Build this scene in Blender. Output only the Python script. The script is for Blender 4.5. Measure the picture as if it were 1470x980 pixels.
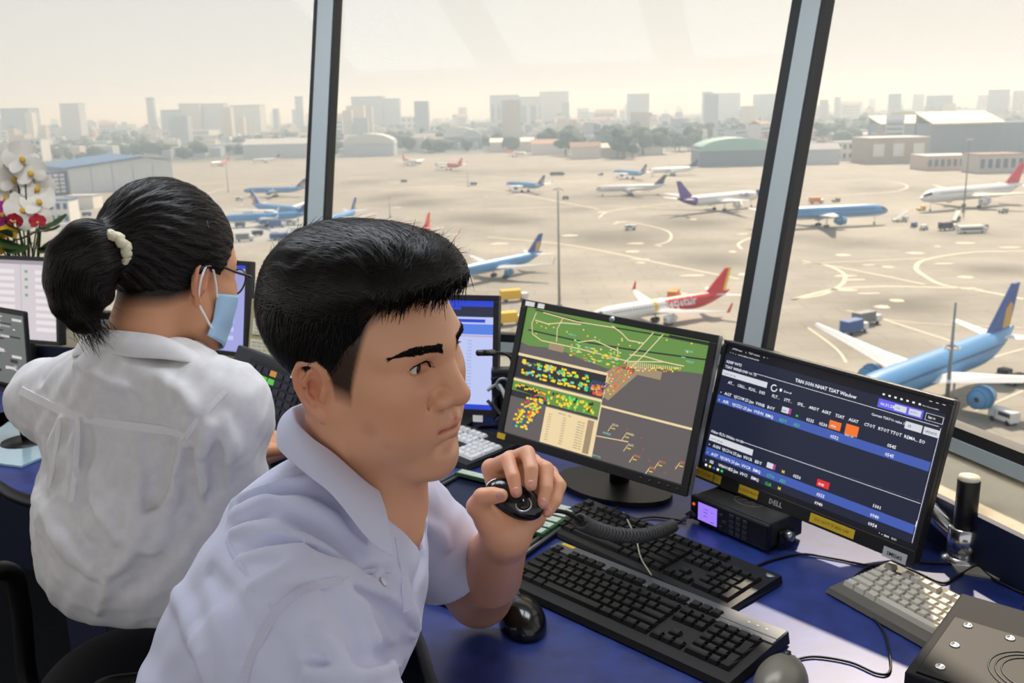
import bpy, bmesh, math, random
import numpy as np
from mathutils import Vector, Matrix, Quaternion
from mathutils.bvhtree import BVHTree

for o in list(bpy.data.objects): bpy.data.objects.remove(o)
scn = bpy.context.scene
COL = scn.collection
PI = math.pi
R_ = math.radians

# ------------------------------------------------------------------ camera
FPX = 1350.0; PITCH = math.atan(330/1350); ROLL = R_(1.4)
CAM = Vector((0, 0, 1.5))
_F = Vector((0, math.cos(PITCH), -math.sin(PITCH)))
_U0 = Vector((0, math.sin(PITCH), math.cos(PITCH)))
_R0 = Vector((1, 0, 0))
CR = _R0*math.cos(ROLL) - _U0*math.sin(ROLL)
CU = _R0*math.sin(ROLL) + _U0*math.cos(ROLL)
camd = bpy.data.cameras.new('camera'); cam = bpy.data.objects.new('camera', camd); COL.objects.link(cam)
camd.sensor_fit = 'HORIZONTAL'; camd.sensor_width = 36; camd.lens = FPX/1470*36
camd.clip_start = 0.05; camd.clip_end = 20000
camd.dof.use_dof = True; camd.dof.focus_distance = 1.02; camd.dof.aperture_fstop = 12.0
mw = Matrix((CR, CU, -_F)).transposed().to_4x4(); mw.translation = CAM
cam.matrix_world = mw
scn.camera = cam

def ray(x, y): return _F + CR*((x-735)/FPX) - CU*((y-490)/FPX)
def atz(x, y, z):
    d = ray(x, y); return CAM + d*((z-CAM.z)/d.z)
def atd(x, y, dep): return CAM + ray(x, y)*dep
def proj(P):
    d = Vector(P)-CAM; k = d.dot(_F)
    return 735+FPX*d.dot(CR)/k, 490-FPX*d.dot(CU)/k

# ------------------------------------------------------------------ colour
def lin(c):
    c = c/255.0
    return c/12.92 if c <= .04045 else ((c+.055)/1.055)**2.4
def rgb(r, g, b): return (lin(r), lin(g), lin(b), 1)

# ------------------------------------------------------------------ world, sun, exposure
SUN_AZ = R_(25); SUN_EL = R_(46)
SUN_DIR = Vector((math.sin(SUN_AZ)*math.cos(SUN_EL), math.cos(SUN_AZ)*math.cos(SUN_EL), math.sin(SUN_EL)))
world = bpy.data.worlds.new('World'); scn.world = world; world.use_nodes = True
nt = world.node_tree; nt.nodes.clear()
_out = nt.nodes.new('ShaderNodeOutputWorld'); _bg = nt.nodes.new('ShaderNodeBackground')
_tc = nt.nodes.new('ShaderNodeTexCoord'); _sep = nt.nodes.new('ShaderNodeSeparateXYZ')
_rmp = nt.nodes.new('ShaderNodeValToRGB')
nt.links.new(_tc.outputs['Generated'], _sep.inputs[0]); nt.links.new(_sep.outputs['Z'], _rmp.inputs[0])
_e = _rmp.color_ramp.elements
_e[0].position = 0.0; _e[0].color = rgb(244, 240, 232)
_e[1].position = 0.9; _e[1].color = rgb(204, 212, 226)
_x = _rmp.color_ramp.elements.new(0.14); _x.color = rgb(232, 230, 227)
_dot = nt.nodes.new('ShaderNodeVectorMath'); _dot.operation = 'DOT_PRODUCT'
_dot.inputs[1].default_value = SUN_DIR
nt.links.new(_tc.outputs['Generated'], _dot.inputs[0])
_mr = nt.nodes.new('ShaderNodeMapRange'); _mr.inputs[1].default_value = 0.60; _mr.inputs[2].default_value = 1.0
_mr.inputs[3].default_value = 0.0; _mr.inputs[4].default_value = 0.75; _mr.interpolation_type = 'SMOOTHSTEP'
nt.links.new(_dot.outputs['Value'], _mr.inputs[0])
_mx = nt.nodes.new('ShaderNodeMix'); _mx.data_type = 'RGBA'
nt.links.new(_mr.outputs[0], _mx.inputs[0]); nt.links.new(_rmp.outputs[0], _mx.inputs[6])
_mx.inputs[7].default_value = (1.12, 0.93, 0.70, 1)
nt.links.new(_mx.outputs[2], _bg.inputs[0]); _bg.inputs[1].default_value = 0.80
nt.links.new(_bg.outputs[0], _out.inputs[0])
sund = bpy.data.lights.new('sun', 'SUN'); sun = bpy.data.objects.new('sun', sund); COL.objects.link(sun)
sund.energy = 5.6; sund.angle = R_(1.2); sund.color = (1.0, 0.85, 0.67)
sun.rotation_euler = SUN_DIR.to_track_quat('Z', 'Y').to_euler()
scn.view_settings.view_transform = 'Standard'; scn.view_settings.look = 'None'
scn.view_settings.exposure = 0.22; scn.view_settings.gamma = 1.0; scn.view_settings.use_curve_mapping = False
cy = scn.cycles
cy.max_bounces = 7; cy.diffuse_bounces = 3; cy.glossy_bounces = 3; cy.transmission_bounces = 4
cy.transparent_max_bounces = 16; cy.volume_bounces = 0; cy.sample_clamp_indirect = 6.0
cy.caustics_reflective = False; cy.caustics_refractive = False

# ------------------------------------------------------------------ materials
MATS = {}
def mat(name, col, rough=0.6, metal=0.0, spec=0.4, bump=None, var=None, emit=None, sheen=0, coat=0, attr=None, sss=0, trans=0, crease=None):
    """bump=(scale,strength,dist)  var=(scale,amount): procedural noise on colour"""
    if name in MATS: return MATS[name]
    m = bpy.data.materials.new(name); m.use_nodes = True; MATS[name] = m
    t = m.node_tree; b = t.nodes['Principled BSDF']
    c = rgb(*col) if len(col) == 3 else col
    b.inputs['Base Color'].default_value = c
    b.inputs['Roughness'].default_value = rough; b.inputs['Metallic'].default_value = metal
    b.inputs['Specular IOR Level'].default_value = spec
    b.inputs['Sheen Weight'].default_value = sheen; b.inputs['Coat Weight'].default_value = coat
    if trans: b.inputs['Transmission Weight'].default_value = trans
    if sss:
        b.inputs['Subsurface Weight'].default_value = sss
        b.inputs['Subsurface Radius'].default_value = (1.0, .35, .2); b.inputs['Subsurface Scale'].default_value = .008
    m.diffuse_color = c
    src = None
    if attr:
        a = t.nodes.new('ShaderNodeAttribute'); a.attribute_name = attr; src = a.outputs['Color']
        t.links.new(src, b.inputs['Base Color'])
    tc = None
    if bump or var or crease: tc = t.nodes.new('ShaderNodeTexCoord')
    if var:
        n = t.nodes.new('ShaderNodeTexNoise'); n.inputs['Scale'].default_value = var[0]; n.inputs['Detail'].default_value = 5
        t.links.new(tc.outputs['Object'], n.inputs['Vector'])
        mr = t.nodes.new('ShaderNodeMapRange'); mr.inputs[1].default_value = .3; mr.inputs[2].default_value = .7
        mr.inputs[3].default_value = 1-var[1]; mr.inputs[4].default_value = 1+var[1]
        t.links.new(n.outputs['Fac'], mr.inputs[0])
        mul = t.nodes.new('ShaderNodeMix'); mul.data_type = 'RGBA'; mul.blend_type = 'MULTIPLY'; mul.inputs[0].default_value = 1
        if src: t.links.new(src, mul.inputs[6])
        else: mul.inputs[6].default_value = c
        t.links.new(mr.outputs[0], mul.inputs[7]); t.links.new(mul.outputs[2], b.inputs['Base Color'])
    if bump:
        n = t.nodes.new('ShaderNodeTexNoise'); n.inputs['Scale'].default_value = bump[0]; n.inputs['Detail'].default_value = 4
        t.links.new(tc.outputs['Object'], n.inputs['Vector'])
        bp = t.nodes.new('ShaderNodeBump'); bp.inputs['Strength'].default_value = bump[1]; bp.inputs['Distance'].default_value = bump[2]
        t.links.new(n.outputs['Fac'], bp.inputs['Height']); t.links.new(bp.outputs[0], b.inputs['Normal'])
        if crease:                      # soft cloth wrinkles: warped, stretched ridges (scale, strength, distance, stretch)
            mp = t.nodes.new('ShaderNodeMapping'); mp.inputs['Scale'].default_value = crease[3]; mp.inputs['Rotation'].default_value = (.5, .3, .6)
            t.links.new(tc.outputs['Object'], mp.inputs['Vector']); w = t.nodes.new('ShaderNodeTexNoise'); w.noise_type = 'RIDGED_MULTIFRACTAL'
            w.inputs['Scale'].default_value = crease[0]; w.inputs['Detail'].default_value = 3; w.inputs['Distortion'].default_value = .8; t.links.new(mp.outputs[0], w.inputs['Vector'])
            b2 = t.nodes.new('ShaderNodeBump'); b2.inputs['Strength'].default_value = crease[1]; b2.inputs['Distance'].default_value = crease[2]
            t.links.new(w.outputs['Fac'], b2.inputs['Height']); t.links.new(b2.outputs[0], bp.inputs['Normal'])
    if emit:
        b.inputs['Emission Color'].default_value = c; b.inputs['Emission Strength'].default_value = emit
    return m

# ------------------------------------------------------------------ scene tree
def tag(o, label=None, cat=None, group=None, kind=None):
    if label: o['label'] = label
    if cat: o['category'] = cat
    if group: o['group'] = group
    if kind: o['kind'] = kind
    return o
def empty(name, loc=(0, 0, 0), rz=0, label=None, cat=None, group=None, kind=None):
    o = bpy.data.objects.new(name, None); COL.objects.link(o)
    o.location = loc; o.rotation_euler = (0, 0, rz); o.empty_display_size = .1
    return tag(o, label, cat, group, kind)
def link(name, me, m=None, parent=None, loc=None, smooth=None):
    o = bpy.data.objects.new(name, me); COL.objects.link(o)
    if m is not None:
        for x in (m if isinstance(m, (list, tuple)) else [m]): me.materials.append(x)
    if smooth is not None:
        for p in me.polygons: p.use_smooth = smooth
    if parent: o.parent = parent
    if loc is not None: o.location = loc
    return o
def copy_tree(o, parent=None):
    c = o.copy(); COL.objects.link(c); c.parent = parent
    for ch in list(o.children): copy_tree(ch, c)
    return c

class MB:
    """collects shapes; build() links them as one mesh object"""
    def __init__(s): s.v = []; s.f = []; s.mi = []; s.sm = []; s.cur = 0
    def add(s, vs, fs, M=None, smooth=False):
        b = len(s.v)
        for v in vs:
            v = Vector(v); s.v.append(tuple(M @ v) if M is not None else tuple(v))
        for f in fs: s.f.append(tuple(i+b for i in f)); s.mi.append(s.cur); s.sm.append(smooth)
        return s
    def box(s, a, b, M=None, bev=0):
        x0, y0, z0 = [min(p, q) for p, q in zip(a, b)]; x1, y1, z1 = [max(p, q) for p, q in zip(a, b)]
        if bev <= 0:
            return s.add([(x0,y0,z0),(x1,y0,z0),(x1,y1,z0),(x0,y1,z0),(x0,y0,z1),(x1,y0,z1),(x1,y1,z1),(x0,y1,z1)],
                  [(0,3,2,1),(4,5,6,7),(0,1,5,4),(1,2,6,5),(2,3,7,6),(3,0,4,7)], M)
        bm = bmesh.new(); bmesh.ops.create_cube(bm, size=1)
        for v in bm.verts: v.co = Vector(((x0+x1)/2+v.co.x*(x1-x0), (y0+y1)/2+v.co.y*(y1-y0), (z0+z1)/2+v.co.z*(z1-z0)))
        bmesh.ops.bevel(bm, geom=bm.edges[:], offset=min(bev, .49*min(x1-x0, y1-y0, z1-z0)), segments=2, profile=.5, affect='EDGES')
        bm.verts.index_update()
        s.add([v.co.copy() for v in bm.verts], [[v.index for v in f.verts] for f in bm.faces], M); bm.free(); return s
    def prism(s, poly, z0, z1, M=None):
        n = len(poly)
        vs = [(p[0], p[1], z0) for p in poly]+[(p[0], p[1], z1) for p in poly]
        fs = [tuple(range(n-1, -1, -1)), tuple(range(n, 2*n))]+[(i, (i+1) % n, n+(i+1) % n, n+i) for i in range(n)]
        return s.add(vs, fs, M)
    def lathe(s, prof, n=16, M=None, smooth=True, cap=True):
        vs = []; fs = []
        for r, z in prof:
            for k in range(n): a = 2*PI*k/n; vs.append((r*math.cos(a), r*math.sin(a), z))
        for i in range(len(prof)-1):
            for k in range(n): fs.append((i*n+k, i*n+(k+1) % n, (i+1)*n+(k+1) % n, (i+1)*n+k))
        if cap:
            fs.append(tuple(range(n-1, -1, -1))); m = (len(prof)-1)*n; fs.append(tuple(range(m, m+n)))
        return s.add(vs, fs, M, smooth)
    def tube(s, pts, r, n=8, M=None, smooth=True, cap=True):
        pts = [Vector(p) for p in pts]; rs = r if isinstance(r, (list, tuple)) else [r]*len(pts)
        vs = []; fs = []; up = None
        for i, p in enumerate(pts):
            t = (pts[min(i+1, len(pts)-1)]-pts[max(i-1, 0)]).normalized()
            if up is None: up = t.orthogonal().normalized()
            up = (up-t*up.dot(t)).normalized(); q = t.cross(up)
            for k in range(n): a = 2*PI*k/n; vs.append(p+(up*math.cos(a)+q*math.sin(a))*rs[i])
        for i in range(len(pts)-1):
            for k in range(n): fs.append((i*n+k, i*n+(k+1) % n, (i+1)*n+(k+1) % n, (i+1)*n+k))
        if cap:
            fs.append(tuple(range(n-1, -1, -1))); m = (len(pts)-1)*n; fs.append(tuple(range(m, m+n)))
        return s.add(vs, fs, M, smooth)
    def strip(s, pts, w, nrm, thick=0, M=None):
        """flat ribbon along pts, width w in the plane perpendicular to nrm"""
        pts = [Vector(p) for p in pts]; vs = []; fs = []
        for i, p in enumerate(pts):
            t = (pts[min(i+1, len(pts)-1)]-pts[max(i-1, 0)]).normalized()
            nn = nrm[i] if isinstance(nrm, list) else Vector(nrm)
            sd = t.cross(nn).normalized()*(w[i] if isinstance(w, list) else w)/2
            vs += [p-sd, p+sd]
            if thick: vs += [p+sd-nn*thick, p-sd-nn*thick]
        k = 4 if thick else 2
        for i in range(len(pts)-1):
            a = i*k; b = a+k
            if thick: 
                for e in range(4): fs.append((a+e, a+(e+1) % 4, b+(e+1) % 4, b+e))
            else: fs.append((a, a+1, b+1, b))
        if thick: fs += [(3, 2, 1, 0), tuple(len(vs)-4+i for i in range(4))]
        return s.add(vs, fs, M)
    def sphere(s, c, r, nu=12, nv=8, M=None):
        rr = r if isinstance(r, (list, tuple)) else (r, r, r)
        vs = [(c[0], c[1], c[2]-rr[2])]; fs = []
        for j in range(1, nv):
            ph = -PI/2+PI*j/nv
            for k in range(nu): a = 2*PI*k/nu; vs.append((c[0]+rr[0]*math.cos(ph)*math.cos(a), c[1]+rr[1]*math.cos(ph)*math.sin(a), c[2]+rr[2]*math.sin(ph)))
        vs.append((c[0], c[1], c[2]+rr[2])); last = len(vs)-1
        for k in range(nu): fs.append((0, 1+(k+1) % nu, 1+k)); fs.append((last, last-nu+k, last-nu+(k+1) % nu))
        for j in range(nv-2):
            for k in range(nu): a = 1+j*nu; fs.append((a+k, a+(k+1) % nu, a+nu+(k+1) % nu, a+nu+k))
        return s.add(vs, fs, M, True)
    def mesh(s, name):
        me = bpy.data.meshes.new(name); me.from_pydata(s.v, [], s.f)
        me.polygons.foreach_set('material_index', s.mi); me.polygons.foreach_set('use_smooth', s.sm); me.update()
        return me
    def build(s, name, m, parent=None, loc=None): return link(name, s.mesh(name), m, parent, loc)

def spline(pts, n=8):
    P = [Vector(p) for p in pts]; out = []
    for i in range(len(P)-1):
        a = P[max(i-1, 0)]; b = P[i]; c = P[i+1]; d = P[min(i+2, len(P)-1)]
        for k in range(n):
            t = k/n; out.append(.5*((2*b)+(c-a)*t+(2*a-5*b+4*c-d)*t*t+(3*b-a-3*c+d)*t**3))
    return out+[P[-1]]
def frame(o, x, z):
    """4x4 with origin o, x axis along x, z axis near z"""
    x = Vector(x).normalized(); z = Vector(z); y = z.cross(x).normalized(); z = x.cross(y)
    M = Matrix((x, y, z)).transposed().to_4x4(); M.translation = Vector(o); return M

FONT_CACHE = {}
def text_geo(mb, body, size, M, align='LEFT', bold=0.0, sx=1.0):
    """flat lettering added to mb; M places its xy plane"""
    key = (body, align, bold)
    if key not in FONT_CACHE:
        cu = bpy.data.curves.new('lettering', 'FONT'); cu.body = body; cu.size = 1; cu.align_x = align; cu.resolution_u = 1; cu.offset = bold
        ob = bpy.data.objects.new('lettering', cu); me = bpy.data.meshes.new_from_object(ob)
        FONT_CACHE[key] = ([v.co.copy() for v in me.vertices], [tuple(p.vertices) for p in me.polygons])
        bpy.data.objects.remove(ob); bpy.data.curves.remove(cu); bpy.data.meshes.remove(me)
    vs, fs = FONT_CACHE[key]
    mb.add([(v.x*size*sx, v.y*size, 0) for v in vs], fs, M)
# ------------------------------------------------------------------ organic surfaces: smooth-blended solids -> one continuous mesh
def npv(p): return np.array(p, dtype=np.float32)
class Solid:
    def __init__(s): s.ops = []
    def add(s, f, c, r, k=.01, op='u'): s.ops.append((op, f, npv(c), float(r), k)); return s
    def ell(s, c, r, k=.01, op='u', rot=None):
        c = npv(c); r = npv(r); A = None if rot is None else np.array(rot, dtype=np.float32)
        def f(P):
            q = P-c
            if A is not None: q = q @ A            # columns of A = local axes
            k0 = np.sqrt(((q/r)**2).sum(1)); k1 = np.sqrt(((q/(r*r))**2).sum(1))+1e-9
            return k0*(k0-1)/k1
        return s.add(f, c, max(r), k, op)
    def cap(s, a, b, ra, rb, k=.01, op='u'):
        a = npv(a); b = npv(b); ab = b-a; L = float(ab @ ab)+1e-12
        def f(P):
            q = P-a; t = np.clip((q @ ab)/L, 0, 1)
            return np.sqrt(((q-t[:, None]*ab)**2).sum(1))-(ra+(rb-ra)*t)
        return s.add(f, (a+b)/2, math.sqrt(L)/2+max(ra, rb), k, op)
    def chain(s, pts, rs, k=.01, op='u'):
        """polyline tube, hard min between its own segments, blended as one"""
        segs = [(npv(pts[i]), npv(pts[i+1]), rs[i], rs[i+1]) for i in range(len(pts)-1)]
        c = np.mean([npv(p) for p in pts], 0); R = max(np.linalg.norm(npv(p)-c)+r for p, r in zip(pts, rs))
        def f(P):
            d = None
            for a, b, ra, rb in segs:
                ab = b-a; q = P-a; t = np.clip((q @ ab)/(float(ab @ ab)+1e-12), 0, 1)
                e = np.sqrt(((q-t[:, None]*ab)**2).sum(1))-(ra+(rb-ra)*t)
                d = e if d is None else np.minimum(d, e)
            return d
        return s.add(f, c, R, k, op)
    def plane(s, p, n, k=.002, op='i'):
        """keep the side n points away from"""
        p = npv(p); n = npv(Vector(n).normalized())
        return s.add(lambda P: (P-p) @ n, p, 1e9, k, op)
    def eval(s, P, blk=None, ctr=None, brad=0):
        d = np.full(len(P), 1.0, np.float32)
        for op, f, c, r, k in s.ops:
            if ctr is not None and r < 1e8:
                m = np.sqrt(((ctr-c)**2).sum(1)) < r*1.02+brad+k+.03
                if not m.any(): continue
                idx = np.nonzero(m)[0]; sel = (idx[:, None]*blk+np.arange(blk)).ravel()
                e = f(P[sel]); a = d[sel]
            else: sel = slice(None); e = f(P); a = d
            e = e.astype(np.float32)
            if op == 'u': h = np.maximum(k-np.abs(a-e), 0)/k; v = np.minimum(a, e)-h*h*k*.25
            elif op == 's': e = -e; h = np.maximum(k-np.abs(a-e), 0)/k; v = np.maximum(a, e)+h*h*k*.25
            elif op == 'i': h = np.maximum(k-np.abs(a-e), 0)/k; v = np.maximum(a, e)+h*h*k*.25
            elif op == 'd': v = a+e            # displacement
            d[sel] = v
        return d
    def mesh(s, name, h, lo, hi, slack=1.7):
        B = 8; lo = npv(lo); hi = npv(hi); nb = np.ceil((hi-lo)/(B*h)).astype(int)
        g = np.stack(np.meshgrid(*[np.arange(n) for n in nb], indexing='ij'), -1).reshape(-1, 3)
        ctr = (lo+(g+.5)*B*h).astype(np.float32)
        d = s.eval(ctr); act = np.abs(d) < B*h*.87*slack
        g = g[act]; ctr = ctr[act]
        n1 = B+1; loc = np.stack(np.meshgrid(*[np.arange(n1)]*3, indexing='ij'), -1).reshape(-1, 3)
        node = g[:, None, :]*B+loc[None]
        P = (lo+node.reshape(-1, 3)*h).astype(np.float32)
        D = s.eval(P, n1**3, ctr, B*h*.87)
        nz = np.nonzero(np.abs(D) < 2.5e-4)[0]; D[nz] = s.eval(P[nz])
        D = D.reshape(-1, n1, n1, n1)
        D = np.where(np.abs(D) < 1e-7, 1e-7, D)
        cs = [(i, j, k) for i in (0, 1) for j in (0, 1) for k in (0, 1)]
        V = {c: D[:, c[0]:c[0]+B, c[1]:c[1]+B, c[2]:c[2]+B] for c in cs}
        neg = sum((V[c] < 0).astype(np.int8) for c in cs); mix = (neg > 0) & (neg < 8)
        bi, ci, cj, ck = np.nonzero(mix)
        vals = np.stack([V[c][bi, ci, cj, ck] for c in cs], 1)
        cnr = np.array(cs, np.float32); acc = np.zeros((len(bi), 3), np.float32); cnt = np.zeros(len(bi), np.float32)
        for a in range(8):
            for b in range(a+1, 8):
                if np.abs(cnr[a]-cnr[b]).sum() == 1:
                    va = vals[:, a]; vb = vals[:, b]; m = (va < 0) != (vb < 0)
                    t = va/(va-vb+1e-20); pt = cnr[a]+(cnr[b]-cnr[a])*t[:, None]
                    acc[m] += pt[m]; cnt[m] += 1
        acc /= cnt[:, None]
        cell = g[bi]*B+np.stack([ci, cj, ck], 1)
        S1, S2 = int(nb[1]*B+2), int(nb[2]*B+2)
        key = (cell[:, 0].astype(np.int64)*S1+cell[:, 1])*S2+cell[:, 2]
        order = np.argsort(key); key = key[order]; verts = (lo+(cell[order]+acc[order])*h)
        quads = []
        for ax in range(3):
            u, w = [(1, 2), (2, 0), (0, 1)][ax]
            sl0 = [slice(None)]+[slice(0, B)]*3; sl1 = list(sl0); sl1[ax+1] = slice(1, B+1)
            A = D[tuple(sl0)] < 0; Bn = D[tuple(sl1)] < 0
            e = np.nonzero(A != Bn); nd = g[e[0]]*B+np.stack(e[1:], 1); flip = A[e]
            ids = []; ok = np.ones(len(nd), bool)
            for du, dw in ((-1, -1), (0, -1), (0, 0), (-1, 0)):
                c = nd.copy(); c[:, u] += du; c[:, w] += dw
                kk = (c[:, 0].astype(np.int64)*S1+c[:, 1])*S2+c[:, 2]
                q = np.searchsorted(key, kk); q = np.minimum(q, len(key)-1); ok &= key[q] == kk; ids.append(q)
            Q = np.stack(ids, 1)
            Q = np.where(flip[:, None], Q, Q[:, ::-1])[ok]; quads.append(Q)
        Q = np.concatenate(quads).astype(np.int32)
        me = bpy.data.meshes.new(name)
        me.vertices.add(len(verts)); me.vertices.foreach_set('co', verts.astype(np.float32).ravel())
        me.loops.add(Q.size); me.loops.foreach_set('vertex_index', Q.ravel())
        me.polygons.add(len(Q)); me.polygons.foreach_set('loop_start', np.arange(0, Q.size, 4, dtype=np.int32))
        me.update(calc_edges=True)
        me.polygons.foreach_set('use_smooth', np.ones(len(Q), bool))
        return me
def mesh_xyz(me):
    a = np.empty(len(me.vertices)*3, np.float32); me.vertices.foreach_get('co', a); return a.reshape(-1, 3)
def set_xyz(me, V): me.vertices.foreach_set('co', V.astype(np.float32).ravel()); me.update()
def mesh_nrm(me):
    a = np.empty(len(me.vertices)*3, np.float32); me.vertices.foreach_get('normal', a); return a.reshape(-1, 3)
def set_col(me, name, C):
    a = me.color_attributes.new(name, 'FLOAT_COLOR', 'POINT')
    a.data.foreach_set('color', np.concatenate([C, np.ones((len(C), 1))], 1).astype(np.float32).ravel())
def bvh_of(me):
    V = mesh_xyz(me); return BVHTree.FromPolygons([tuple(v) for v in V.tolist()], [tuple(p.vertices) for p in me.polygons])
def gauss(P, c, s): return np.exp(-((P-npv(c))**2).sum(1)/(2*s*s))
def seg_dist(P, a, b):
    a = npv(a); b = npv(b); ab = b-a; q = P-a; t = np.clip((q @ ab)/(ab @ ab+1e-12), 0, 1)
    return np.sqrt(((q-t[:, None]*ab)**2).sum(1))
# ------------------------------------------------------------------ the tower cab
DESK = .72; LEDGE = .806; LEAN = .24
PC = Vector((.618, 2.295, 0))                       # corner post of the two glazed sides
DA = Vector((-.946, .324, 0)).normalized(); DB = Vector((.329, -.944, 0)).normalized()
NA = Vector((-DA.y, DA.x, 0)); NA = NA if NA.y > 0 else -NA
NB = Vector((-DB.y, DB.x, 0)); NB = NB if NB.x > 0 else -NB
SILL = .90; TOPZ = 2.35
hc = (NA+NB); hc = hc*(LEAN/hc.dot(NA))
def facet(side, s, z, off=0):
    """point on the leaning glass: s metres along the side from the corner, height z, off metres inwards"""
    d, n = (DA, NA) if side == 'A' else (DB, NB)
    e = (z-SILL); h = hc*e
    base = PC+h if s == 0 else None
    p = PC+h+d*s if False else PC+d*s+n*(LEAN*e)
    return Vector((p.x, p.y, z))-n*off
def corner(z, off=0):
    o = (NA+NB); o = o*(off/o.dot(NA)); p = PC+hc*(z-SILL)-o; return Vector((p.x, p.y, z))
ALU = mat('aluminium', (158, 168, 170), .5, metal=.0, spec=.5, bump=(60, .05, .002))
GASK = mat('black_gasket', (17, 18, 20), .55)
GLASS = bpy.data.materials.new('window_glass'); GLASS.use_nodes = True
_t = GLASS.node_tree; _t.nodes.clear(); o_ = _t.nodes.new('ShaderNodeOutputMaterial'); tr = _t.nodes.new('ShaderNodeBsdfTransparent'); gl = _t.nodes.new('ShaderNodeBsdfGlossy'); mxs = _t.nodes.new('ShaderNodeMixShader')
fr_ = _t.nodes.new('ShaderNodeFresnel'); fr_.inputs[0].default_value = 1.18; gl.inputs['Roughness'].default_value = .01; tr.inputs[0].default_value = (.97, .98, .975, 1)
_t.links.new(fr_.outputs[0], mxs.inputs[0]); _t.links.new(tr.outputs[0], mxs.inputs[1]); _t.links.new(gl.outputs[0], mxs.inputs[2]); _t.links.new(mxs.outputs[0], o_.inputs[0])
LEDG = mat('beige_ledge', (214, 200, 172), .6, bump=(40, .25, .003), var=(14, .07))
NAVY = mat('navy_panel', (24, 34, 62), .55, var=(8, .08))
def slab(mb, pts, n, t):
    """a thick sheet: pts ccw, extruded by n*t"""
    n = Vector(n)*t; k = len(pts); vs = [Vector(p) for p in pts]+[Vector(p)+n for p in pts]
    mb.add(vs, [tuple(range(k-1, -1, -1)), tuple(range(k, 2*k))]+[(i, (i+1) % k, k+(i+1) % k, k+i) for i in range(k)])
LA = 5.2; LB = 3.2
def mullion(name, b0, b1, d, n, w=.050, gk=(.006, .015)):
    """leaning post from b0 to b1: grey box inside, black gasket each side"""
    e = empty(name); tag(e, kind='structure')
    def bar(u0, u1, v0, v1, nm, m):
        q = [b+d*u-n*v for b in (b0, b1) for u, v in ((u0, v0), (u1, v0), (u1, v1), (u0, v1))]
        MB().add(q, [(0, 1, 2, 3), (7, 6, 5, 4), (0, 4, 5, 1), (1, 5, 6, 2), (2, 6, 7, 3), (3, 7, 4, 0)]).build(nm, m, e)
    g0, g1 = gk
    bar(-w/2, w/2, .0, .034, 'post', ALU); bar(-w/2-g0, -w/2, -.012, .030, 'gasket', GASK); bar(w/2, w/2+g1, -.012, .030, 'gasket', GASK)
    return e
mullion('trim_1', facet('A', 1.263, SILL-.03), facet('A', 1.263, TOPZ), DA, NA)
mullion('trim_2', corner(SILL-.03), corner(TOPZ), (DB-DA).normalized(), (NA+NB).normalized(), .050, (.030, .014))
mullion('trim_3', facet('A', 2.95, SILL-.03), facet('A', 2.95, TOPZ), DA, NA); mullion('trim_4', facet('A', 4.2, SILL-.03), facet('A', 4.2, TOPZ), DA, NA)
mullion('trim_5', facet('B', 1.263, SILL-.03), facet('B', 1.263, TOPZ), DB, NB); mullion('trim_6', facet('B', 2.526, SILL-.03), facet('B', 2.526, TOPZ), DB, NB)
wi = 0
for side, segs in (('A', [(0, 1.263), (1.263, 2.95), (2.95, 4.2), (4.2, LA)]), ('B', [(0, 1.263), (1.263, 2.526), (2.526, LB)])):
    d, n = (DA, NA) if side == 'A' else (DB, NB)
    for a, b in segs:
        wi += 1; w = empty('window_%d' % wi); tag(w, kind='structure')
        q = [(corner(SILL) if a == 0 else facet(side, a, SILL)), facet(side, b, SILL), facet(side, b, TOPZ), (corner(TOPZ) if a == 0 else facet(side, a, TOPZ))]
        MB().add(q, [(0, 1, 2, 3)]).build('pane', GLASS, w)
        mb = MB(); slab(mb, [facet(side, a, SILL-.012, -.02), facet(side, b, SILL-.012, -.02), facet(side, b, SILL-.012, .014), facet(side, a, SILL-.012, .014)], (0, 0, 1), .022); mb.build('bottom_gasket', GASK, w)
        mb = MB(); slab(mb, [facet(side, a, .862, -.03), facet(side, b, .862, -.03), facet(side, b, .862, .012), facet(side, a, .862, .012)], (0, 0, 1), .026); mb.build('bottom_rail', ALU, w)
# ledges and wall below
def lp(side, s, off, z): d, n = (DA, NA) if side == 'A' else (DB, NB); p = PC+d*s-n*off; return Vector((p.x, p.y, z))
def lc(off, z): o = (NA+NB); o = o*(off/o.dot(NA)); p = PC-o; return Vector((p.x, p.y, z))
def sill_z(off): return .884-(off+.03)*(.884-LEDGE)/.137
for side, L_, nm in (('A', LA, 'ledge_front'), ('B', LB, 'ledge_side')):
    mb = MB(); q = [lc(-.03, .868), lp(side, L_, -.03, .868), lp(side, L_, .107, LEDGE), lc(.107, LEDGE)]
    if side == 'B': q = q[::-1]
    slab(mb, q, (0, 0, -1), .03); tag(mb.build('trim_ledge_'+('front' if side == 'A' else 'side'), LEDG), kind='structure')
    mb = MB(); q = [lc(.095, 0), lp(side, L_, .095, 0), lp(side, L_, .075, 0), lc(.075, 0)]
    slab(mb, q, (0, 0, 1), LEDGE-.02); tag(mb.build('wall_'+('front' if side == 'A' else 'right'), NAVY), kind='structure')
poly = [lc(.05, 0), lp('B', LB, .05, 0), (1.2, -3.5), (-6, -3.5), lp('A', LA, .05, 0)]
tag(MB().prism([(p[0], p[1]) for p in poly], -.12, 0).build('floor', mat('dark_carpet', (38, 40, 48), .95, bump=(500, .5, .004), var=(30, .15))), kind='structure')

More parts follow.
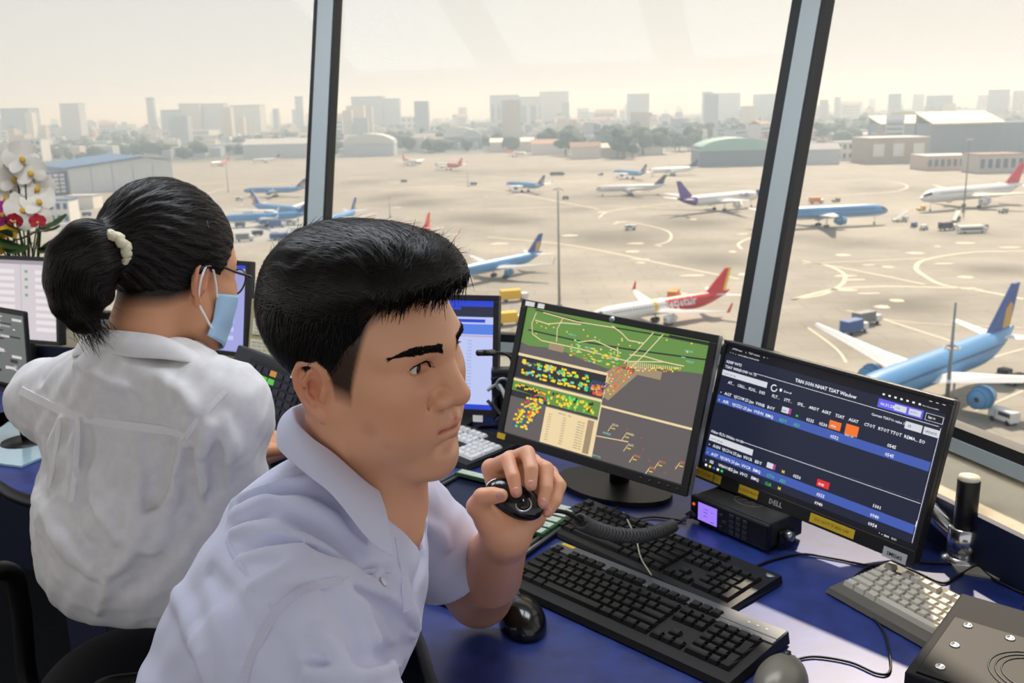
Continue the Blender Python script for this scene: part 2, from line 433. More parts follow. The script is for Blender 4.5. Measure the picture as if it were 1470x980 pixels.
# ------------------------------------------------------------------ desk
DTOP = bpy.data.materials.new('desk_laminate'); MATS['desk_laminate'] = DTOP; DTOP.use_nodes = True
_t = DTOP.node_tree; b = _t.nodes['Principled BSDF']; tc = _t.nodes.new('ShaderNodeTexCoord'); n1 = _t.nodes.new('ShaderNodeTexNoise'); n1.inputs['Scale'].default_value = 26; n1.inputs['Detail'].default_value = 8
rp = _t.nodes.new('ShaderNodeValToRGB'); rp.color_ramp.elements[0].position = .3; rp.color_ramp.elements[0].color = rgb(28, 44, 104); rp.color_ramp.elements[1].position = .75; rp.color_ramp.elements[1].color = rgb(44, 62, 134)
_t.links.new(tc.outputs['Object'], n1.inputs['Vector']); _t.links.new(n1.outputs['Fac'], rp.inputs[0]); _t.links.new(rp.outputs[0], b.inputs['Base Color']); b.inputs['Roughness'].default_value = .36; b.inputs['Specular IOR Level'].default_value = .55
dfe = [atz(0, 690, DESK), atz(60, 715, DESK), atz(330, 770, DESK), atz(560, 850, DESK), atz(604, 908, DESK), atz(640, 1010, DESK)]
back = [lp('B', 1.95, .100, 0), lc(.100, 0), lp('A', 3.3, .100, 0)]
front = [lp('A', 3.3, 1.05, 0)]+dfe+[Vector((.02, .83, 0)), Vector((.30, .62, 0)), Vector((.75, .50, 0)), lp('B', 1.95, .30, 0)]
fs = spline([(p[0], p[1], 0) for p in front[1:-1]], 6)
deskpoly = [(p[0], p[1]) for p in ([front[0]]+fs+back)]
desk = empty('control_desk', (0, 0, 0), 0, 'blue laminate control desk running along the windows', 'desk')
MB().prism(deskpoly, DESK-.028, DESK).build('desktop', DTOP, desk)
mb = MB(); edge = [Vector((p[0], p[1], DESK-.014)) for p in [front[0]]+fs]; mb.tube(edge, .0150, 8); mb.build('edge_band', mat('desk_edge', (16, 18, 28), .4), desk)
mb = MB()
for side, L_ in (('A', 3.3), ('B', 1.95)):
    q = [lc(.097, DESK), lp(side, L_, .097, DESK), lp(side, L_, .111, DESK), lc(.111, DESK)]; slab(mb, q if side == 'A' else q[::-1], (0, 0, 1), LEDGE-DESK+.006)
mb.build('upstand', NAVY, desk)
inn = [Vector((p.x, p.y, 0)) for p in [Vector(a) for a in fs]]
for k in (0, 6, 12, 18, 24):
    if k < len(fs)-1:
        a, c = fs[k], fs[min(k+6, len(fs)-1)]; n = (c-a).cross(Vector((0, 0, 1))).normalized(); n = n if n.y > 0 else -n
        a = a+n*.10; c = c+n*.10
        mb = MB(); slab(mb, [(a.x, a.y, .02), (c.x, c.y, .02), (c.x+n.x*.02, c.y+n.y*.02, .02), (a.x+n.x*.02, a.y+n.y*.02, .02)], (0, 0, 1), DESK-.05); mb.build('front_panel', NAVY, desk)
g = atz(579, 694, DESK); MB().lathe([(.018, .0005), (.018, .003), (.0135, .003), (.013, .0006)], 24, Matrix.Translation(g), cap=False).build('grommet', GASK, desk)
MB().lathe([(.0001, .0012), (.0135, .0012)], 24, Matrix.Translation(g), cap=False).build('grommet_hole', mat('hole_black', (3, 3, 4), .9), desk)
# ------------------------------------------------------------------ people
class Local:
    """adds shapes given in a local frame (x = the person's right, y = ahead, z = up) to a Solid in world space"""
    def __init__(s, S, R, t): s.S = S; s.R = np.array(R, np.float32); s.t = npv(t)
    def w(s, p): return s.R @ npv(p)+s.t
    def ell(s, c, r, k=.01, op='u', sym=False, rot=None):
        A = s.R if rot is None else s.R @ np.array(rot, np.float32)
        s.S.ell(s.w(c), r, k, op, A)
        if sym:
            if rot is not None:
                F = np.diag([-1., 1, 1]); A = s.R @ (F @ np.array(rot) @ F).astype(np.float32)
            s.S.ell(s.w((-c[0], c[1], c[2])), r, k, op, A)
    def chain(s, pts, rs, k=.01, op='u', sym=False):
        s.S.chain([s.w(p) for p in pts], rs, k, op)
        if sym: s.S.chain([s.w((-p[0], p[1], p[2])) for p in pts], rs, k, op)
def rotx(a): c, s = math.cos(a), math.sin(a); return [[1, 0, 0], [0, c, -s], [0, s, c]]
def roty(a): c, s = math.cos(a), math.sin(a); return [[c, 0, s], [0, 1, 0], [-s, 0, c]]
def rotz(a): c, s = math.cos(a), math.sin(a); return [[c, -s, 0], [s, c, 0], [0, 0, 1]]

def add_head(L, female=False):
    j = .9 if female else 1.0
    L.ell((0, -.012, .052), (.077, .097, .084), .01)
    L.ell((0, .030, .050), (.064, .066, .062), .03)
    L.ell((0, .030, -.012), (.062*j+.004, .066, .075), .03)
    L.ell((0, .040, -.048), (.050*j, .052, .045), .025)
    L.chain([(.056*j, .004, -.030), (.051*j, .018, -.060), (.020, .070, -.085), (0, .078, -.086)], [.016, .017, .016, .017], .03, sym=True)
    L.ell((.040, .062, .000), (.026, .026, .022), .03, sym=True)
    L.ell((.036, .056, -.036), (.027, .030, .030), .03, sym=True)
    L.ell((0, .074, -.042), (.034, .026, .028), .025)
    L.ell((0, .078, -.088), (.024, .020, .018), .02)
    L.chain([(.010, .089, .046), (.030, .084, .0485), (.050, .064, .044)], [.0115, .0115, .009], .018, sym=True)
    # eyes: socket, lids, slit
    L.ell((.031, .103, .0265), (.021, .016, .0115), .014, 's', sym=True)
    L.ell((.0305, .0725, .0265), (.0170, .0160, .0145), .006, sym=True)
    L.chain([(.0155, .0825, .0350), (.0295, .0905, .0385), (.0460, .0790, .0345)], [.0024]*3, .005, sym=True)
    L.chain([(.0175, .0860, .0335), (.0295, .0915, .0358), (.0450, .0805, .0322)], [.0009]*3, .0024, 's', sym=True)
    L.chain([(.0150, .0900, .0242), (.0220, .0885, .0272), (.0300, .0880, .0282), (.0380, .0860, .0284), (.0455, .0800, .0278)], [.0014, .0048, .0062, .0052, .0016], .0016, 's', sym=True)
    # nose
    L.chain([(0, .090, .040), (0, .0965, .026), (0, .1085, .006), (0, .1135, -.006)], [.009, .0090, .0108, .0130], .016)
    L.ell((.0155, .1018, -.0105), (.0102, .0120, .0096), .006, sym=True)
    L.ell((.0080, .1085, -.0195), (.0044, .0065, .0036), .003, 's', sym=True)
    L.chain([(.0275, .0975, -.006), (.0295, .092, -.018)], [.0016]*2, .006, 's', sym=True)
    # lips
    L.chain([(0, .1022, -.0392), (.009, .1014, -.0390), (.0250, .0890, -.0440)], [.0078, .0076, .0032], .006, sym=True)
    L.chain([(0, .0990, -.0528), (.010, .0974, -.0522), (.0230, .0885, -.0462)], [.0094, .0088, .0030], .006, sym=True)
    L.chain([(0, .1110, -.0455), (.010, .1085, -.0450), (.0275, .0930, -.0446)], [.0017]*3, .003, 's', sym=True)
    L.ell((0, .1095, -.0285), (.0025, .004, .006), .006, 's')
    L.ell((0, .1010, -.0655), (.018, .006, .005), .012, 's')
    # ears
    def ep(b, z, w=0): return (.0715+.30*max(b, 0)+.05*b+w, -.004-b, z)
    L.ell(ep(.012, .004, -.002), (.0055, .018, .027), .008, sym=True, rot=rotz(.30))
    L.chain([ep(-.004, .004, .002), ep(-.004, .018, .003), ep(.001, .027, .003), ep(.011, .0325, .003), ep(.021, .029, .003), ep(.0265, .018, .003), ep(.0255, .004, .003), ep(.020, -.010, .003), ep(.012, -.022, .002), ep(.004, -.0285, .001)],
            [.0030, .0034, .0038, .0040, .0040, .0038, .0036, .0036, .0046, .0058], .004, sym=True)
    L.ell(ep(.010, .000, .0065), (.0095, .0092, .0145), .005, 's', sym=True, rot=rotz(.3))
    L.ell(ep(.013, .0195, .0065), (.0062, .0090, .0075), .004, 's', sym=True, rot=rotz(.3))
    L.chain([ep(.012, .021, .002), ep(.0175, .010, .003), ep(.0165, -.004, .003), ep(.010, -.0135, .003)], [.0026, .0028, .0030, .0034], .003, sym=True)
    L.chain([ep(-.003, .001, .003), ep(-.001, -.007, .004)], [.0034, .0036], .004, sym=True)

def skin_colors(me, R, t, base, lips, extra=()):
    V = mesh_xyz(me); P = (V-npv(t)) @ np.array(R, np.float32)      # local head coordinates
    A = P.copy(); A[:, 0] = np.abs(A[:, 0])
    C = np.tile(np.array(rgb(*base)[:3]), (len(V), 1))
    def blend(m, col): 
        m = np.clip(m, 0, 1)[:, None]; C[:] = C*(1-m)+np.array(rgb(*col)[:3])*m
    head = gauss(P, (0, .02, 0), .11)
    blend(.35*gauss(A, (.045, .07, -.012), .022), (214, 132, 104))
    blend(.40*gauss(A, (0, .115, -.006), .012), (214, 136, 110))
    blend(.45*gauss(A, (.080, -.018, .005), .022), (208, 116, 86))
    blend(.30*gauss(A, (.032, .09, .020), .012), (150, 92, 70))
    d = np.minimum(seg_dist(A, (0, .1015, -.0396), (.0225, .0905, -.0440)), seg_dist(A, (0, .0990, -.0522), (.0205, .090, -.0468)))
    m = np.clip((.0118-d)/.0035, 0, 1)*np.clip((.0265-A[:, 0])/.004, 0, 1)*np.clip((-.0335-P[:, 2])/.002, 0, 1)*np.clip((P[:, 2]+.0625)/.003, 0, 1)*(P[:, 1] > .082)
    blend(m, lips)
    for c, r, col, a in extra: blend(a*np.clip(1.6-np.sqrt(((P-npv(c))**2).sum(1))/r, 0, 1), col)
    return P, A, C, blend

def eyeball(parent, R, t, c, gaze, r=.0122):
    """sphere with sclera, iris and pupil rings facing gaze"""
    n = 24; g = Vector(gaze).normalized(); mb = MB()
    rings = [0, .12, .26, .42, .50, .8, 1.2, 1.7, 2.3, PI]
    M = Matrix.Translation(Vector(c)) @ g.to_track_quat('Z', 'Y').to_matrix().to_4x4()
    vs = []; fs = []; mi = []
    for a in rings:
        rr = r*(1.03 if a < .45 else 1)
        for k in range(n): vs.append((rr*math.sin(a)*math.cos(2*PI*k/n), rr*math.sin(a)*math.sin(2*PI*k/n), rr*math.cos(a)))
    for i in range(len(rings)-1):
        for k in range(n):
            fs.append((i*n+k, (i+1)*n+k, (i+1)*n+(k+1) % n, i*n+(k+1) % n)); mi.append(1 if rings[i+1] <= .27 else (2 if rings[i+1] <= .51 else 0))
    mb.add(vs, fs, M, True); mb.mi = mi
    W = Matrix(np.array(R).tolist()).to_4x4(); W.translation = Vector(t)
    o = mb.build('eye', [mat('eye_white', (226, 214, 206), .15), mat('pupil', (8, 6, 5), .08), mat('iris', (46, 26, 15), .12)], parent); o.matrix_world = W
    return o

def strands(mb, roots, dirs_fn, length, width, seg, surf=None, lift=.002, rng=None, gravity=0):
    """thin tapered hair blades that follow a surface; dirs_fn(p, i) -> world direction"""
    for i, p in enumerate(roots):
        p = Vector(p); L = length(i); st = L/seg; pts = [p]; nr = None; ns = []
        for k in range(seg):
            d = Vector(dirs_fn(p, i))
            if surf is not None:
                q, n, _, _ = surf.find_nearest(p)
                d = (d-n*d.dot(n))
                if d.length < 1e-6: d = n.orthogonal()
                d.normalize(); p2 = p+d*st
                q, n2, _, _ = surf.find_nearest(p2)
                p2 = q+n2*(lift(i, (k+1)/seg) if callable(lift) else lift); ns.append(n)
            else: d.normalize(); p2 = p+d*st; ns.append(Vector((0, 0, 1)))
            p = p2; pts.append(p)
        ns.append(ns[-1])
        vs = []; fs = []
        for k, q in enumerate(pts):
            t = (pts[min(k+1, seg)]-pts[max(k-1, 0)]).normalized(); sd = t.cross(ns[k])
            if sd.length < 1e-6: sd = t.orthogonal()
            sd.normalize(); w = width*(1-(k/seg)**2*.85)/2
            vs += [q-sd*w, q+sd*w]
        for k in range(seg): fs.append((2*k, 2*k+1, 2*k+3, 2*k+2))
        mb.add(vs, fs, None, True)

def surface_samples(me, n, rng, keep=None):
    V = mesh_xyz(me); N = mesh_nrm(me); idx = np.arange(len(V))
    if keep is not None: idx = idx[keep(V, N)]
    idx = rng.choice(idx, n, replace=len(idx) < n)
    return V[idx], N[idx]

SKIN_M = mat('skin_man', (205, 150, 118), .38, spec=.45, attr='Col', sss=.10, bump=(420, .12, .001))
SKIN_W = mat('skin_woman', (196, 142, 106), .5, spec=.35, attr='Col', sss=.08, bump=(420, .10, .001))
HAIR = mat('black_hair', (9, 8, 8), .62, spec=.12)
HAIRS = mat('black_hair_strand', (17, 13, 11), .42, spec=.30)
SHIRT = mat('shirt_lavender', (212, 215, 240), .72, sheen=.2, bump=(1400, .10, .0006), crease=(7, .35, .012, (1, 1.6, .7)))
SHIRT_W = mat('shirt_linen', (224, 222, 224), .8, sheen=.2, bump=(900, .22, .0008), var=(60, .05), crease=(9, .55, .012, (1.3, 1, .8)))
SEAM = mat('shirt_seam', (205, 207, 230), .75)

# ============================================================ the man
MR = [[-0.4875, 0.8728, 0.0215], [-0.8677, -0.4816, -0.1229], [-0.0969, -0.0785, 0.9922]]
MT = (-0.1559, 0.988, 1.2322)
man = empty('person', (-.42, .97, 0), 0, 'seated man in a pale lavender shirt holding a hand microphone', 'person', 'controllers at the desk')
def toman(o):
    o.parent = man; o.matrix_parent_inverse = Matrix.Translation((.42, -.97, 0)); return o
NK = npv((-.195, 1.005, 1.075))                       # neck base
RS = npv((-.225, .815, 1.010)); LS = npv((-.180, 1.165, 1.015))
LE = npv(atd(688, 852, 1.445)); LW = npv(atd(727, 765, 1.225))
RE = npv((-.085, .735, .770)); RW = npv((.06, .86, .74))
HD = .04                                                 # how far the hand sits beyond its first estimate
hj = lambda x, y, d: npv(atd(x, y, d+HD))
def man_body():
    S = Solid(); L = Local(S, MR, MT); add_head(L)
    hb = L.w((0, -.020, -.030))
    S.cap(hb, NK+npv((.02, 0, -.01)), .056, .066, .03)
    S.cap(L.w((0, .020, -.055)), NK+npv((.045, -.005, 0)), .040, .045, .03)
    S.chain([L.w((.050, -.025, -.02)), NK+npv((.075, -.03, -.035))], [.012, .012], .02)     # neck muscle
    S.cap(NK+npv((.01, 0, -.03)), RS, .048, .046, .04); S.cap(NK+npv((.01, 0, -.03)), LS, .048, .046, .04)
    S.ell((-.25, .99, .93), (.085, .145, .12), .05)
    S.ell((-.33, .98, .80), (.09, .13, .12), .05)
    S.cap(RS, RE, .048, .043, .03); S.chain([RE, (RE+RW)/2, RW], [.042, .042, .028], .02)
    S.ell(RW+npv((.05, .03, -.005)), (.05, .045, .016), .02)
    S.cap(LS, LE, .050, .046, .03)
    S.chain([LE, LE+(LW-LE)*.35, LW], [.047, .050, .0300], .02)
    # left hand: palm and five fingers
    W = LW
    imc, mmc, rmc, pmc = hj(705, 672, 1.215), hj(733, 660, 1.230), hj(764, 664, 1.232), hj(789, 680, 1.222)
    tb, tm, ti, tt = hj(700, 742, 1.175), hj(685, 727, 1.165), hj(692, 713, 1.155), hj(719, 711, 1.150)
    S.cap(W, hj(728, 735, 1.200), .029, .030, .02)
    for q, r in ((imc, .013), (mmc, .013), (rmc, .013), (pmc, .012)): S.cap(hj(733, 738, 1.205), q, .021, r, .018)
    S.cap(hj(718, 745, 1.19), hj(765, 740, 1.20), .019, .018, .015)
    S.chain([hj(722, 748, 1.19), tb, tm], [.020, .019, .0135], .014)
    S.chain([tm, ti, hj(708, 711, 1.152), tt], [.0125, .0118, .0112, .0090], .006)
    fi = [(imc, hj(729, 660, 1.190), hj(737, 685, 1.166), hj(741, 706, 1.158)),
          (mmc, hj(757, 650, 1.192), hj(763, 674, 1.168), hj(762, 696, 1.160)),
          (rmc, hj(784, 673, 1.192), hj(784, 701, 1.172), hj(779, 722, 1.164)),
          (pmc, hj(803, 697, 1.192), hj(797, 719, 1.178), hj(786, 735, 1.172))]
    for n, f in enumerate(fi):
        e = .92 if n == 3 else 1
        S.chain([f[0], f[1], f[1]+(f[2]-f[1])*.5, f[2], f[3]], [.0110*e, .0104*e, .0092*e, .0093*e, .0078*e], .004)
    me = S.mesh('body', .0021, (-.62, .55, .66), (.14, 1.32, 1.42))
    return me, fi, (tm, ti, tt)
bme, FI, TH = man_body()
spots = [((.062, .062, -.026), .0028, (140, 88, 70), .4), ((.055, .074, -.036), .0022, (128, 78, 62), .6), ((.041, .088, -.048), .0018, (120, 74, 60), .6),
         ((.056, .072, -.024), .002, (138, 84, 66), .5), ((.066, .05, -.03), .009, (186, 130, 106), .35), ((.048, .082, -.03), .0016, (120, 70, 55), .6),
         ((.058, .066, -.046), .007, (188, 134, 110), .3), ((.037, .088, -.058), .002, (150, 90, 70), .5), ((.083, -.02, .004), .0014, (70, 40, 30), .9)]
P, A, C, blend = skin_colors(bme, MR, MT, (226, 168, 134), (190, 88, 82), spots)
# cropped hair showing on the scalp where the sides are faded
HL_Y = [-.12, -.085, -.06, -.03, -.016, -.006, .004, .010, .030, .036, .044, .052, .066, .08, .11]
HL_Z = [-.062, -.058, -.050, -.036, .016, .034, .020, -.006, -.010, .014, .042, .074, .090, .096, .098]
def hairline(y): return np.interp(y, HL_Y, HL_Z)
m = np.clip((P[:, 2]-hairline(P[:, 1])+.004)/.022, 0, 1)*(P[:, 2] > -.075)*(P[:, 1] < .10)*(P[:, 1] > -.13)*(np.abs(P[:, 0]) < .10)
ear = (A[:, 0] > .0735+.25*np.clip(-P[:, 1]-.004, 0, 1)) & (P[:, 2] < .036) & (P[:, 1] < .006) & (P[:, 1] > -.04)
blend(m*(~ear)*.95, (26, 20, 18))
jaw = np.clip(1-np.abs(P[:, 2]+.075)/.035, 0, 1)*(P[:, 1] > .02)*(P[:, 2] > -.12)
blend(.16*jaw, (132, 98, 84)); blend(.18*gauss(A, (.012, .105, -.031), .010), (130, 96, 84))
set_col(bme, 'Col', C)
body = toman(link('body', bme, SKIN_M))
eyeball(man, MR, MT, (.0305, .0740, .0270), (-.22, 1, -.04)); eyeball(man, MR, MT, (-.0305, .0740, .0270), (-.26, 1, -.04))
for o in man.children:
    if o.name.startswith('eye'): o.matrix_parent_inverse = Matrix.Translation((.42, -.97, 0))

# nails
NAIL = mat('nail', (214, 150, 140), .28, spec=.5)
def nail(a, b, r, view, w=.0062, l=.0105):
    a = Vector(a); b = Vector(b); t = (b-a).normalized(); n = (CAM-b); n = (n-t*n.dot(t)).normalized() if view is None else view
    mb = MB(); c = b+t*(.0005); sd = t.cross(n); vs = []; fs = []
    for i in range(7):
        u = -1+2*i/6
        for k in range(7):
            v = -1+2*k/6; ww = w*math.sqrt(max(1-max(abs(u)-.35, 0)**2/.45, .05)); ang = v*.85
            vs.append(c+t*(u*l/2)+sd*(math.sin(ang)*ww)+n*(r*.985+.0012-(1-math.cos(ang))*ww*.9-(.0012 if i == 0 else 0)))
    for i in range(6):
        for k in range(6): fs.append((i*7+k, i*7+k+1, (i+1)*7+k+1, (i+1)*7+k))
    mb.add(vs, fs, None, True); o = toman(mb.build('fingernail', NAIL)); return o
for f in FI: nail(f[2], f[3], .0080, None)
nail(TH[1], TH[2], .0092, None, .0070, .0125)

# hair: volume plus strands
def man_hair():
    rng = np.random.default_rng(4); S = Solid(); L = Local(S, MR, MT)
    L.ell((0, -.016, .057), (.0815, .1035, .0900), .01)
    L.ell((0, -.036, .072), (.082, .084, .074), .03)
    L.ell((0, -.005, .100), (.077, .092, .054), .03)
    L.ell((.004, .036, .114), (.069, .058, .042), .03)
    L.ell((-.004, .066, .118), (.054, .036, .033), .02)
    L.ell((.034, .060, .104), (.036, .034, .026), .02)
    L.ell((-.012, .082, .108), (.042, .028, .023), .02)
    RR = np.array(MR, np.float32); T = npv(MT)
    def region(Pw):
        q = (Pw-T) @ RR; ax = np.abs(q[:, 0])
        fr = np.clip((q[:, 1]-.03)/.04, 0, 1)
        hz = hairline(q[:, 1])*(1-fr)+fr*np.maximum(.102-.004*np.sin(q[:, 0]*130), hairline(np.minimum(q[:, 1], .08)))
        return (hz-q[:, 2])*.75
    S.add(region, MT, 1e9, .012, 'i')
    def clump(Pw):
        q = (Pw-T) @ RR; top = np.clip((q[:, 2]-.085)/.03, 0, 1)
        u = q[:, 0]+.35*q[:, 1]+.012*np.sin(q[:, 1]*60)
        return top*(.0004*np.sin(u*240+3*np.sin(q[:, 1]*35))+.0005*np.sin(u*520+q[:, 2]*120))
    S.add(clump, MT, 1e9, .01, 'd')
    me = S.mesh('hair', .0030, (-.36, .80, 1.12), (.04, 1.19, 1.46))
    o = toman(link('hair', me, HAIR)); surf = bvh_of(me)
    def loc(v): return (npv(v)-T) @ RR
    mb = MB()
    # combed top: from the crown forward and over to the parting
    keep = lambda V, N: (((V-T) @ RR)[:, 2] > .075+.03*rng.random(len(V)))
    V, N = surface_samples(me, 7000, rng, keep); jit = rng.normal(0, .16, (len(V), 3)); lf = rng.uniform(.0004, .0022, len(V)); ln = rng.uniform(.03, .065, len(V))
    fly = rng.random(len(V)) < .05
    Mr = Matrix(MR)
    def d_top(p, i):
        q = loc(p); k = min(max((q[1]-.03)/.06, 0), 1)
        d = Vector((.25+.55*k+.4*max(q[0], 0)*8, 1-.5*k, .25-.9*k*(q[2] < .115)))+Vector(jit[i].tolist())
        return Mr @ d
    strands(mb, V, d_top, lambda i: ln[i], .0008, 7, surf, lambda i, s: lf[i]*s+(.006*s*s if fly[i] else 0))
    # short cropped sides
    keep = lambda V, N: (((V-T) @ RR)[:, 2] <= .075+.04*rng.random(len(V))) 
    V2, N2 = surface_samples(me, 3200, rng, keep); jit2 = rng.normal(0, .18, (len(V2), 3))
    def d_side(p, i):
        q = loc(p); return Mr @ (Vector((0, -.25+.2*(q[1] > .02), -1))+Vector(jit2[i].tolist()))
    strands(mb, V2, d_side, lambda i: .016, .0009, 3, surf, .0012)
    # fringe tips over the forehead and ragged front edge
    V3, N3 = surface_samples(me, 700, rng, lambda V, N: (((V-T) @ RR)[:, 1] > .068) & (((V-T) @ RR)[:, 2] < .122) & (((V-T) @ RR)[:, 2] > .094))
    j3 = rng.normal(0, .20, (len(V3), 3)); l3 = rng.uniform(.012, .026, len(V3))
    strands(mb, V3, lambda p, i: Mr @ (Vector((.95, .25, -.35))+Vector(j3[i].tolist())), lambda i: l3[i], .0010, 5, None)
    V4, N4 = surface_samples(me, 420, rng, lambda V, N: (((V-T) @ RR)[:, 1] > .05) & (((V-T) @ RR)[:, 2] > .10))
    j4 = rng.normal(0, .25, (len(V4), 3)); l4 = rng.uniform(.010, .026, len(V4))
    strands(mb, V4, lambda p, i: Mr @ (Vector((-.15, .9, .15))+Vector(j4[i].tolist()))+Vector(N4[i].tolist())*.5, lambda i: l4[i], .0007, 4, None)
    s = mb.build('hair_strands', HAIRS, o); s['kind'] = 'stuff'
    return o
man_hair()

# eyebrows and lashes
def brows(parent_fn, R, t, skin, sides=(1, -1)):
    rng = np.random.default_rng(2); surf = bvh_of(skin); Rm = Matrix(np.array(R).tolist()); tv = Vector(t)
    for sgn in sides:
        mb = MB(); pts = spline([(.012, .103, .0462), (.022, .103, .0488), (.036, .096, .0515), (.047, .084, .0502), (.055, .072, .0465)], 12)
        n = 620
        for k in range(n):
            s = rng.random(); i = s*(len(pts)-1); p = pts[int(i)].lerp(pts[min(int(i)+1, len(pts)-1)], i % 1)
            half = .0052*(1-.15*s) if s < .65 else .0052*(1-.1)*(1-(s-.65)/.38)
            off = rng.uniform(-1, 1)*half; q = Vector((sgn*p.x, p.y, p.z+off))
            w, nn, _, _ = surf.find_nearest(Rm @ q+tv)
            d = Vector((sgn*(.5+.6*s), -.3*s, .9*(1-s)-.25-.45*off/half)); d = (Rm @ d).normalized(); d = (d-nn*d.dot(nn)).normalized()
            l = rng.uniform(.005, .0085); sd = d.cross(nn)*.00034; a = w+nn*.0004; b = a+d*l*.6+nn*.0010; c = a+d*l+nn*.0006
            mb.add([a-sd, a+sd, b+sd*.9, b-sd*.9, c], [(0, 1, 2, 3), (3, 2, 4)], None, True)
        parent_fn(mb.build('eyebrow', HAIR))
        mb = MB()
        up = spline([(.0150, .0905, .0258), (.022, .0915, .0316), (.030, .0915, .0336), (.038, .0885, .0328), (.0465, .0810, .0292)], 6)
        ln = []
        for p in up:
            w, nn, _, _ = surf.find_nearest(Rm @ Vector((sgn*p.x, p.y, p.z))+tv); ln.append(w+nn*.0003)
        mb.tube(ln, [.0005]+[.0011]*(len(ln)-2)+[.0008], 5)
        for k, w in enumerate(ln[::1]):
            s = k/(len(ln)-1)
            for e in range(2):
                d = (Rm @ Vector((sgn*(-.3+.9*s+rng.normal(0, .1)), 1, -.1+rng.normal(0, .1)))).normalized(); sd = d.orthogonal().normalized()*.00022
                a = Vector(w); mb.add([a-sd, a+sd, a+d*.0065+Vector((0, 0, .0012))], [(0, 1, 2)])
        parent_fn(mb.build('eyelashes', HAIR))
brows(toman, MR, MT, bme)
# ------------------------------------------------------------------ man's shirt
def ray_on(bvh, x, y):
    d = ray(x, y).normalized(); h = bvh.ray_cast(CAM, d)
    return h[0], h[1]
def px_line(bvh, pts, n=6):
    out = []; nr = []
    P = spline([(x, y, 0) for x, y in pts], n)
    for p in P:
        h, nn = ray_on(bvh, p.x, p.y)
        if h is not None: out.append(h); nr.append(nn)
    return out, nr
def folds(S, bvh, lst):
    for pts, r, up in lst:
        h, nn = px_line(bvh, pts)
        if len(h) < 3: continue
        n = len(h); rs = [r*(.35+.65*math.sin(PI*min(max(i/(n-1), .04), .96))) for i in range(n)]
        if up > 0: S.chain([p-q*(e*.12) for p, q, e in zip(h, nn, rs)], rs, .012)
        else: S.chain([p+q*(e*.15) for p, q, e in zip(h, nn, rs)], rs, .012, 's')
def wob(amp, f, ph):
    f = np.array(f, np.float32)
    def g(P):
        a = P @ f+ph; b = P @ f[[1, 2, 0]]*.7
        return amp*np.sin(a+1.6*np.sin(b))
    return g
LSE = LS+(LE-LS)*.64; RSE = RS+(RE-RS)*.92
def man_shirt_base():
    S = Solid()
    S.cap(NK+npv((-.012, -.01, -.030)), RS+npv((-.004, .0, -.002)), .078, .070, .05)
    S.cap(NK+npv((-.012, .01, -.030)), LS+npv((-.004, 0, -.004)), .076, .064, .05)
    S.ell((-.262, .985, .925), (.118, .178, .165), .05)
    S.ell((-.335, .972, .74), (.130, .172, .21), .10)
    S.ell((-.235, .975, 1.015), (.085, .12, .075), .05)
    S.ell((-.185, .99, .965), (.075, .13, .10), .05)
    S.cap(RS, RSE, .069, .080, .03)
    S.cap(LS, LSE+(LSE-LS)*.15, .066, .072, .03)
    S.plane(LSE, LE-LS, .003) if False else None
    return S
def cut_sleeve(S, p, axis, r, sgn=1):
    """opens the end of a sleeve: everything past p inside radius r goes"""
    p = npv(p); a = npv(Vector(axis).normalized())
    def f(P):
        q = P-p; h = q @ a; d = np.sqrt(np.maximum((q*q).sum(1)-h*h, 0))
        return np.maximum(np.maximum(-h, d-r), h-.16)
    S.add(f, p+a*r, r*1.6, .003, 's')
SB = man_shirt_base(); bm_ = SB.mesh('shirt', .007, (-.62, .55, .52), (.16, 1.36, 1.24)); bvm = bvh_of(bm_)
S = man_shirt_base()
folds(S, bvm, [
    ([(340, 722), (380, 700), (450, 684)], .012, 1), ([(345, 708), (390, 690), (440, 672)], .007, -1),
    ([(335, 740), (400, 716), (470, 742), (520, 790)], .013, 1), ([(350, 722), (405, 704), (470, 722), (520, 768)], .007, -1),
    ([(336, 762), (392, 760), (456, 790), (540, 820)], .012, 1), ([(340, 750), (395, 742), (460, 770), (520, 802)], .008, -1),
    ([(346, 800), (400, 796), (470, 812), (560, 822)], .012, 1), ([(350, 786), (400, 780), (465, 800), (530, 816)], .007, -1),
    ([(365, 838), (420, 820), (500, 824)], .010, 1),
    ([(488, 836), (520, 880), (556, 956)], .008, 1), ([(470, 845), (505, 900), (530, 960)], .008, -1),
    ([(440, 962), (520, 966), (612, 942)], .012, 1), ([(450, 945), (530, 945), (610, 918)], .010, -1),
    ([(562, 822), (584, 862), (606, 930)], .012, 1), ([(540, 840), (560, 880), (590, 930)], .008, -1),
    ([(500, 836), (545, 850), (590, 880)], .008, 1), ([(505, 850), (548, 868), (594, 905)], .006, -1),
    ([(300, 820), (330, 870), (345, 940)], .012, -1), ([(255, 850), (280, 900), (300, 975)], .012, 1),
    ([(380, 905), (400, 940), (410, 980)], .010, -1), ([(600, 745), (625, 765), (640, 785)], .008, 1), ([(596, 770), (606, 800), (600, 830)], .008, -1),
    ([(450, 905), (480, 930), (500, 975)], .010, 1), ([(300, 690), (340, 660), (390, 640)], .010, 1)])
S.add(wob(.0020, (38, 21, 30), .4), NK, 1e9, .01, 'd'); S.add(wob(.0010, (-60, 75, 50), 1.), NK, 1e9, .01, 'd')
S.chain([NK+npv((.03, 0, -.03)), MT], [.060, .060], .012, 's')
S.chain([npv(atd(552, 716, 1.0)), npv(atd(562, 770, .985))], [.014, .004], .012, 's')
ax = LE-LS; cut_sleeve(S, LSE, ax, .11)
S.chain([LSE+ax*.25, LSE, LSE-ax*.10], [.060, .060, .050], .003, 's')
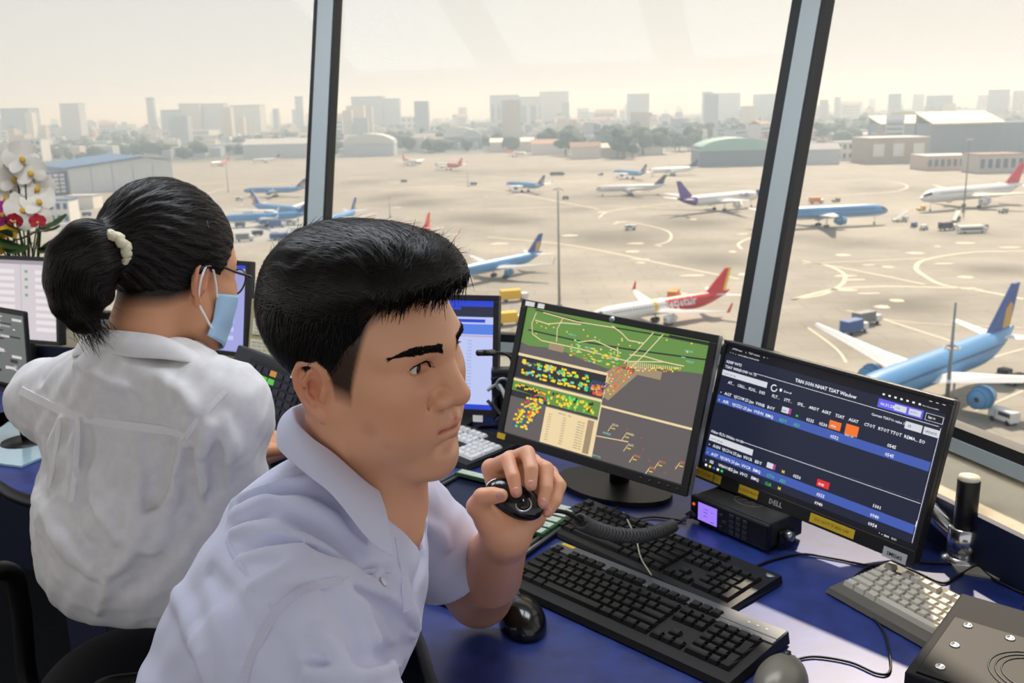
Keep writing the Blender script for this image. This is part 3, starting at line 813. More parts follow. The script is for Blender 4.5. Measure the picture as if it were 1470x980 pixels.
ax = RE-RS; cut_sleeve(S, RSE, ax, .12); S.chain([RSE+ax*.3, RSE, RSE-ax*.1], [.070, .070, .055], .003, 's')
S.plane((0, 0, .60), (0, 0, -1))
sme = S.mesh('shirt', .0032, (-.62, .55, .56), (.16, 1.36, 1.24))
shirt = toman(link('shirt', sme, SHIRT)); bvs = bvh_of(sme)

def adopt(o, par):
    """parent keeping the world position"""
    o.parent = par; o.matrix_parent_inverse = par.matrix_world.inverted(); return o
bpy.context.view_layer.update()
def seam(bvh, pts, w, m, par, name='seam', off=.0012, n=5):
    h, nn = px_line(bvh, pts, n)
    if len(h) < 3: return
    for _ in range(3):
        h = [h[0]]+[(h[i-1]+h[i]*2+h[i+1])/4 for i in range(1, len(h)-1)]+[h[-1]]; nn = [nn[0]]+[(nn[i-1]+nn[i]*2+nn[i+1]).normalized() for i in range(1, len(nn)-1)]+[nn[-1]]
    mb = MB(); mb.strip([p+q*off for p, q in zip(h, nn)], w, nn, .004); return adopt(mb.build(name, m), par)
seam(bvs, [(490, 833), (444, 843), (410, 864), (385, 896), (361, 943), (349, 979)], .009, SEAM, shirt, 'armhole_seam', .0015)
seam(bvs, [(326, 776), (346, 814), (396, 880)], .0035, SEAM, shirt, 'yoke_seam', .0008)
seam(bvs, [(490, 833), (530, 818), (562, 820)], .004, SEAM, shirt, 'shoulder_seam', .0008)
seam(bvs, [(572, 772), (577, 800), (582, 840), (586, 875)], .016, SHIRT, shirt, 'button_placket', .001)

# collar: right leaf from its two edges, left leaf mirrored in the torso's middle plane
def collar(par, cp, cn, top, outer, m, tipn, back, seg=8, bulge=.006, stand=.035):
    cn = Vector(cn).normalized(); cp = Vector(cp)
    refl = lambda p: p-cn*(2*(p-cp).dot(cn))
    top = [Vector(p) for p in top]; outer = [Vector(p) for p in outer]
    T = [refl(p) for p in reversed(top)]+top if False else None
    def leaf(tp, ot):
        n = 24
        tl = spline(tp, 8); ol = spline(ot, 8)
        def samp(l, s): i = s*(len(l)-1); return l[int(i)].lerp(l[min(int(i)+1, len(l)-1)], i % 1)
        return [samp(tl, k/n) for k in range(n+1)], [samp(ol, k/n) for k in range(n+1)]
    t1, o1 = leaf(top, outer)
    tl = [refl(p) for p in reversed(t1)]+t1[1:] if False else [refl(p) for p in reversed(t1)]+t1
    ol = [refl(p) for p in reversed(o1)]+o1
    ctr = sum((p for p in tl), Vector())/len(tl)
    rows = []; K = 7
    inner = []
    for a, b in zip(tl, ol):
        out = (a-ctr); out.z = 0; out = out.normalized() if out.length > 1e-6 else Vector((1, 0, 0))
        r = []
        for k in range(K+1):
            s = k/K; r.append(a.lerp(b, s)+(out*.6+Vector((0, 0, .8)))*bulge*math.sin(PI*s)+out*.001)
        r = [a-out*.006-Vector((0, 0, stand)), a-out*.004-Vector((0, 0, .010)), a-out*.0015+Vector((0, 0, .0012))]+r
        rows.append(r)
    mb = MB(); nn = len(rows[0]); vs = [p for r in rows for p in r]; fs = []
    for i in range(len(rows)-1):
        for k in range(nn-1): fs.append((i*nn+k, i*nn+k+1, (i+1)*nn+k+1, (i+1)*nn+k))
    mb.add(vs, fs, None, True); o = mb.build('collar', m)
    sd = o.modifiers.new('thickness', 'SOLIDIFY'); sd.thickness = .0022; sd.offset = 0
    sb = o.modifiers.new('smooth', 'SUBSURF'); sb.levels = 1; sb.render_levels = 1
    return adopt(o, par), tl, ol
top = [atd(418, 588, 1.055), atd(424, 606, 1.02), atd(448, 630, .995), atd(479, 652, .983), atd(522, 690, .985), atd(545, 706, .998)]
outer = [atd(398, 630, 1.062), atd(404, 648, 1.02), atd(440, 680, .965), atd(479, 712, .945), atd(530, 776, .935), atd(566, 800, .940), atd(578, 778, .955)]
outer = outer[:-1]
sh_ax = Vector((LS-RS).tolist()).normalized()
cpl = Vector(top[0])+sh_ax*.004
collar(shirt, cpl, sh_ax, top, outer, SHIRT, None, None)
hb, nb_ = ray_on(bvs, 549, 836)
if hb: adopt(MB().lathe([(.0001, .0), (.0052, .0), (.0054, .0012), (.0040, .002), (.0001, .0016)], 14, frame(hb+nb_*.001, nb_.orthogonal(), nb_), cap=False).build('button', mat('shirt_button', (232, 232, 240), .35)), shirt)

# trousers and shoes, mostly below the desk line
TROU = mat('dark_trousers', (22, 23, 30), .85)
SHOE = mat('black_shoe', (14, 14, 15), .35)
def trousers(par, hipc, fwd, side, seat_z, name='trousers', reach=.44):
    f = Vector(fwd).normalized(); s = Vector(side).normalized(); h = Vector(hipc); S = Solid()
    S.ell(h, (.17, .17, .12), .03)
    kn = []
    for g in (-1, 1):
        a = h+s*(.09*g)+Vector((0, 0, -.02)); k = a+f*reach+s*(.02*g)+Vector((0, 0, -.0)); an = Vector((k.x+f.x*.04, k.y+f.y*.04, .10))
        S.chain([a, k], [.088, .066], .05); S.chain([k, an], [.066, .050], .03); kn.append(an)
    S.plane((0, 0, .085), (0, 0, -1))
    me = S.mesh(name, .012, tuple(h-Vector((.85, .85, .6))), tuple(h+Vector((.85, .85, .25)))); o = adopt(link(name, me, TROU), par)
    for an in kn:
        S = Solid(); S.chain([Vector((an.x, an.y, .045)), Vector((an.x, an.y, .04))+f*.17], [.042, .036], .02); S.cap(an, Vector((an.x, an.y, .05)), .04, .04, .02); S.plane((0, 0, .005), (0, 0, -1))
        adopt(link('shoe', S.mesh('shoe', .008, (an.x-.3, an.y-.3, -.02), (an.x+.3, an.y+.3, .2)), SHOE), par)
    return o
trousers(man, (-.44, .965, .575), (1, .05, 0), (-.05, 1, 0), .5)
# ============================================================ the woman
WR = [[0.8774, 0.4544, 0.1539], [-0.4797, 0.8302, 0.2838], [0.0012, -0.3229, 0.9464]]
WT = (-0.5396, 1.4787, 1.2481)
woman = empty('person', (-.78, 1.42, 0), 0, 'seated woman seen from behind in a white shirt with black ponytail, glasses and mask', 'person', 'controllers at the desk')
wv = lambda x, y, d: npv(atd(x, y, d))
WNK = npv(WT)+np.array(WR, np.float32) @ npv((0, -.055, -.13))
WRS = wv(315, 590, 1.385); WLS = wv(78, 574, 1.60)
WRE = wv(322, 745, 1.45); WRW = WRE+npv((-.03, .24, .02)); WLE = WLS+npv((.16, .16, -.20)); WLW = WLE+npv((.16, .17, .0))
WUP = wv(180, 640, 1.50); WLO = wv(165, 830, 1.44); WHIP = npv((WLO[0]-.02, WLO[1]-.02, .60))
wax = Vector((WRS-WLS).tolist()).normalized(); wf = Vector((-wax.y, wax.x, 0)).normalized()
WAX = np.array([list(wax), list(wf), list(wax.cross(wf))], np.float32).T
def simple_hand(S, w, d, up):
    d = Vector(d).normalized(); u = Vector(up).normalized(); s = d.cross(u).normalized(); w = Vector(w)
    S.cap(w, w+d*.07, .022, .026, .015)
    for k in range(4):
        a = w+d*.075+s*(.027-.018*k); l = (.068, .078, .072, .056)[k]
        S.chain([w+d*.03+s*(.012-.008*k), a, a+d*l*.5+u*.006, a+d*l-u*.012], [.014, .010, .009, .0075], .006)
    S.chain([w+d*.015+s*.02, w+d*.045+s*.05, w+d*.075+s*.058], [.014, .011, .009], .008)
def woman_body():
    S = Solid(); L = Local(S, WR, WT); add_head(L, True)
    S.cap(L.w((0, -.030, -.030)), WNK+npv((0, 0, -.02)), .052, .056, .03)
    S.cap(WNK+npv((0, 0, -.02)), WRS, .036, .040, .03); S.cap(WNK+npv((0, 0, -.02)), WLS, .036, .040, .03)
    S.ell(WUP+npv((.04, .06, 0)), (.14, .08, .12), .05, rot=WAX)
    S.cap(WRS, WRE, .045, .040, .03); S.cap(WRE, WRW, .040, .027, .02); simple_hand(S, WRW, (.3, 1, -.1), (0, 0, 1))
    S.cap(WLS, WLE, .045, .040, .03); S.cap(WLE, WLW, .040, .027, .02); simple_hand(S, WLW, (.4, 1, -.1), (0, 0, 1))
    return S.mesh('body', .0030, (-1.15, 1.15, .72), (.05, 2.2, 1.45))
wme = woman_body()
P, A, C, blend = skin_colors(wme, WR, WT, (208, 152, 116), (170, 100, 90))
hz = np.interp(P[:, 1], [-.12, -.09, -.05, -.02, -.008, .0, .01, .03, .045, .06, .09], [-.056, -.054, -.046, -.030, .03, .034, .020, .018, .05, .075, .088])
blend(np.clip((P[:, 2]-hz)/.022, 0, 1)*(P[:, 1] < .1)*(P[:, 1] > -.12)*(np.abs(P[:, 0]) < .09)*(A[:, 0] < .078), (22, 17, 15))
set_col(wme, 'Col', C)
def towoman(o): o.parent = woman; o.matrix_parent_inverse = Matrix.Translation((.78, -1.42, 0)); return o
towoman(link('body', wme, SKIN_W))
for sx in (1, -1):
    e = eyeball(woman, WR, WT, (sx*.0305, .0740, .0270), (0, 1, -.2)); e.matrix_parent_inverse = Matrix.Translation((.78, -1.42, 0))
brows(towoman, WR, WT, wme)
HAIRW = mat('brown_black_hair', (11, 9, 8), .6, spec=.14)
HAIRWS = mat('brown_black_strand', (20, 14, 11), .42, spec=.32)
def woman_hair():
    rng = np.random.default_rng(9); S = Solid(); L = Local(S, WR, WT); RR = np.array(WR, np.float32); T = npv(WT); Wm = Matrix(WR)
    L.ell((0, -.014, .055), (.086, .108, .094), .01)
    L.ell((0, -.030, .070), (.082, .095, .086), .03)
    L.ell((0, -.085, .035), (.055, .045, .055), .03)
    def region(Pw):
        q = (Pw-T) @ RR
        h = np.interp(q[:, 1], [-.12, -.09, -.05, -.025, -.010, .0, .01, .03, .045, .06, .09], [-.056, -.054, -.046, -.032, .024, .030, .022, .018, .05, .075, .088])
        return (h-q[:, 2])*.7
    S.add(region, WT, 1e9, .010, 'i')
    knot = npv((0, -.125, .052))
    def comb(Pw):
        q = (Pw-T) @ RR; v = q-knot; a = np.arctan2(v[:, 0], v[:, 2]+.0); 
        return .0012*np.sin(a*26+3*np.sin(q[:, 1]*40))+.0007*np.sin(a*61)
    S.add(comb, WT, 1e9, .01, 'd')
    tail = [L.w((0, -.112, .052)), wv(150, 352, 1.375), wv(126, 350, 1.365), wv(108, 372, 1.37), wv(104, 402, 1.38), wv(106, 432, 1.385), wv(118, 456, 1.385), wv(132, 468, 1.38)]
    S.chain(tail, [.030, .026, .036, .040, .040, .034, .024, .010], .02)
    S.chain([tail[2], wv(140, 385, 1.36), wv(142, 420, 1.365), wv(128, 450, 1.375)], [.026, .028, .022, .010], .02)
    me = S.mesh('hair', .0034, (-.84, 1.20, 1.06), (-.36, 1.70, 1.46)); o = towoman(link('hair', me, HAIRW)); surf = bvh_of(me)
    mb = MB(); kw = Vector(L.w(knot).tolist()); tp = [Vector(p.tolist()) for p in tail]
    V, N = surface_samples(me, 5200, rng); j = rng.normal(0, .10, (len(V), 3)); lf = rng.uniform(.0003, .0016, len(V)); ln = rng.uniform(.03, .06, len(V))
    def d(p, i):
        p = Vector(p); q = (npv(p)-T) @ RR
        if q[1] > -.112: return (kw-p).normalized()+Vector(j[i].tolist())
        k = min(range(1, len(tp)-1), key=lambda k: (tp[k]-p).length)
        return (tp[k+1]-tp[k-1]).normalized()+Vector(j[i].tolist())*1.3
    strands(mb, V, d, lambda i: ln[i], .0009, 5, surf, lambda i, s: lf[i])
    ends = [tp[-2].lerp(tp[-1], rng.random())+Vector(rng.normal(0, .012, 3).tolist()) for k in range(320)]; je = rng.normal(0, .35, (320, 3))
    strands(mb, ends, lambda p, i: (tp[-1]-tp[-2]).normalized()+Vector(je[i].tolist())+Vector((0, 0, -.4)), lambda i: .016+.022*((i*37) % 100)/100, .0010, 5, None)
    V, N = surface_samples(me, 220, rng); j5 = rng.normal(0, .6, (220, 3))
    strands(mb, V, lambda p, i: (kw-Vector(p)).normalized()*.8+Vector(N[i].tolist())*.45+Vector(j5[i].tolist())*.4, lambda i: .022, .0005, 4, None)
    s = mb.build('hair_strands', HAIRWS, o); s['kind'] = 'stuff'
    # scrunchie
    axis = (tp[1]-tp[0]).normalized(); c = wv(163, 357, 1.372); M = frame(Vector(c.tolist()), axis.orthogonal(), axis)
    ring = [M @ Vector((.023*math.cos(a), .023*math.sin(a), .004*math.sin(9*a))) for a in [2*PI*k/60 for k in range(61)]]
    towoman(MB().tube(ring, [.0072+.0009*math.sin(k*1.9) for k in range(61)], 8).build('hair_tie', mat('cream_elastic', (216, 208, 178), .8, bump=(300, .4, .002))))
woman_hair()
# shirt
def woman_shirt_base():
    S = Solid()
    S.cap(WNK+npv((0, 0, -.035)), WRS, .072, .070, .05); S.cap(WNK+npv((0, 0, -.035)), WLS, .072, .068, .05)
    S.ell(WUP+npv((.03, .05, .02)), (.185, .115, .16), .05, rot=WAX)
    S.ell((WUP+WLO)/2+npv((.02, .05, 0)), (.190, .125, .20), .06, rot=WAX)
    S.ell(WLO+npv((.02, .05, .02)), (.175, .125, .15), .08, rot=WAX)
    S.chain([WRS, WRE, WRE+(WRW-WRE)*.6], [.070, .066, .058], .03); S.chain([WLS, WLE, WLE+(WLW-WLE)*.6], [.066, .062, .056], .03)
    return S
SB = woman_shirt_base(); b_ = SB.mesh('shirt', .009, (-1.3, 1.0, .45), (0, 2.1, 1.25)); bvw0 = bvh_of(b_)
S = woman_shirt_base()
folds(S, bvw0, [([(86, 602), (80, 650), (70, 705)], .012, 1), ([(112, 604), (110, 650), (103, 725)], .012, 1), ([(122, 612), (122, 660), (118, 720)], .009, -1), ([(74, 606), (66, 650), (56, 700)], .009, -1),
    ([(262, 640), (250, 700), (230, 770)], .016, 1), ([(245, 640), (230, 690), (205, 740)], .012, -1), ([(285, 640), (275, 690), (280, 740)], .014, -1),
    ([(300, 610), (290, 660), (300, 720)], .014, 1), ([(325, 600), (330, 650), (318, 700)], .012, 1), ([(312, 640), (312, 680), (300, 720)], .010, -1),
    ([(130, 720), (170, 770), (230, 800)], .012, 1), ([(60, 720), (90, 780), (140, 830)], .013, 1), ([(80, 720), (110, 770), (160, 812)], .010, -1),
    ([(150, 830), (180, 800), (220, 740)], .012, 1), ([(40, 640), (52, 700), (60, 760)], .010, 1), ([(190, 640), (200, 690), (190, 750)], .008, 1), ([(180, 850), (205, 830), (230, 800)], .010, -1),
    ([(110, 520), (150, 545), (190, 560)], .008, 1), ([(230, 540), (260, 560), (280, 590)], .008, 1), ([(60, 545), (80, 520), (100, 505)], .008, -1), ([(140, 880), (150, 850), (150, 820)], .008, 1)])
S.add(wob(.0026, (34, 27, 22), .1), WNK, 1e9, .01, 'd'); S.add(wob(.0014, (-55, 80, 60), 2.), WNK, 1e9, .01, 'd'); S.add(wob(.0008, (120, 90, -100), .5), WNK, 1e9, .01, 'd')
S.chain([WNK+npv((.0, .01, -.05)), WT], [.055, .058], .012, 's')
for a, b in ((WRE, WRW), (WLE, WLW)):
    e = a+(b-a)*.55; cut_sleeve(S, e, b-a, .08); S.chain([e+(b-a)*.3, e, e-(b-a)*.12], [.048, .048, .042], .003, 's')
S.plane((0, 0, float(WLO[2])-.045), (0, 0, -1))
wsm = S.mesh('shirt', .0042, (-1.3, 1.0, .45), (0, 2.1, 1.25)); wshirt = towoman(link('shirt', wsm, SHIRT_W)); bpy.context.view_layer.update(); bvw = bvh_of(wsm)
SEAMW = mat('linen_seam', (236, 234, 236), .8)
seam(bvw, [(30, 560), (70, 580), (110, 597), (180, 610), (250, 618), (266, 628)], .013, SEAMW, wshirt, 'yoke_seam', .0022)
seam(bvw, [(266, 628), (290, 596), (324, 562)], .008, SEAMW, wshirt, 'armhole_seam', .0020)
seam(bvw, [(86, 600), (80, 650), (70, 700)], .007, SEAMW, wshirt, 'pleat', .0024); seam(bvw, [(112, 602), (110, 650), (103, 720)], .007, SEAMW, wshirt, 'pleat', .0024)
wt = [atd(150, 474, 1.40), atd(190, 477, 1.385), atd(235, 484, 1.385), atd(275, 502, 1.40), atd(305, 522, 1.43), atd(318, 532, 1.47)]
wo = [atd(150, 506, 1.385), atd(190, 513, 1.365), atd(240, 516, 1.36), atd(285, 524, 1.37), atd(312, 540, 1.40), atd(322, 544, 1.45)]
collar(wshirt, Vector(wt[0]), wax, wt, wo, SHIRT_W, None, None, bulge=.005)
trousers(woman, (float(WHIP[0])+.03, float(WHIP[1])+.03, .585), wf, wax, .5)
# mask, loops, glasses in head coordinates
WM = Matrix(WR).to_4x4(); WM.translation = Vector(WT)
def wl(p): return WM @ Vector(p)
mb = MB(); rows = []
for j in range(13):
    v = j/12
    for i in range(17):
        u = -1+2*i/16; x = math.copysign(.0745*abs(u)**.66, u)
        y = .116-.088*abs(u)**2.2-.010*abs(v-.45)*(1-abs(u))+(.010*math.exp(-((v-.15)/.2)**2)*(1-abs(u)))
        z = .004-.100*v*(1-.32*abs(u)**1.5)-.020*abs(u)**1.5*.6+.0015*math.sin(v*PI*6)
        rows.append(wl((x, y-.02*max(v-.6, 0), z)))
bvf = bvh_of(wme)
for i, q in enumerate(rows):
    for _ in range(2):
        h, nn, _i, _d = bvf.find_nearest(rows[i])
        if (rows[i]-h).dot(nn) < .004: rows[i] = h+nn*.004
fs = [(j*17+i, j*17+i+1, (j+1)*17+i+1, (j+1)*17+i) for j in range(12) for i in range(16)]
mb.add(rows, fs, None, True); mk = mb.build('face_mask', mat('mask_blue', (168, 202, 232), .8, bump=(900, .2, .0006)))
sd = mk.modifiers.new('thickness', 'SOLIDIFY'); sd.thickness = .002; towoman(mk)
LOOP = mat('mask_loop', (236, 236, 238), .8)
for sx in (1, -1):
    for pts in ([(.0745, .028, -.014), (.076, .018, .010), (.079, .004, .030), (.083, -.012, .030)], [(.0735, .028, -.064), (.075, .008, -.046), (.078, -.012, -.026), (.088, -.024, .004), (.086, -.018, .022), (.083, -.012, .030)]):
        adopt(MB().tube(spline([wl((sx*x, y, z)) for x, y, z in pts], 6), .0019, 6).build('ear_loop', LOOP), mk) if False else towoman(MB().tube(spline([wl((sx*x, y, z)) for x, y, z in pts], 6), .0019, 6).build('mask_loop', LOOP))
GLF = mat('glasses_frame', (40, 24, 26), .25, spec=.6); 
GL = bpy.data.materials.new('lens'); GL.use_nodes = True
_t = GL.node_tree; _t.nodes.clear(); o_ = _t.nodes.new('ShaderNodeOutputMaterial'); tr = _t.nodes.new('ShaderNodeBsdfTransparent'); gl = _t.nodes.new('ShaderNodeBsdfGlossy'); mxs = _t.nodes.new('ShaderNodeMixShader')
fr_ = _t.nodes.new('ShaderNodeFresnel'); fr_.inputs[0].default_value = 1.5; gl.inputs['Roughness'].default_value = .02; tr.inputs[0].default_value = (.94, .94, .95, 1)
_t.links.new(fr_.outputs[0], mxs.inputs[0]); _t.links.new(tr.outputs[0], mxs.inputs[1]); _t.links.new(gl.outputs[0], mxs.inputs[2]); _t.links.new(mxs.outputs[0], o_.inputs[0])
gf = empty('glasses', (0, 0, 0)); gf.parent = woman; gf.matrix_parent_inverse = Matrix.Translation((.78, -1.42, 0))
bpy.context.view_layer.update()
for sx in (1, -1):
    rim = [wl((sx*(.034+.026*math.cos(a)*(1+.08*math.sin(a))), .110-.010*abs(math.cos(a)+.2)*(math.cos(a) > 0), .022+.021*math.sin(a))) for a in [2*PI*k/36 for k in range(37)]]
    adopt(MB().tube(rim, .0016, 6).build('rim', GLF), gf)
    c = sum((p for p in rim[:-1]), Vector())/36; adopt(MB().add([c]+rim[:-1], [(0, 1+k, 1+(k+1) % 36) for k in range(36)]).build('lens', GL), gf)
    adopt(MB().tube(spline([wl((sx*.060, .104, .030)), wl((sx*.070, .098, .031)), wl((sx*.0745, .06, .032)), wl((sx*.080, .010, .036)), wl((sx*.084, -.016, .030)), wl((sx*.083, -.030, .014))], 6), [.0022]*31, 6).build('temple', GLF), gf)
adopt(MB().tube(spline([wl((.010, .111, .028)), wl((0, .114, .031)), wl((-.010, .111, .028))], 5), .0016, 6).build('bridge', GLF), gf)
# ------------------------------------------------------------------ equipment on the desk
BLK = mat('black_plastic', (20, 20, 22), .42, spec=.45); BLK2 = mat('black_gloss_plastic', (12, 12, 14), .16, spec=.6)
DGR = mat('dark_grey_plastic', (46, 48, 52), .5); SIL = mat('silver_plastic', (142, 146, 150), .38, metal=.5)
WHT = mat('white_plastic', (222, 222, 218), .5); BEI = mat('beige_plastic', (206, 198, 172), .55)
CHR = mat('chrome', (206, 208, 212), .18, metal=1.0); STEEL = mat('steel_rail', (176, 178, 180), .3, metal=.9)
YEL = mat('yellow_label', (206, 172, 40), .6); INK = mat('black_ink', (16, 16, 16), .7); PAP = mat('paper_white', (232, 230, 224), .8)
RUB = mat('cable_rubber', (16, 16, 17), .5)
def em(name, c, s=1.0):
    if name in MATS: return MATS[name]
    m = bpy.data.materials.new(name); m.use_nodes = True; MATS[name] = m; b = m.node_tree.nodes['Principled BSDF']
    b.inputs['Base Color'].default_value = (.01, .01, .01, 1); b.inputs['Roughness'].default_value = .35; b.inputs['Specular IOR Level'].default_value = .3
    b.inputs['Emission Color'].default_value = rgb(*c); b.inputs['Emission Strength'].default_value = s; return m
class Screen:
    """flat lit picture on a monitor face; u right, v down, both 0..1"""
    def __init__(s, par, w, h, y, x0=0, z0=0): s.par = par; s.w = w; s.h = h; s.y = y; s.b = {}; s.x0 = x0; s.z0 = z0
    def P(s, u, v, l=1): return Vector((s.x0+(u-.5)*s.w, s.y-.00015*l, s.z0+(.5-v)*s.h))
    def mb(s, m): return s.b.setdefault(m, MB())
    def rect(s, m, u0, v0, u1, v1, l=1): s.mb(m).add([s.P(u0, v1, l), s.P(u1, v1, l), s.P(u1, v0, l), s.P(u0, v0, l)], [(0, 1, 2, 3)])
    def poly(s, m, pts, l=1): s.mb(m).add([s.P(u, v, l) for u, v in pts], [tuple(range(len(pts)))])
    def line(s, m, pts, w, l=2):
        p = [s.P(u, v, l) for u, v in pts]; s.mb(m).strip(p, w*s.w, (0, -1, 0))
    def text(s, m, u, v, t, h, l=3, align='LEFT', bold=.012):
        M = Matrix.Translation(s.P(u, v, l)) @ Matrix.Rotation(PI/2, 4, 'X'); text_geo(s.mb(m), t, h*s.h, M, align, bold)
    def done(s, names):
        for m, b in s.b.items(): b.build(names.get(m, 'screen_graphics'), MATS[m], s.par)['kind'] = 'stuff'
def monitor(name, M, w, h, bez, label, dep=.045, body=None, bezm=None, stand=True, group='desk monitors', base_xy=None, scr=None, chin=None, standm=None):
    e = empty(name); tag(e, label, 'monitor', group); e.matrix_world = M
    chin = chin or bez; body = body or BLK; bezm = bezm or BLK
    MB().box((-w/2, .004, -h/2), (w/2, dep*.55, h/2), bev=.004).build('housing', body, e)
    MB().box((-w*.34, dep*.5, -h*.3), (w*.34, dep, h*.3), bev=.008).build('back_cover', body, e)
    mb = MB(); mb.box((-w/2, -.004, h/2-bez), (w/2, .005, h/2), bev=.0015); mb.box((-w/2, -.004, -h/2), (w/2, .005, -h/2+chin), bev=.0015)
    mb.box((-w/2, -.004, -h/2+chin), (-w/2+bez, .005, h/2-bez), bev=.001); mb.box((w/2-bez, -.004, -h/2+chin), (w/2, .005, h/2-bez), bev=.001); mb.build('bezel', bezm, e)
    sc = MB().box((-w/2+bez, .0012, -h/2+chin), (w/2-bez, .0042, h/2-bez)).build('screen', scr or em('screen_off', (20, 20, 24)), e)
    S = Screen(sc, w-2*bez, h-bez-chin, .0012, 0, (chin-bez)/2)
    if stand:
        Mi = M.inverted(); z = Vector(M.translation); b = Vector((base_xy[0], base_xy[1], DESK)) if base_xy else Vector((z.x, z.y, DESK))+(M.to_3x3() @ Vector((0, .06, 0)))*Vector((1, 1, 0))
        b.z = DESK; n0 = M @ Vector((0, dep, -h*.12)); xx = M.to_3x3() @ Vector((1, 0, 0)); xx.z = 0; F_ = frame(b, xx, (0, 0, 1))
        st = MB(); yy = F_.to_3x3() @ Vector((0, 1, 0))
        st.tube([b+Vector((0, 0, .01))+yy*.02, b+Vector((0, 0, .06))+yy*.02, n0], [.022, .020, .020], 10, Mi); st.build('stand_neck', standm or body, e)
        mb = MB(); mb.prism([(.115*math.cos(a)*(1+.15*abs(math.cos(a))), .085*math.sin(a)) for a in [2*PI*k/28 for k in range(28)]], 0.0005, .012, Mi @ F_); mb.build('stand_base', standm or body, e)
    return e, S
def pose(t, x, z, s=1.0):
    """4x4 from a centre, an x axis and a z axis"""
    t = CAM+(Vector(t)-CAM)*s; return frame(t, x, z)
# --- ground radar monitor
s = .92; M = pose((.1882, 1.97, .9021), (.779, -.6254, -.0461), (.2083, .1887, .9597), s)
hp, S = monitor('radar_monitor', M, .5*s, .335*s, .015, 'wide black monitor showing a green airport ground map', body=mat('silver_housing', (150, 152, 152), .4, metal=.4), scr=em('radar_grey', (92, 86, 86)), chin=.020, standm=BLK)
em('radar_green', (96, 134, 66)); em('radar_cream', (222, 200, 156)); em('radar_yellow', (232, 200, 40)); em('radar_dark', (42, 40, 44)); em('radar_orange', (216, 120, 60)); em('radar_red', (214, 70, 50)); em('radar_cyan', (120, 200, 180)); em('radar_tan', (150, 132, 104)); em('radar_blue', (60, 80, 120)); em('radar_lime', (90, 210, 90))
S.poly('radar_green', [(0, .28), (0, .0), (1, 0), (1, .225), (.92, .235), (.80, .255), (.66, .27), (.52, .335), (.40, .315), (.22, .27), (.12, .285), (.05, .295)])
S.rect('radar_dark', .80, .005, 1, .028, 2); S.rect('radar_tan', .66, .27, .80, .33, 2); S.poly('radar_tan', [(.50, .38), (.56, .30), (.68, .33), (.555, .56), (.52, .54)], 2); S.rect('radar_tan', .17, .24, .26, .29, 2)
S.line('radar_dark', [(.03, .175), (.30, .18), (.60, .165), (1, .125)], .007); S.line('radar_dark', [(.05, .01), (.35, .035), (.80, .02)], .006)
for pts in ([(.06, .03), (.045, .12), (.06, .20), (.12, .235), (.30, .235)], [(.06, .09), (.14, .10), (.22, .07), (.33, .055)], [(.22, .04), (.20, .12), (.21, .22)], [(.33, .19), (.42, .15), (.55, .19)], [(.50, .02), (.56, .06), (.60, .10), (.68, .10)], [(.72, .01), (.66, .15), (.60, .27)], [(.77, .01), (.70, .17), (.64, .29)], [(.30, .235), (.45, .24), (.62, .25), (.80, .20)], [(.55, .165), (.56, .22)], [(.62, .20), (.70, .19), (.80, .20), (.90, .20)], [(.10, .02), (.30, .04), (.52, .03)]):
    S.line('radar_cream', pts, .0045, 3)
rg = random.Random(7)
def sym(m, u, v, w=.012, h=.018, l=4): S.rect(m, u-w/2, v-h/2, u+w/2, v+h/2, l)
for k in range(26): sym(rg.choice(['radar_yellow', 'radar_cream', 'radar_lime']), rg.uniform(.04, .95), rg.uniform(.02, .22), .008, .010)
for k in range(70): sym(rg.choice(['radar_yellow', 'radar_yellow', 'radar_cream', 'radar_lime', 'radar_cyan', 'radar_orange']), rg.uniform(.30, .57), rg.uniform(.20, .32), rg.uniform(.006, .022), .008)
for k in range(26): S.line('radar_cream', [(.62+.0105*k, .25-.0015*k), (.625+.0105*k, .30-.003*k)], .004, 4); sym(rg.choice(['radar_yellow', 'radar_orange', 'radar_cream']), .62+.0105*k, .30-.003*k+rg.uniform(-.01, .02), .008, .012)
for k in range(60):
    t = rg.random(); q = rg.uniform(-.05, .05); sym(rg.choice(['radar_orange', 'radar_yellow', 'radar_lime', 'radar_cream', 'radar_red']), .61-.09*t+q, .32+.20*t, .007, .010)
for q in (-.05, -.02, .01, .04): S.line('radar_orange', [(.61+q, .30), (.53+q, .51)], .004, 4)
S.line('radar_red', [(.57, .33), (.605, .275), (.66, .33)], .006, 5)
for u, v in ((.90, .10), (.915, .17)): S.text('radar_cyan', u-.01, v, 'VN%d' % (200+int(u*100)), .022)
S.text('radar_cyan', .27, .15, 'HVN 12', .020); sym('radar_cyan', .89, .14, .02, .006)
# side windows
def win(u0, v0, u1, v1, body='radar_dark'):
    S.rect(body, u0, v0, u1, v1, 5); S.rect('radar_cream', u0, v0, u1, v0+.020, 6); S.line('radar_cream', [(u1, v0), (u1, v1)], .004, 6)
win(.0, .365, .525, .555); win(0, .565, .522, .99); S.rect('radar_green', 0, .585, .22, .66, 6); S.rect('radar_green', .22, .585, .52, .70, 6); S.poly('radar_dark', [(.05, .60), (.20, .62), (.14, .66), (.02, .65)], 7)
S.rect('radar_grey', .0, .71, .52, .99, 6)
for k in range(150): sym(rg.choice(['radar_yellow']*4+['radar_lime', 'radar_cyan', 'radar_blue', 'radar_dark']), rg.uniform(.03, .43), rg.choice([.42, .435, .45, .49, .505, .52])+rg.uniform(-.008, .008), rg.uniform(.010, .022), .016, 8)
for k in range(7): S.line('radar_blue', [(.42+.014*k, .53), (.46+.014*k, .44)], .006, 8)
for k in range(26): sym(rg.choice(['radar_yellow', 'radar_orange', 'radar_red']), .49+rg.uniform(-.03, .03), .50+rg.uniform(-.03, .04), .016, .018, 8)
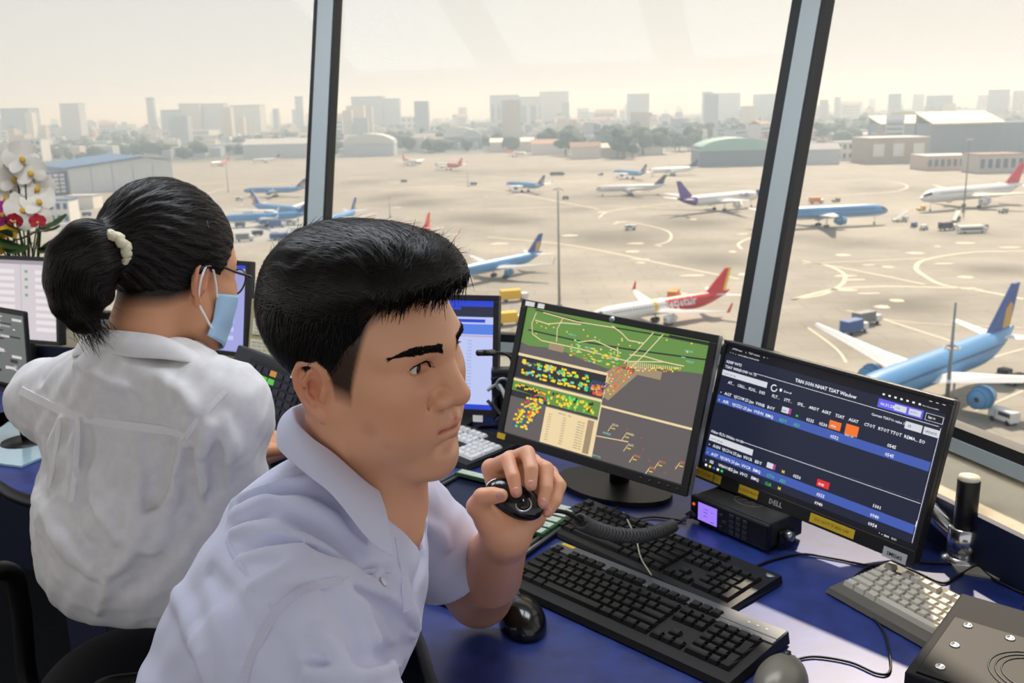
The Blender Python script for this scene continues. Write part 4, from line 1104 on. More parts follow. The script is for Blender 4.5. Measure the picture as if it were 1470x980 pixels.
for k in range(95):
    t = rg.random(); q = rg.uniform(-.055, .055); sym(rg.choice(['radar_yellow']*4+['radar_lime', 'radar_blue', 'radar_red']), .155-.075*t+q, .68+.25*t, .016, .016, 8)
for q in (-.04, -.01, .02, .05): S.line('radar_blue', [(.165+q, .66), (.085+q, .94)], .006, 7)
for k in range(60): sym(rg.choice(['radar_yellow', 'radar_yellow', 'radar_dark', 'radar_lime']), rg.uniform(.22, .50), .64+rg.uniform(-.03, .05), .012, .022, 8)
S.line('radar_red', [(.14, .67), (.18, .625), (.215, .68)], .006, 9)
for k in range(16): sym('radar_yellow', .02+.012*k, .62+rg.uniform(-.012, .012), .010, .014, 8)
S.rect('radar_cream', .222, .722, .527, .995, 9); 
for r in range(11):
    for c in range(3): S.text('radar_dark', .245+.085*c, .775+.0195*r, ['0610', 'VJC8', 'HVN6 A21'][c][:8], .015, 10, bold=.0)
S.text('radar_dark', .30, .750, 'ARRIVALS   GND', .016, 10, bold=0); S.rect('radar_tan', .470, .735, .505, .985, 10)
S.rect('radar_cream', .523, .604, 1.0, .620, 8); S.line('radar_cream', [(.525, .62), (.525, .995)], .004, 8); S.line('radar_cream', [(.53, .835), (.70, .815)], .004, 6)
for u, v, a in ((.60, .73, 'VJ134'), (.68, .765, 'HVN82'), (.70, .84, 'VJ671'), (.74, .905, 'HVN1'), (.83, .955, 'BAV2'), (.87, .895, 'VJC11'), (.97, .86, 'QH')):
    S.text('radar_orange' if u > .7 else 'radar_cream', u, v, a, .022, 6); S.text('radar_red', u+.08, v+.004, '3', .02, 6); sym('radar_yellow', u+.01, v+.02, .02, .006, 6)
    S.line('radar_cream', [(u, v), (u-.015, v+.05)], .003, 5)
S.text('radar_cyan', .56, .805, 'HVN25', .022, 6); S.text('radar_cyan', .53, .985, 'RWY 25L', .018, 10)
S.done({'radar_green': 'map_ground', 'radar_cream': 'map_lines', 'radar_yellow': 'map_symbols', 'radar_dark': 'map_panels', 'radar_orange': 'map_tracks'})
w, h = .5*s, .335*s
mb = MB(); mb.box((-w/2+.012, -.0052, h/2-.013), (-w/2+.036, -.0038, h/2-.003)); mb.box((-w/2+.045, -.0052, h/2-.013), (-w/2+.062, -.0038, h/2-.003)); mb.build('asset_label', PAP, hp)
MB().lathe([(.0001, 0), (.0062, 0), (.0062, .001), (.0001, .001)], 20, Matrix.Translation((0, -.004, h/2-.0075)) @ Matrix.Rotation(PI/2, 4, 'X')).build('badge', mat('badge_silver', (190, 192, 196), .3, metal=.7), hp)
mb = MB(); text_geo(mb, 'hp', .009, Matrix.Translation((0, -.0053, h/2-.0103)) @ Matrix.Rotation(PI/2, 4, 'X'), 'CENTER'); mb.build('badge_lettering', INK, hp)
MB().box((-w/2+.003, -.0052, -h/2+.004), (-w/2+.024, -.0038, -h/2+.016)).build('yellow_label', YEL, hp)
for k in range(5): MB().lathe([(.0001, 0), (.0028, 0), (.0026, .0012), (.0001, .0014)], 10, Matrix.Translation((w/2-.10+.02*k, -.004, -h/2+.010)) @ Matrix.Rotation(PI/2, 4, 'X')).build('button', DGR, hp)

# --- departure table monitor
s = .85; M = pose((.6267, 1.8778, .8051), (.6268, -.7778, -.0456), (.2123, .1142, .9705), s)
w, h = .54*s, .33*s
dl, S = monitor('departure_monitor', M, w, h, .0075, 'thin-framed black monitor showing a dark blue departure table', scr=em('table_navy', (28, 33, 52)), chin=.026, stand=False)
for n, c in dict(table_white=(226, 228, 236), table_blue=(62, 86, 164), table_field=(200, 202, 208), table_orange=(226, 110, 40), table_red=(208, 44, 44), table_green=(60, 190, 90), table_purple=(96, 92, 220), table_top=(14, 15, 22), table_black=(18, 20, 30), table_magenta=(170, 60, 150), table_yellow=(210, 190, 60)).items(): em(n, c)
S.rect('table_top', 0, 0, 1, .075, 1); S.text('table_white', .03, .032, 'ATFM tower      x    TSAT window       x    +', .018, bold=0); S.text('table_white', .02, .066, '<   >   o    ctot.local/tsat-window/vvts', .018, bold=0)
for k in range(7): S.rect('table_white', .745+.024*k, .050, .754+.024*k, .062, 3)
S.rect('table_black', .90, .050, .985, .064, 2); S.text('table_white', .905, .062, 'New Chrome available', .012, bold=0)
for k in range(3): S.rect('table_white', .925+.025*k, .016, .936+.025*k, .019, 3)
S.text('table_white', .012, .145, 'ADEP VVTS', .030); S.text('table_white', .012, .186, 'TSAT WINDOW +/- 15', .030)
S.line('table_white', [(.16, .165), (.98, .165)], .0016); S.text('table_white', .366, .140, 'TAN SON NHAT TSAT Window', .036, bold=.02)
S.rect('table_purple', .735, .090, .915, .150, 2); S.text('table_white', .745, .132, '06:31:28', .030); S.rect('table_field', .802, .100, .850, .140, 3); S.rect('table_field', .860, .100, .907, .140, 3)
S.text('table_purple', .808, .127, 'ON', .018, 4); S.text('table_purple', .866, .127, 'AUTO', .018, 4)
S.rect('table_white', .925, .098, .992, .146, 2); S.rect('table_black', .9265, .100, .9905, .144, 3); S.text('table_white', .934, .128, 'Sign in', .020, 4)
S.rect('table_field', .004, .205, .240, .248, 2); S.text('table_navy', .012, .236, 'search call sign', .020, 4, bold=0)
S.line('table_white', [(.277+.014*math.cos(a), .232+.024*math.sin(a)) for a in [PI*2*k/20 for k in range(18)]], .004, 3); S.line('table_white', [(.305, .232), (.315, .232)], .012, 3); S.text('table_white', .325, .240, 'Show all', .020)
S.text('table_white', .72, .218, 'Current TSAT+/- value 15', .024); S.rect('table_field', .858, .190, .924, .240, 2); S.text('table_navy', .868, .226, '15', .026, 4); S.rect('table_field', .930, .190, .990, .240, 2); S.text('table_top', .936, .226, 'UPDATE', .022, 4)
hd = ['AT...', 'CALL...', 'FLIG...', 'DES', 'FLT...', 'STT...', 'SPE...', 'ARDT', 'ASRT', 'TSAT', 'ASAT', 'CTOT', 'RTOT', 'TTOT', 'REMA...', 'EO']
hu = [.045, .095, .155, .21, .275, .335, .40, .455, .515, .575, .635, .70, .76, .81, .865, .925]
for t, u in zip(hd, hu): S.text('table_white', u, .302, t, .031)
def row(v, cells, band=False):
    if band: S.rect('table_blue', .008, v-.042, .985, v+.022, 2)
    S.text('table_white', .016, v+.008, '>', .022)
    for u, t, m in cells: S.text(m, u, v+.010, t, .033, 4)
W_ = 'table_white'; G_ = 'table_green'
row(.385, [(.04, 'AGT', W_), (.09, 'VJC198', W_), (.15, '25-Jan', W_), (.205, 'VVNB', W_), (.265, 'BOY', W_), (.455, '0535', W_), (.515, '0530', W_), (.81, '0545', W_)])
S.rect('table_field', .335, .345, .368, .388, 3); S.text('table_navy', .338, .378, 'TSAT', .016, 5); S.rect('table_magenta', .368, .345, .380, .388, 3); S.text(G_, .405, .39, 'M', .026)
S.rect('table_orange', .558, .335, .610, .395, 4); S.text('table_white', .566, .380, '0540', .022, 6); S.rect('table_orange', .630, .325, .685, .400, 4); S.text('table_white', .634, .410, '0541 OK', .018, 6)
row(.448, [(.04, 'ASR', W_), (.09, 'VJC521', W_), (.15, '25-Jan', W_), (.205, 'VVDN', W_), (.265, 'BMQ', W_), (.335, 'RDY', G_), (.405, 'A21', G_), (.575, '0552', W_), (.81, '0545', W_)], True)
S.line('table_white', [(.012, .712), (.985, .672)], .0001, 2); S.line('table_white', [(.16, .705), (.985, .690)], .0016, 3)
S.text('table_white', .012, .716, 'Other FLTs Within +/- 30', .030); S.rect('table_field', .012, .735, .245, .782, 2); S.text('table_navy', .02, .768, 'search call sign', .020, 4, bold=0)
row(.815, [(.04, 'AGN', W_), (.09, 'VJC316', W_), (.15, '25-Jan', W_), (.205, 'VVCR', W_), (.265, 'BDY', W_), (.40, 'M', 'table_yellow'), (.455, '0550', W_), (.81, '1001', W_)])
S.rect('table_field', .325, .785, .355, .826, 3); S.rect('table_magenta', .355, .785, .367, .826, 3); S.rect('table_red', .565, .772, .620, .822, 3); S.text(W_, .572, .812, '0545', .024, 5)
row(.882, [(.04, 'AGY', W_), (.09, 'VJC876', W_), (.15, '25-Jan', W_), (.205, 'VVCA', W_), (.265, 'BMQ', W_), (.335, 'CTO', G_), (.40, 'A21', G_), (.575, '0555', W_), (.81, '0940', W_)], True)
row(.945, [(.04, 'SEI', W_), (.09, 'VN6018', W_), (.15, '25-Jan', W_), (.205, 'VVCI', W_), (.265, 'BMQ', W_), (.335, 'CLR', G_), (.40, 'M', 'table_yellow'), (.575, '0940', W_), (.81, '0954', W_)])
S.rect('table_top', 0, .965, 1, 1, 2); S.rect('table_white', .987, .81, .990, .85, 4); S.line('table_white', [(.990, .17), (.990, .96)], .0016, 2)
for k in range(5): S.rect(['table_white', 'table_yellow', 'table_blue', 'table_white', 'table_green'][k], .02+.022*k, .974, .032+.022*k, .992, 3)
S.text(W_, .86, .988, '^  =  ENG   13:31', .018)
S.done({'table_blue': 'table_bands', 'table_white': 'table_lettering', 'table_field': 'table_fields'})
for u0, u1, t in ((-.495, -.400, 'ATFM TOWER SYS'), (-.395, -.360, '2'), (-.265, -.170, 'ACDM MAIN'), (.075, .265, 'DO NOT TURN OFF')):
    MB().box((u0*w, -.0052, -h/2+.005), (u1*w, -.0038, -h/2+.021)).build('yellow_label', YEL, dl)
    mb = MB(); text_geo(mb, t, .0075, Matrix.Translation(((u0+u1)/2*w, -.0054, -h/2+.0105)) @ Matrix.Rotation(PI/2, 4, 'X'), 'CENTER'); mb.build('label_lettering', mat('label_ink', (90, 72, 20), .7), dl)
MB().box((.385*w, -.0054, -h/2-.002), (.475*w, -.0038, -h/2+.015)).build('white_label', mat('label_grey', (176, 178, 180), .6), dl)
mb = MB(); text_geo(mb, 'SMIS#2', .0092, Matrix.Translation((.43*w, -.0056, -h/2+.003)) @ Matrix.Rotation(PI/2, 4, 'X'), 'CENTER', .02); mb.build('label_lettering', INK, dl)
mb = MB(); text_geo(mb, 'DELL', .013, Matrix.Translation((-.085*w, -.0042, -h/2+.008)) @ Matrix.Rotation(PI/2, 4, 'X'), 'CENTER', .02); mb.build('badge_lettering', mat('badge_pale', (196, 198, 204), .3, metal=.6), dl)
# arm holding it: clamp post on the desk and a bent tube
pb = atz(1380, 803, DESK); arm = empty('monitor_arm', pb, 0, 'silver monitor arm with black upright post behind the departure monitor', 'monitor arm')
MB().lathe([(.034, 0), (.034, .006), (.026, .010), (.024, .012)], 24).build('base_plate', CHR, arm)
MB().lathe([(.0185, .010), (.0185, .148), (.0165, .150), (.0165, .1495)], 24).build('post', BLK, arm); MB().lathe([(.0175, .150), (.0165, .156), (.0001, .157)], 24, cap=False).build('post_cap', mat('cap_cream', (214, 206, 184), .5), arm)
MB().lathe([(.0215, .012), (.0265, .014), (.0265, .062), (.0215, .064)], 24).build('clamp_collar', CHR, arm); MB().lathe([(.0001, 0), (.005, 0), (.005, .003), (.0001, .003)], 10, Matrix.Translation((-.0, -.0265, .03)) @ Matrix.Rotation(PI/2, 4, 'X')).build('clamp_screw', STEEL, arm)
bk = M @ Vector((.02, .045, .0))-pb; mid = bk*.5+Vector((.03, .02, .01))
MB().tube(spline([Vector((0, 0, .036)), Vector((0, 0, .036)).lerp(mid, .5)+Vector((.0, 0, .0)), mid, bk], 6), [.017]*19, 14).build('arm_tube', CHR, arm)
MB().box((-.04, .028, -.04), (.04, .05, .04), M.copy() if False else Matrix.Translation(-pb) @ M, .004).build('mounting_plate', DGR, arm)
mb = MB(); mb.prism([(-.03, -.05), (.19, -.16), (.225, -.12), (.22, -.09), (.03, .03), (-.02, .03)], .0004, .004); mb.build('foot_plate', mat('arm_foot', (196, 190, 178), .4, metal=.3), arm)

# --- flight list monitor behind the man's face
M = frame(atd(717, 424, 2.28), (.972, -.235, 0), (.05, .18, .98)); 
w, h = .44, .298; M = M @ Matrix.Translation((-w/2, 0, -h/2))
mo, S = monitor('list_monitor', M, w, h, .014, 'black monitor showing a pale flight list behind the seated man', scr=em('list_pale', (176, 186, 226)), chin=.018)
for n, c in dict(list_blue=(40, 64, 190), list_bar=(36, 40, 60), list_mid=(80, 120, 210), list_ink=(90, 100, 170), list_red=(200, 60, 80)).items(): em(n, c)
S.rect('list_blue', 0, 0, 1, .055, 1); S.rect('list_bar', 0, .055, 1, .15, 1); S.rect('list_blue', .05, .06, .80, .085, 2); S.rect('list_blue', .02, .17, .95, .20, 2); S.rect('list_mid', 0, .215, 1, .31, 2); S.line('list_red', [(0, .325), (1, .325)], .003)
for r in range(19):
    for c in range(5): S.text('list_ink', .08+.19*c, .375+.0305*r, ['VN%03d', '0%d15', 'A321', 'B%02d', '%02d:40'][c] % ((r*7+3) % 90 if c != 2 else 0) if c != 2 else 'A321', .020, 3, bold=0)
S.rect('list_blue', 0, .955, 1, 1, 2); S.text('table_white', .70, .985, '13:31', .025, 3); S.done({})
MB().box((w/2-.060, -.0055, -h/2-.012), (w/2-.035, -.0035, -h/2+.004)).build('asset_label', PAP, mo)

# --- monitor in front of the woman, on a beige box
M = frame(atd(359, 375, 2.48), (.90, -.435, 0), (.06, .17, .98)); w, h = .40, .255; M = M @ Matrix.Translation((-w/2, 0, -h/2))
bx = Vector((M.translation.x, M.translation.y, 0))
mo, S = monitor('small_monitor', M, w, h, .012, 'slim monitor with a lavender screen beyond the woman with glasses', scr=em('lavender', (150, 152, 206)), body=DGR, base_xy=(bx.x+.01, bx.y+.05))
S.rect('list_blue', 0, 0, 1, .04, 1)
for k in range(8): S.rect('list_pale', .08, .12+.1*k, .9, .17+.1*k, 1)
S.done({})
# --- pale monitor at the end of the desk
M = frame(atd(84, 370, 2.78), (.93, -.36, 0), (.03, .14, .98)); w, h = .44, .262; M = M @ Matrix.Translation((-w/2, 0, -h/2))
mo, S = monitor('pale_monitor', M, w, h, .012, 'monitor with a pale grey page under the orchids', scr=em('page_grey', (196, 188, 192)), base_xy=(M.translation.x+.02, M.translation.y+.04))
em('page_line', (216, 208, 210)); em('page_green', (110, 160, 120)); em('page_dark', (150, 142, 150))
S.rect('page_dark', 0, 0, 1, .05, 1); S.rect('page_dark', .66, .05, .664, 1, 1)
for k in range(9): S.rect('page_line', .80, .12+.09*k, .99, .17+.09*k, 1); S.rect('page_line', .05, .12+.09*k, .60, .17+.09*k, 1)
for k in range(4): S.rect('page_green', .70, .12+.10*k, .73, .155+.10*k, 2)
S.done({})
# --- phone-like tablet on a stand
M = frame(atd(14, 500, 2.30), (.90, -.44, -.05), (-.28, .18, .94)); tb = empty('tablet', (0, 0, 0)); tb.matrix_world = M; tag(tb, 'small black tablet leaning on a stand beside the woman', 'tablet')
MB().box((-.07, -.004, -.10), (.07, .006, .10), bev=.004).build('body', BLK, tb); sc = MB().box((-.062, -.0052, -.088), (.062, -.0038, .088)).build('screen', em('tablet_grey', (96, 100, 98)), tb)
S = Screen(sc, .124, .176, -.0052); 
for k in range(30): S.rect(rg.choice(['page_grey', 'radar_dark', 'page_dark']), *(lambda u, v: (u, v, u+rg.uniform(.05, .3), v+rg.uniform(.01, .05)))(rg.uniform(0, .7), rg.uniform(0, .9)), 1)
S.done({})
a = M @ Vector((0, .006, 0)); Mi = M.inverted(); MB().tube([Mi @ a, Mi @ Vector((a.x+.03, a.y+.07, DESK+.004))], .006, 8).build('stand', BLK, tb); MB().box((-.07, -.02, -.108), (.07, .02, -.098)).build('rest', BLK, tb)
mb = MB(); mb.tube([Mi @ (M @ Vector((0, 0, -.10))), Mi @ Vector((a.x, a.y, DESK+.004))], .010, 8); mb.build('stand_post', BLK, tb)
MB().lathe([(.06, 0), (.06, .006), (.02, .01)], 20, Mi @ Matrix.Translation((a.x, a.y, DESK+.0005))).build('stand_base', BLK, tb)

# ------------------------------------------------------------------ keyboards
U = .0190
def full_layout():
    k = []; y = 0
    for g in (0, 2, 6.5, 11): 
        for j in range(1 if g == 0 else 4): k.append((g+j, y, 1, 1))
    for j in range(3): k.append((15.25+j, y, 1, 1))
    for r, row_ in enumerate(([1]*13+[2], [1.5]+[1]*12+[1.5], [1.75]+[1]*11+[2.25], [2.25]+[1]*10+[2.75], [1.25]*3+[6.25]+[1.25]*4)):
        x = 0; y = 1.35+r
        for w_ in row_: k.append((x, y, w_, 1)); x += w_
    for r in range(2):
        for j in range(3): k.append((15.25+j, 1.35+r, 1, 1))
    k.append((16.25, 4.35, 1, 1)); k += [(15.25+j, 5.35, 1, 1) for j in range(3)]
    for r in range(3):
        for j in range(3): k.append((18.5+j, 2.35+r, 1, 1))
    k += [(18.5+j, 1.35, 1, 1) for j in range(4)]+[(21.5, 2.35, 1, 2), (21.5, 4.35, 1, 2), (18.5, 5.35, 2, 1), (20.5, 5.35, 1, 1)]
    return k
KM = {}
def key_mesh(w, h, ht, m, tp=.72):
    kk = (w, h, ht, m.name, tp)
    if kk not in KM:
        a, b = w*U-.0014, h*U-.0014; c, d = a-.0052*(1.5-tp), b-.0062*(1.5-tp); mb = MB()
        mb.add([(-a/2, -b/2, 0), (a/2, -b/2, 0), (a/2, b/2, 0), (-a/2, b/2, 0), (-c/2, -d/2+.0008, ht), (c/2, -d/2+.0008, ht), (c/2, d/2, ht), (-c/2, d/2, ht), (-c/2+.001, 0, ht-.0008), (c/2-.001, 0, ht-.0008)],
               [(0, 1, 5, 4), (1, 2, 6, 9, 5), (2, 3, 7, 6), (3, 0, 4, 8, 7), (4, 5, 9, 8), (8, 9, 6, 7)])
        me = mb.mesh('key'); me.materials.append(m); KM[kk] = me
    return KM[kk]
def keyboard(name, far_left, xd, label, layout, bm, km, w, d, top_in, side_in, th=.020, tilt=.0, ht=.0065, deck=None, scale=1.0):
    M = frame(far_left, xd, (0, 0, 1)); e = empty(name); e.matrix_world = M @ Matrix.Rotation(tilt, 4, 'X'); tag(e, label, 'keyboard', 'keyboards on the desk')
    # local x right, y away from the typist; far-left corner at the origin, body runs to -y
    mb = MB(); mb.add([(0, 0, .002), (w, 0, .002), (w, -d, .002), (0, -d, .002), (.002, -.002, th), (w-.002, -.002, th), (w-.004, -d+.004, th*.55), (.004, -d+.004, th*.55)], [(0, 1, 2, 3), (4, 7, 6, 5), (0, 4, 5, 1), (1, 5, 6, 2), (2, 6, 7, 3), (3, 7, 4, 0)])
    mb.build('body', bm, e)
    if deck: mb = MB(); deck(mb, w, d, th); mb.build('top_deck', mat('deck_grey', (92, 94, 98), .4, metal=.35), e)
    sl = (th-th*.55)/(d-.006)
    for (x, y, a, b) in layout:
        X = side_in+(x+a/2)*U*scale; Y = -top_in-(y+b/2)*U*scale
        if X > w-.004: continue
        o = bpy.data.objects.new('key', key_mesh(a, b, ht, km)); COL.objects.link(o); o.parent = e; o.location = (X, Y, th+sl*Y+.0002); o.rotation_euler = (math.atan(sl), 0, 0); o.scale = (scale, scale, 1)
    MB().tube([(w*.12, -.002, .006), (w*.12, .03, .004)], .0022, 6).build('cable_stub', RUB, e)
    return e
KB = mat('key_black', (14, 14, 15), .38, spec=.4); KBODY = mat('keyboard_black', (18, 18, 19), .5); KW = mat('key_white', (226, 226, 224), .5); KT = mat('key_tan', (190, 184, 170), .55); KTB = mat('keyboard_tan_body', (96, 92, 84), .6)
def hpdeck(mb, w, d, th):
    mb.box((.003, -.0335, th-.0035), (w-.003, -.0025, th+.0008), bev=.001); mb.box((w*.78, -.046, th-.005), (w-.003, -.033, th-.0002), bev=.001)
f1 = atz(805, 788, DESK+.006); hk = keyboard('keyboard', f1, (.709, -.706, 0), 'black keyboard with silver top strip in front of the others', full_layout(), KBODY, KB, .455, .166, .020, .010, .022, 0, deck=hpdeck)
hk.location.z = DESK+.001
MB().box((.012, -.012, .0225), (.040, -.004, .0232)).build('yellow_label', YEL, hk)
for k in range(3): MB().box((.395+.015*k, -.020, .0222), (.399+.015*k, -.018, .0232)).build('indicator', mat('led_pale', (210, 214, 200), .4), hk)
f2 = atz(845, 722, DESK+.006); dk = keyboard('keyboard', (f2.x, f2.y, DESK+.001), (.655, -.756, 0), 'plain black keyboard behind the silver-stripped one', full_layout(), mat('keyboard_black_slim', (20, 20, 22), .45), KB, .452, .150, .010, .009, .016)
MB().lathe([(.0001, 0), (.008, 0), (.008, .0006), (.0001, .0006)], 20, Matrix.Translation((.436, -.012, .0150))).build('badge', SIL, dk)
f3 = atz(748, 650, DESK); x3 = Vector((.664, -.747, 0)); f3 = f3-x3*.452; keyboard('keyboard', (f3.x, f3.y, DESK+.001), x3, 'white-keyed keyboard partly hidden behind the man', full_layout(), KBODY, KW, .452, .165, .018, .010, .022)
f4 = atz(1277, 820, DESK); keyboard('keyboard', (f4.x, f4.y, DESK+.001), (.46, -.888, 0), 'pale-keyed keyboard beside the black speaker box', full_layout(), KTB, KT, .420, .150, .012, .010, .020, ht=.008, scale=.92)

# ------------------------------------------------------------------ mice
def mouse(name, p, head, label, m, mw, L=.116, Wd=.062, H=.036):
    S = Solid(); S.ell((0, 0, .006), (Wd/2, L/2, H-.006), .01); S.ell((0, -.012, .006), (Wd/2*1.02, L/2*.8, H-.004), .02); S.plane((0, 0, .0), (0, 0, -1), .003)
    def groove(P): return np.where((np.abs(P[:, 0]) < .0009) & (P[:, 1] > .004), .0012, 0)
    me = S.mesh('shell', .0026, (-.05, -.08, -.006), (.05, .08, .05)); e = empty(name, p, head, label, 'mouse', 'computer mice'); link('shell', me, m, e)
    MB().lathe([(.0001, -.004), (.009, -.004), (.0098, -.002), (.0098, .002), (.009, .004), (.0001, .004)], 18, Matrix.Translation((0, L*.25, H*.80)) @ Matrix.Rotation(PI/2, 4, 'Y')).build('wheel', mw, e)
    for sx in (-1, 1): 
        mb = MB(); mb.tube([(sx*.0085, L*.46, H*.45), (sx*.009, L*.30, H*.845), (sx*.009, L*.08, H*1.0)], .0006, 5); mb.build('button_gap', INK, e)
    return e
c = atz(749, 893, DESK); mouse('computer_mouse', (c.x, c.y, DESK), R_(12), 'glossy black mouse on the desk below the man\'s elbow', BLK2, DGR)
c = atz(1122, 985, DESK); mouse('computer_mouse', (c.x, c.y, DESK), R_(-28), 'grey and beige mouse at the front of the desk', mat('mouse_grey', (126, 122, 110), .35, metal=.2), BLK)

# ------------------------------------------------------------------ radio transceiver
rl = atz(990, 748, DESK); rr = atz(1101, 797, DESK); xd = (rr-rl).normalized(); rw = (rr-rl).length
M = frame(rl, xd, (0, 0, 1)); rd = empty('radio_transceiver'); rd.matrix_world = M; tag(rd, 'desktop radio with purple display and keypad under the monitors', 'radio')
RH = .056; RD = .105
MB().box((.004, .010, .008), (rw-.004, RD, RH), bev=.004).build('housing', mat('radio_top', (58, 58, 56), .45, metal=.3), rd)
MB().box((0, 0, .006), (rw, .014, RH+.001), bev=.004).build('front_panel', BLK, rd)
sc = MB().box((.022, -.0012, .013), (.068, .001, .048)).build('display', em('radio_purple', (150, 120, 232)), rd)
S = Screen(sc, .046, .035, -.0012, .045, .0305); em('radio_ink', (60, 40, 140))
for k, t in enumerate(('118.70', 'TWR', 'VHF 1')): S.text('radio_ink', .30, .30+.2*k, t, .13)
S.text('radio_ink', .72, .35, 'RX', .1); S.text('radio_ink', .70, .9, 'MENU', .1); S.done({})
for r in range(4):
    for cidx in range(3): MB().box((.098+.0155*cidx, -.0016, .010+.0105*r), (.109+.0155*cidx, .001, .0175+.0105*r), bev=.001).build('key', DGR, rd)
for x, z in ((.078, .040), (.086, .028), (.078, .016)): MB().box((x-.004, -.0016, z-.003), (x+.005, .001, z+.003), bev=.001).build('key', DGR, rd)
MB().lathe([(.0001, 0), (.0085, 0), (.0075, .012), (.0001, .0125)], 18, Matrix.Translation((.011, 0, .020)) @ Matrix.Rotation(PI/2, 4, 'X')).build('knob', BLK, rd)
MB().lathe([(.0001, 0), (.0032, 0), (.003, .001), (.0001, .0012)], 12, Matrix.Translation((.010, .0, .040)) @ Matrix.Rotation(PI/2, 4, 'X')).build('power_lamp', em('lamp_orange', (226, 84, 30)), rd)
mb = MB(); mb.box((rw, .028, .004), (rw+.004, .075, .012)); mb.box((rw, .03, .008), (rw+.004, .07, .036), bev=.002); mb.build('bracket', BLK, rd)
MB().lathe([(.0001, 0), (.010, 0), (.009, .012), (.0001, .0125)], 8, Matrix.Translation((rw+.004, .05, .026)) @ Matrix.Rotation(PI/2, 4, 'Y')).build('bracket_knob', STEEL, rd)
mb = MB(); 
for sx in (.012, rw-.012): mb.box((sx-.006, .02, 0), (sx+.006, RD-.02, .009))
mb.build('skid_pad', RUB, rd)['kind'] = 'stuff'
mb = MB(); mb.tube([(rw*.5+.03*math.cos(a), RD*.55+.018*math.sin(a), RH+.0002) for a in [2*PI*k/30 for k in range(31)]], .0007, 5); mb.tube([(rw*.5-.018+.009*k, RD*.55+(.008 if k % 2 else -.008), RH+.0002) for k in range(5)], .0007, 5); mb.build('emblem', mat('emblem_grey', (110, 104, 92), .5), rd)

# ------------------------------------------------------------------ hand microphone and coiled lead
mic = empty('hand_microphone', atd(738, 716, 1.215)); tag(mic, 'black palm microphone gripped in the man\'s raised hand', 'microphone')
ax = (atd(772, 738, 1.205)-atd(705, 700, 1.225)).normalized(); fn = (CAM-mic.location).normalized(); fn = (fn*.75+Vector((0, 0, .45))).normalized(); MM = frame(mic.location, ax, fn); mic.matrix_world = MM
Sd = Solid(); Sd.ell((0, 0, 0), (.040, .023, .013), .01); Sd.ell((.004, 0, .003), (.034, .019, .012), .01); link('shell', Sd.mesh('shell', .0016, (-.05, -.03, -.02), (.05, .03, .025)), BLK2, mic)
MB().tube([(.040*math.cos(a), .023*math.sin(a), 0) for a in [2*PI*k/48 for k in range(49)]], .0011, 6).build('trim_ring', CHR, mic)
MB().lathe([(.0001, .012), (.008, .012), (.0092, .0150), (.0105, .0150), (.0112, .011), (.0112, .006)], 28, Matrix.Translation((.017, -.005, 0)), cap=False).build('speaker_ring', CHR, mic)
MB().lathe([(.0001, .0168), (.006, .0162), (.0080, .0145), (.0082, .010)], 24, Matrix.Translation((.017, -.005, 0)), cap=False).build('speaker_cap', BLK2, mic)
mb = MB(); text_geo(mb, 'VHF TWR', .0042, Matrix.Translation((-.016, -.010, .0146)) @ Matrix.Rotation(.1, 4, 'X')); mb.build('lettering', mat('mic_letter', (150, 150, 152), .5), mic)
cd = empty('coiled_lead', atd(860, 765, 1.5)); tag(cd, 'black coiled lead running from the microphone to the radio', 'cable')
def seglead(pts, r, nm, m=RUB, n=8, k=6):
    o = MB().tube(spline(pts, k), r, n).build(nm, m); return adopt(o, cd)
bpy.context.view_layer.update()
seglead([atd(775, 735, 1.222), atd(800, 733, 1.26), atd(818, 738, 1.30), atd(833, 748, 1.36)], .0030, 'straight_lead')
cp = spline([atd(832, 748, 1.36), atd(850, 757, 1.42), atd(880, 766, 1.50), atd(915, 769, 1.58), atd(945, 763, 1.64), atd(966, 754, 1.68)], 24)
n = 34*12; hx = []
for i in range(n+1):
    q = i/n*(len(cp)-1); k = min(int(q), len(cp)-2); p = cp[k].lerp(cp[k+1], q-k); t = (cp[k+1]-cp[k]).normalized(); a = t.cross(Vector((0, 0, 1))).normalized(); b_ = a.cross(t); th = 2*PI*34*(i/n)**1.12
    hx.append(p+(a*math.cos(th)+b_*math.sin(th))*.0098)
adopt(MB().tube(hx, .0028, 6).build('coil', mat('coil_grey', (58, 58, 58), .5), None), cd)
seglead([atd(966, 754, 1.68), atd(978, 748, 1.69), Vector(M @ Vector((.011, -.012, .02)))], .0028, 'radio_end')

# ------------------------------------------------------------------ black speaker box
ZB = .115; a = atz(1380, 850, DESK+ZB); b = atz(1283, 984, DESK+ZB); yd = (a-b).normalized(); xd = Vector((yd.y, -yd.x, 0)); M = frame((a.x, a.y, DESK), xd, (0, 0, 1))
sp = empty('speaker_box'); sp.matrix_world = M; tag(sp, 'black metal speaker box with screwed panel at the corner of the desk', 'speaker')
MB().box((0, -.24, .004), (.24, 0, ZB), bev=.003).build('case', mat('speaker_case', (32, 32, 34), .7, spec=.2), sp)
MB().box((.012, -.235, ZB-.001), (.235, -.078, ZB+.003), bev=.001).build('panel', mat('speaker_panel', (8, 8, 9), .5, spec=.2), sp)
for x, y in ((.032, -.092), (.082, -.092), (.132, -.092), (.182, -.092), (.032, -.15), (.032, -.21)):
    o = MB().lathe([(.0062, .0005), (.0062, .0020), (.0044, .0024), (.0036, .0012), (.0001, .0010)], 16, Matrix.Translation((x, y, ZB+.0025)), cap=False).build('screw', CHR, sp)
mb = MB(); 
for rr_ in (.05, .043, .036): mb.tube([(.125+rr_*math.cos(t), -.16+rr_*math.sin(t), ZB+.0032) for t in [2*PI*k/40 for k in range(41)]], .0012, 5)
mb.build('cone_ring', BLK, sp)
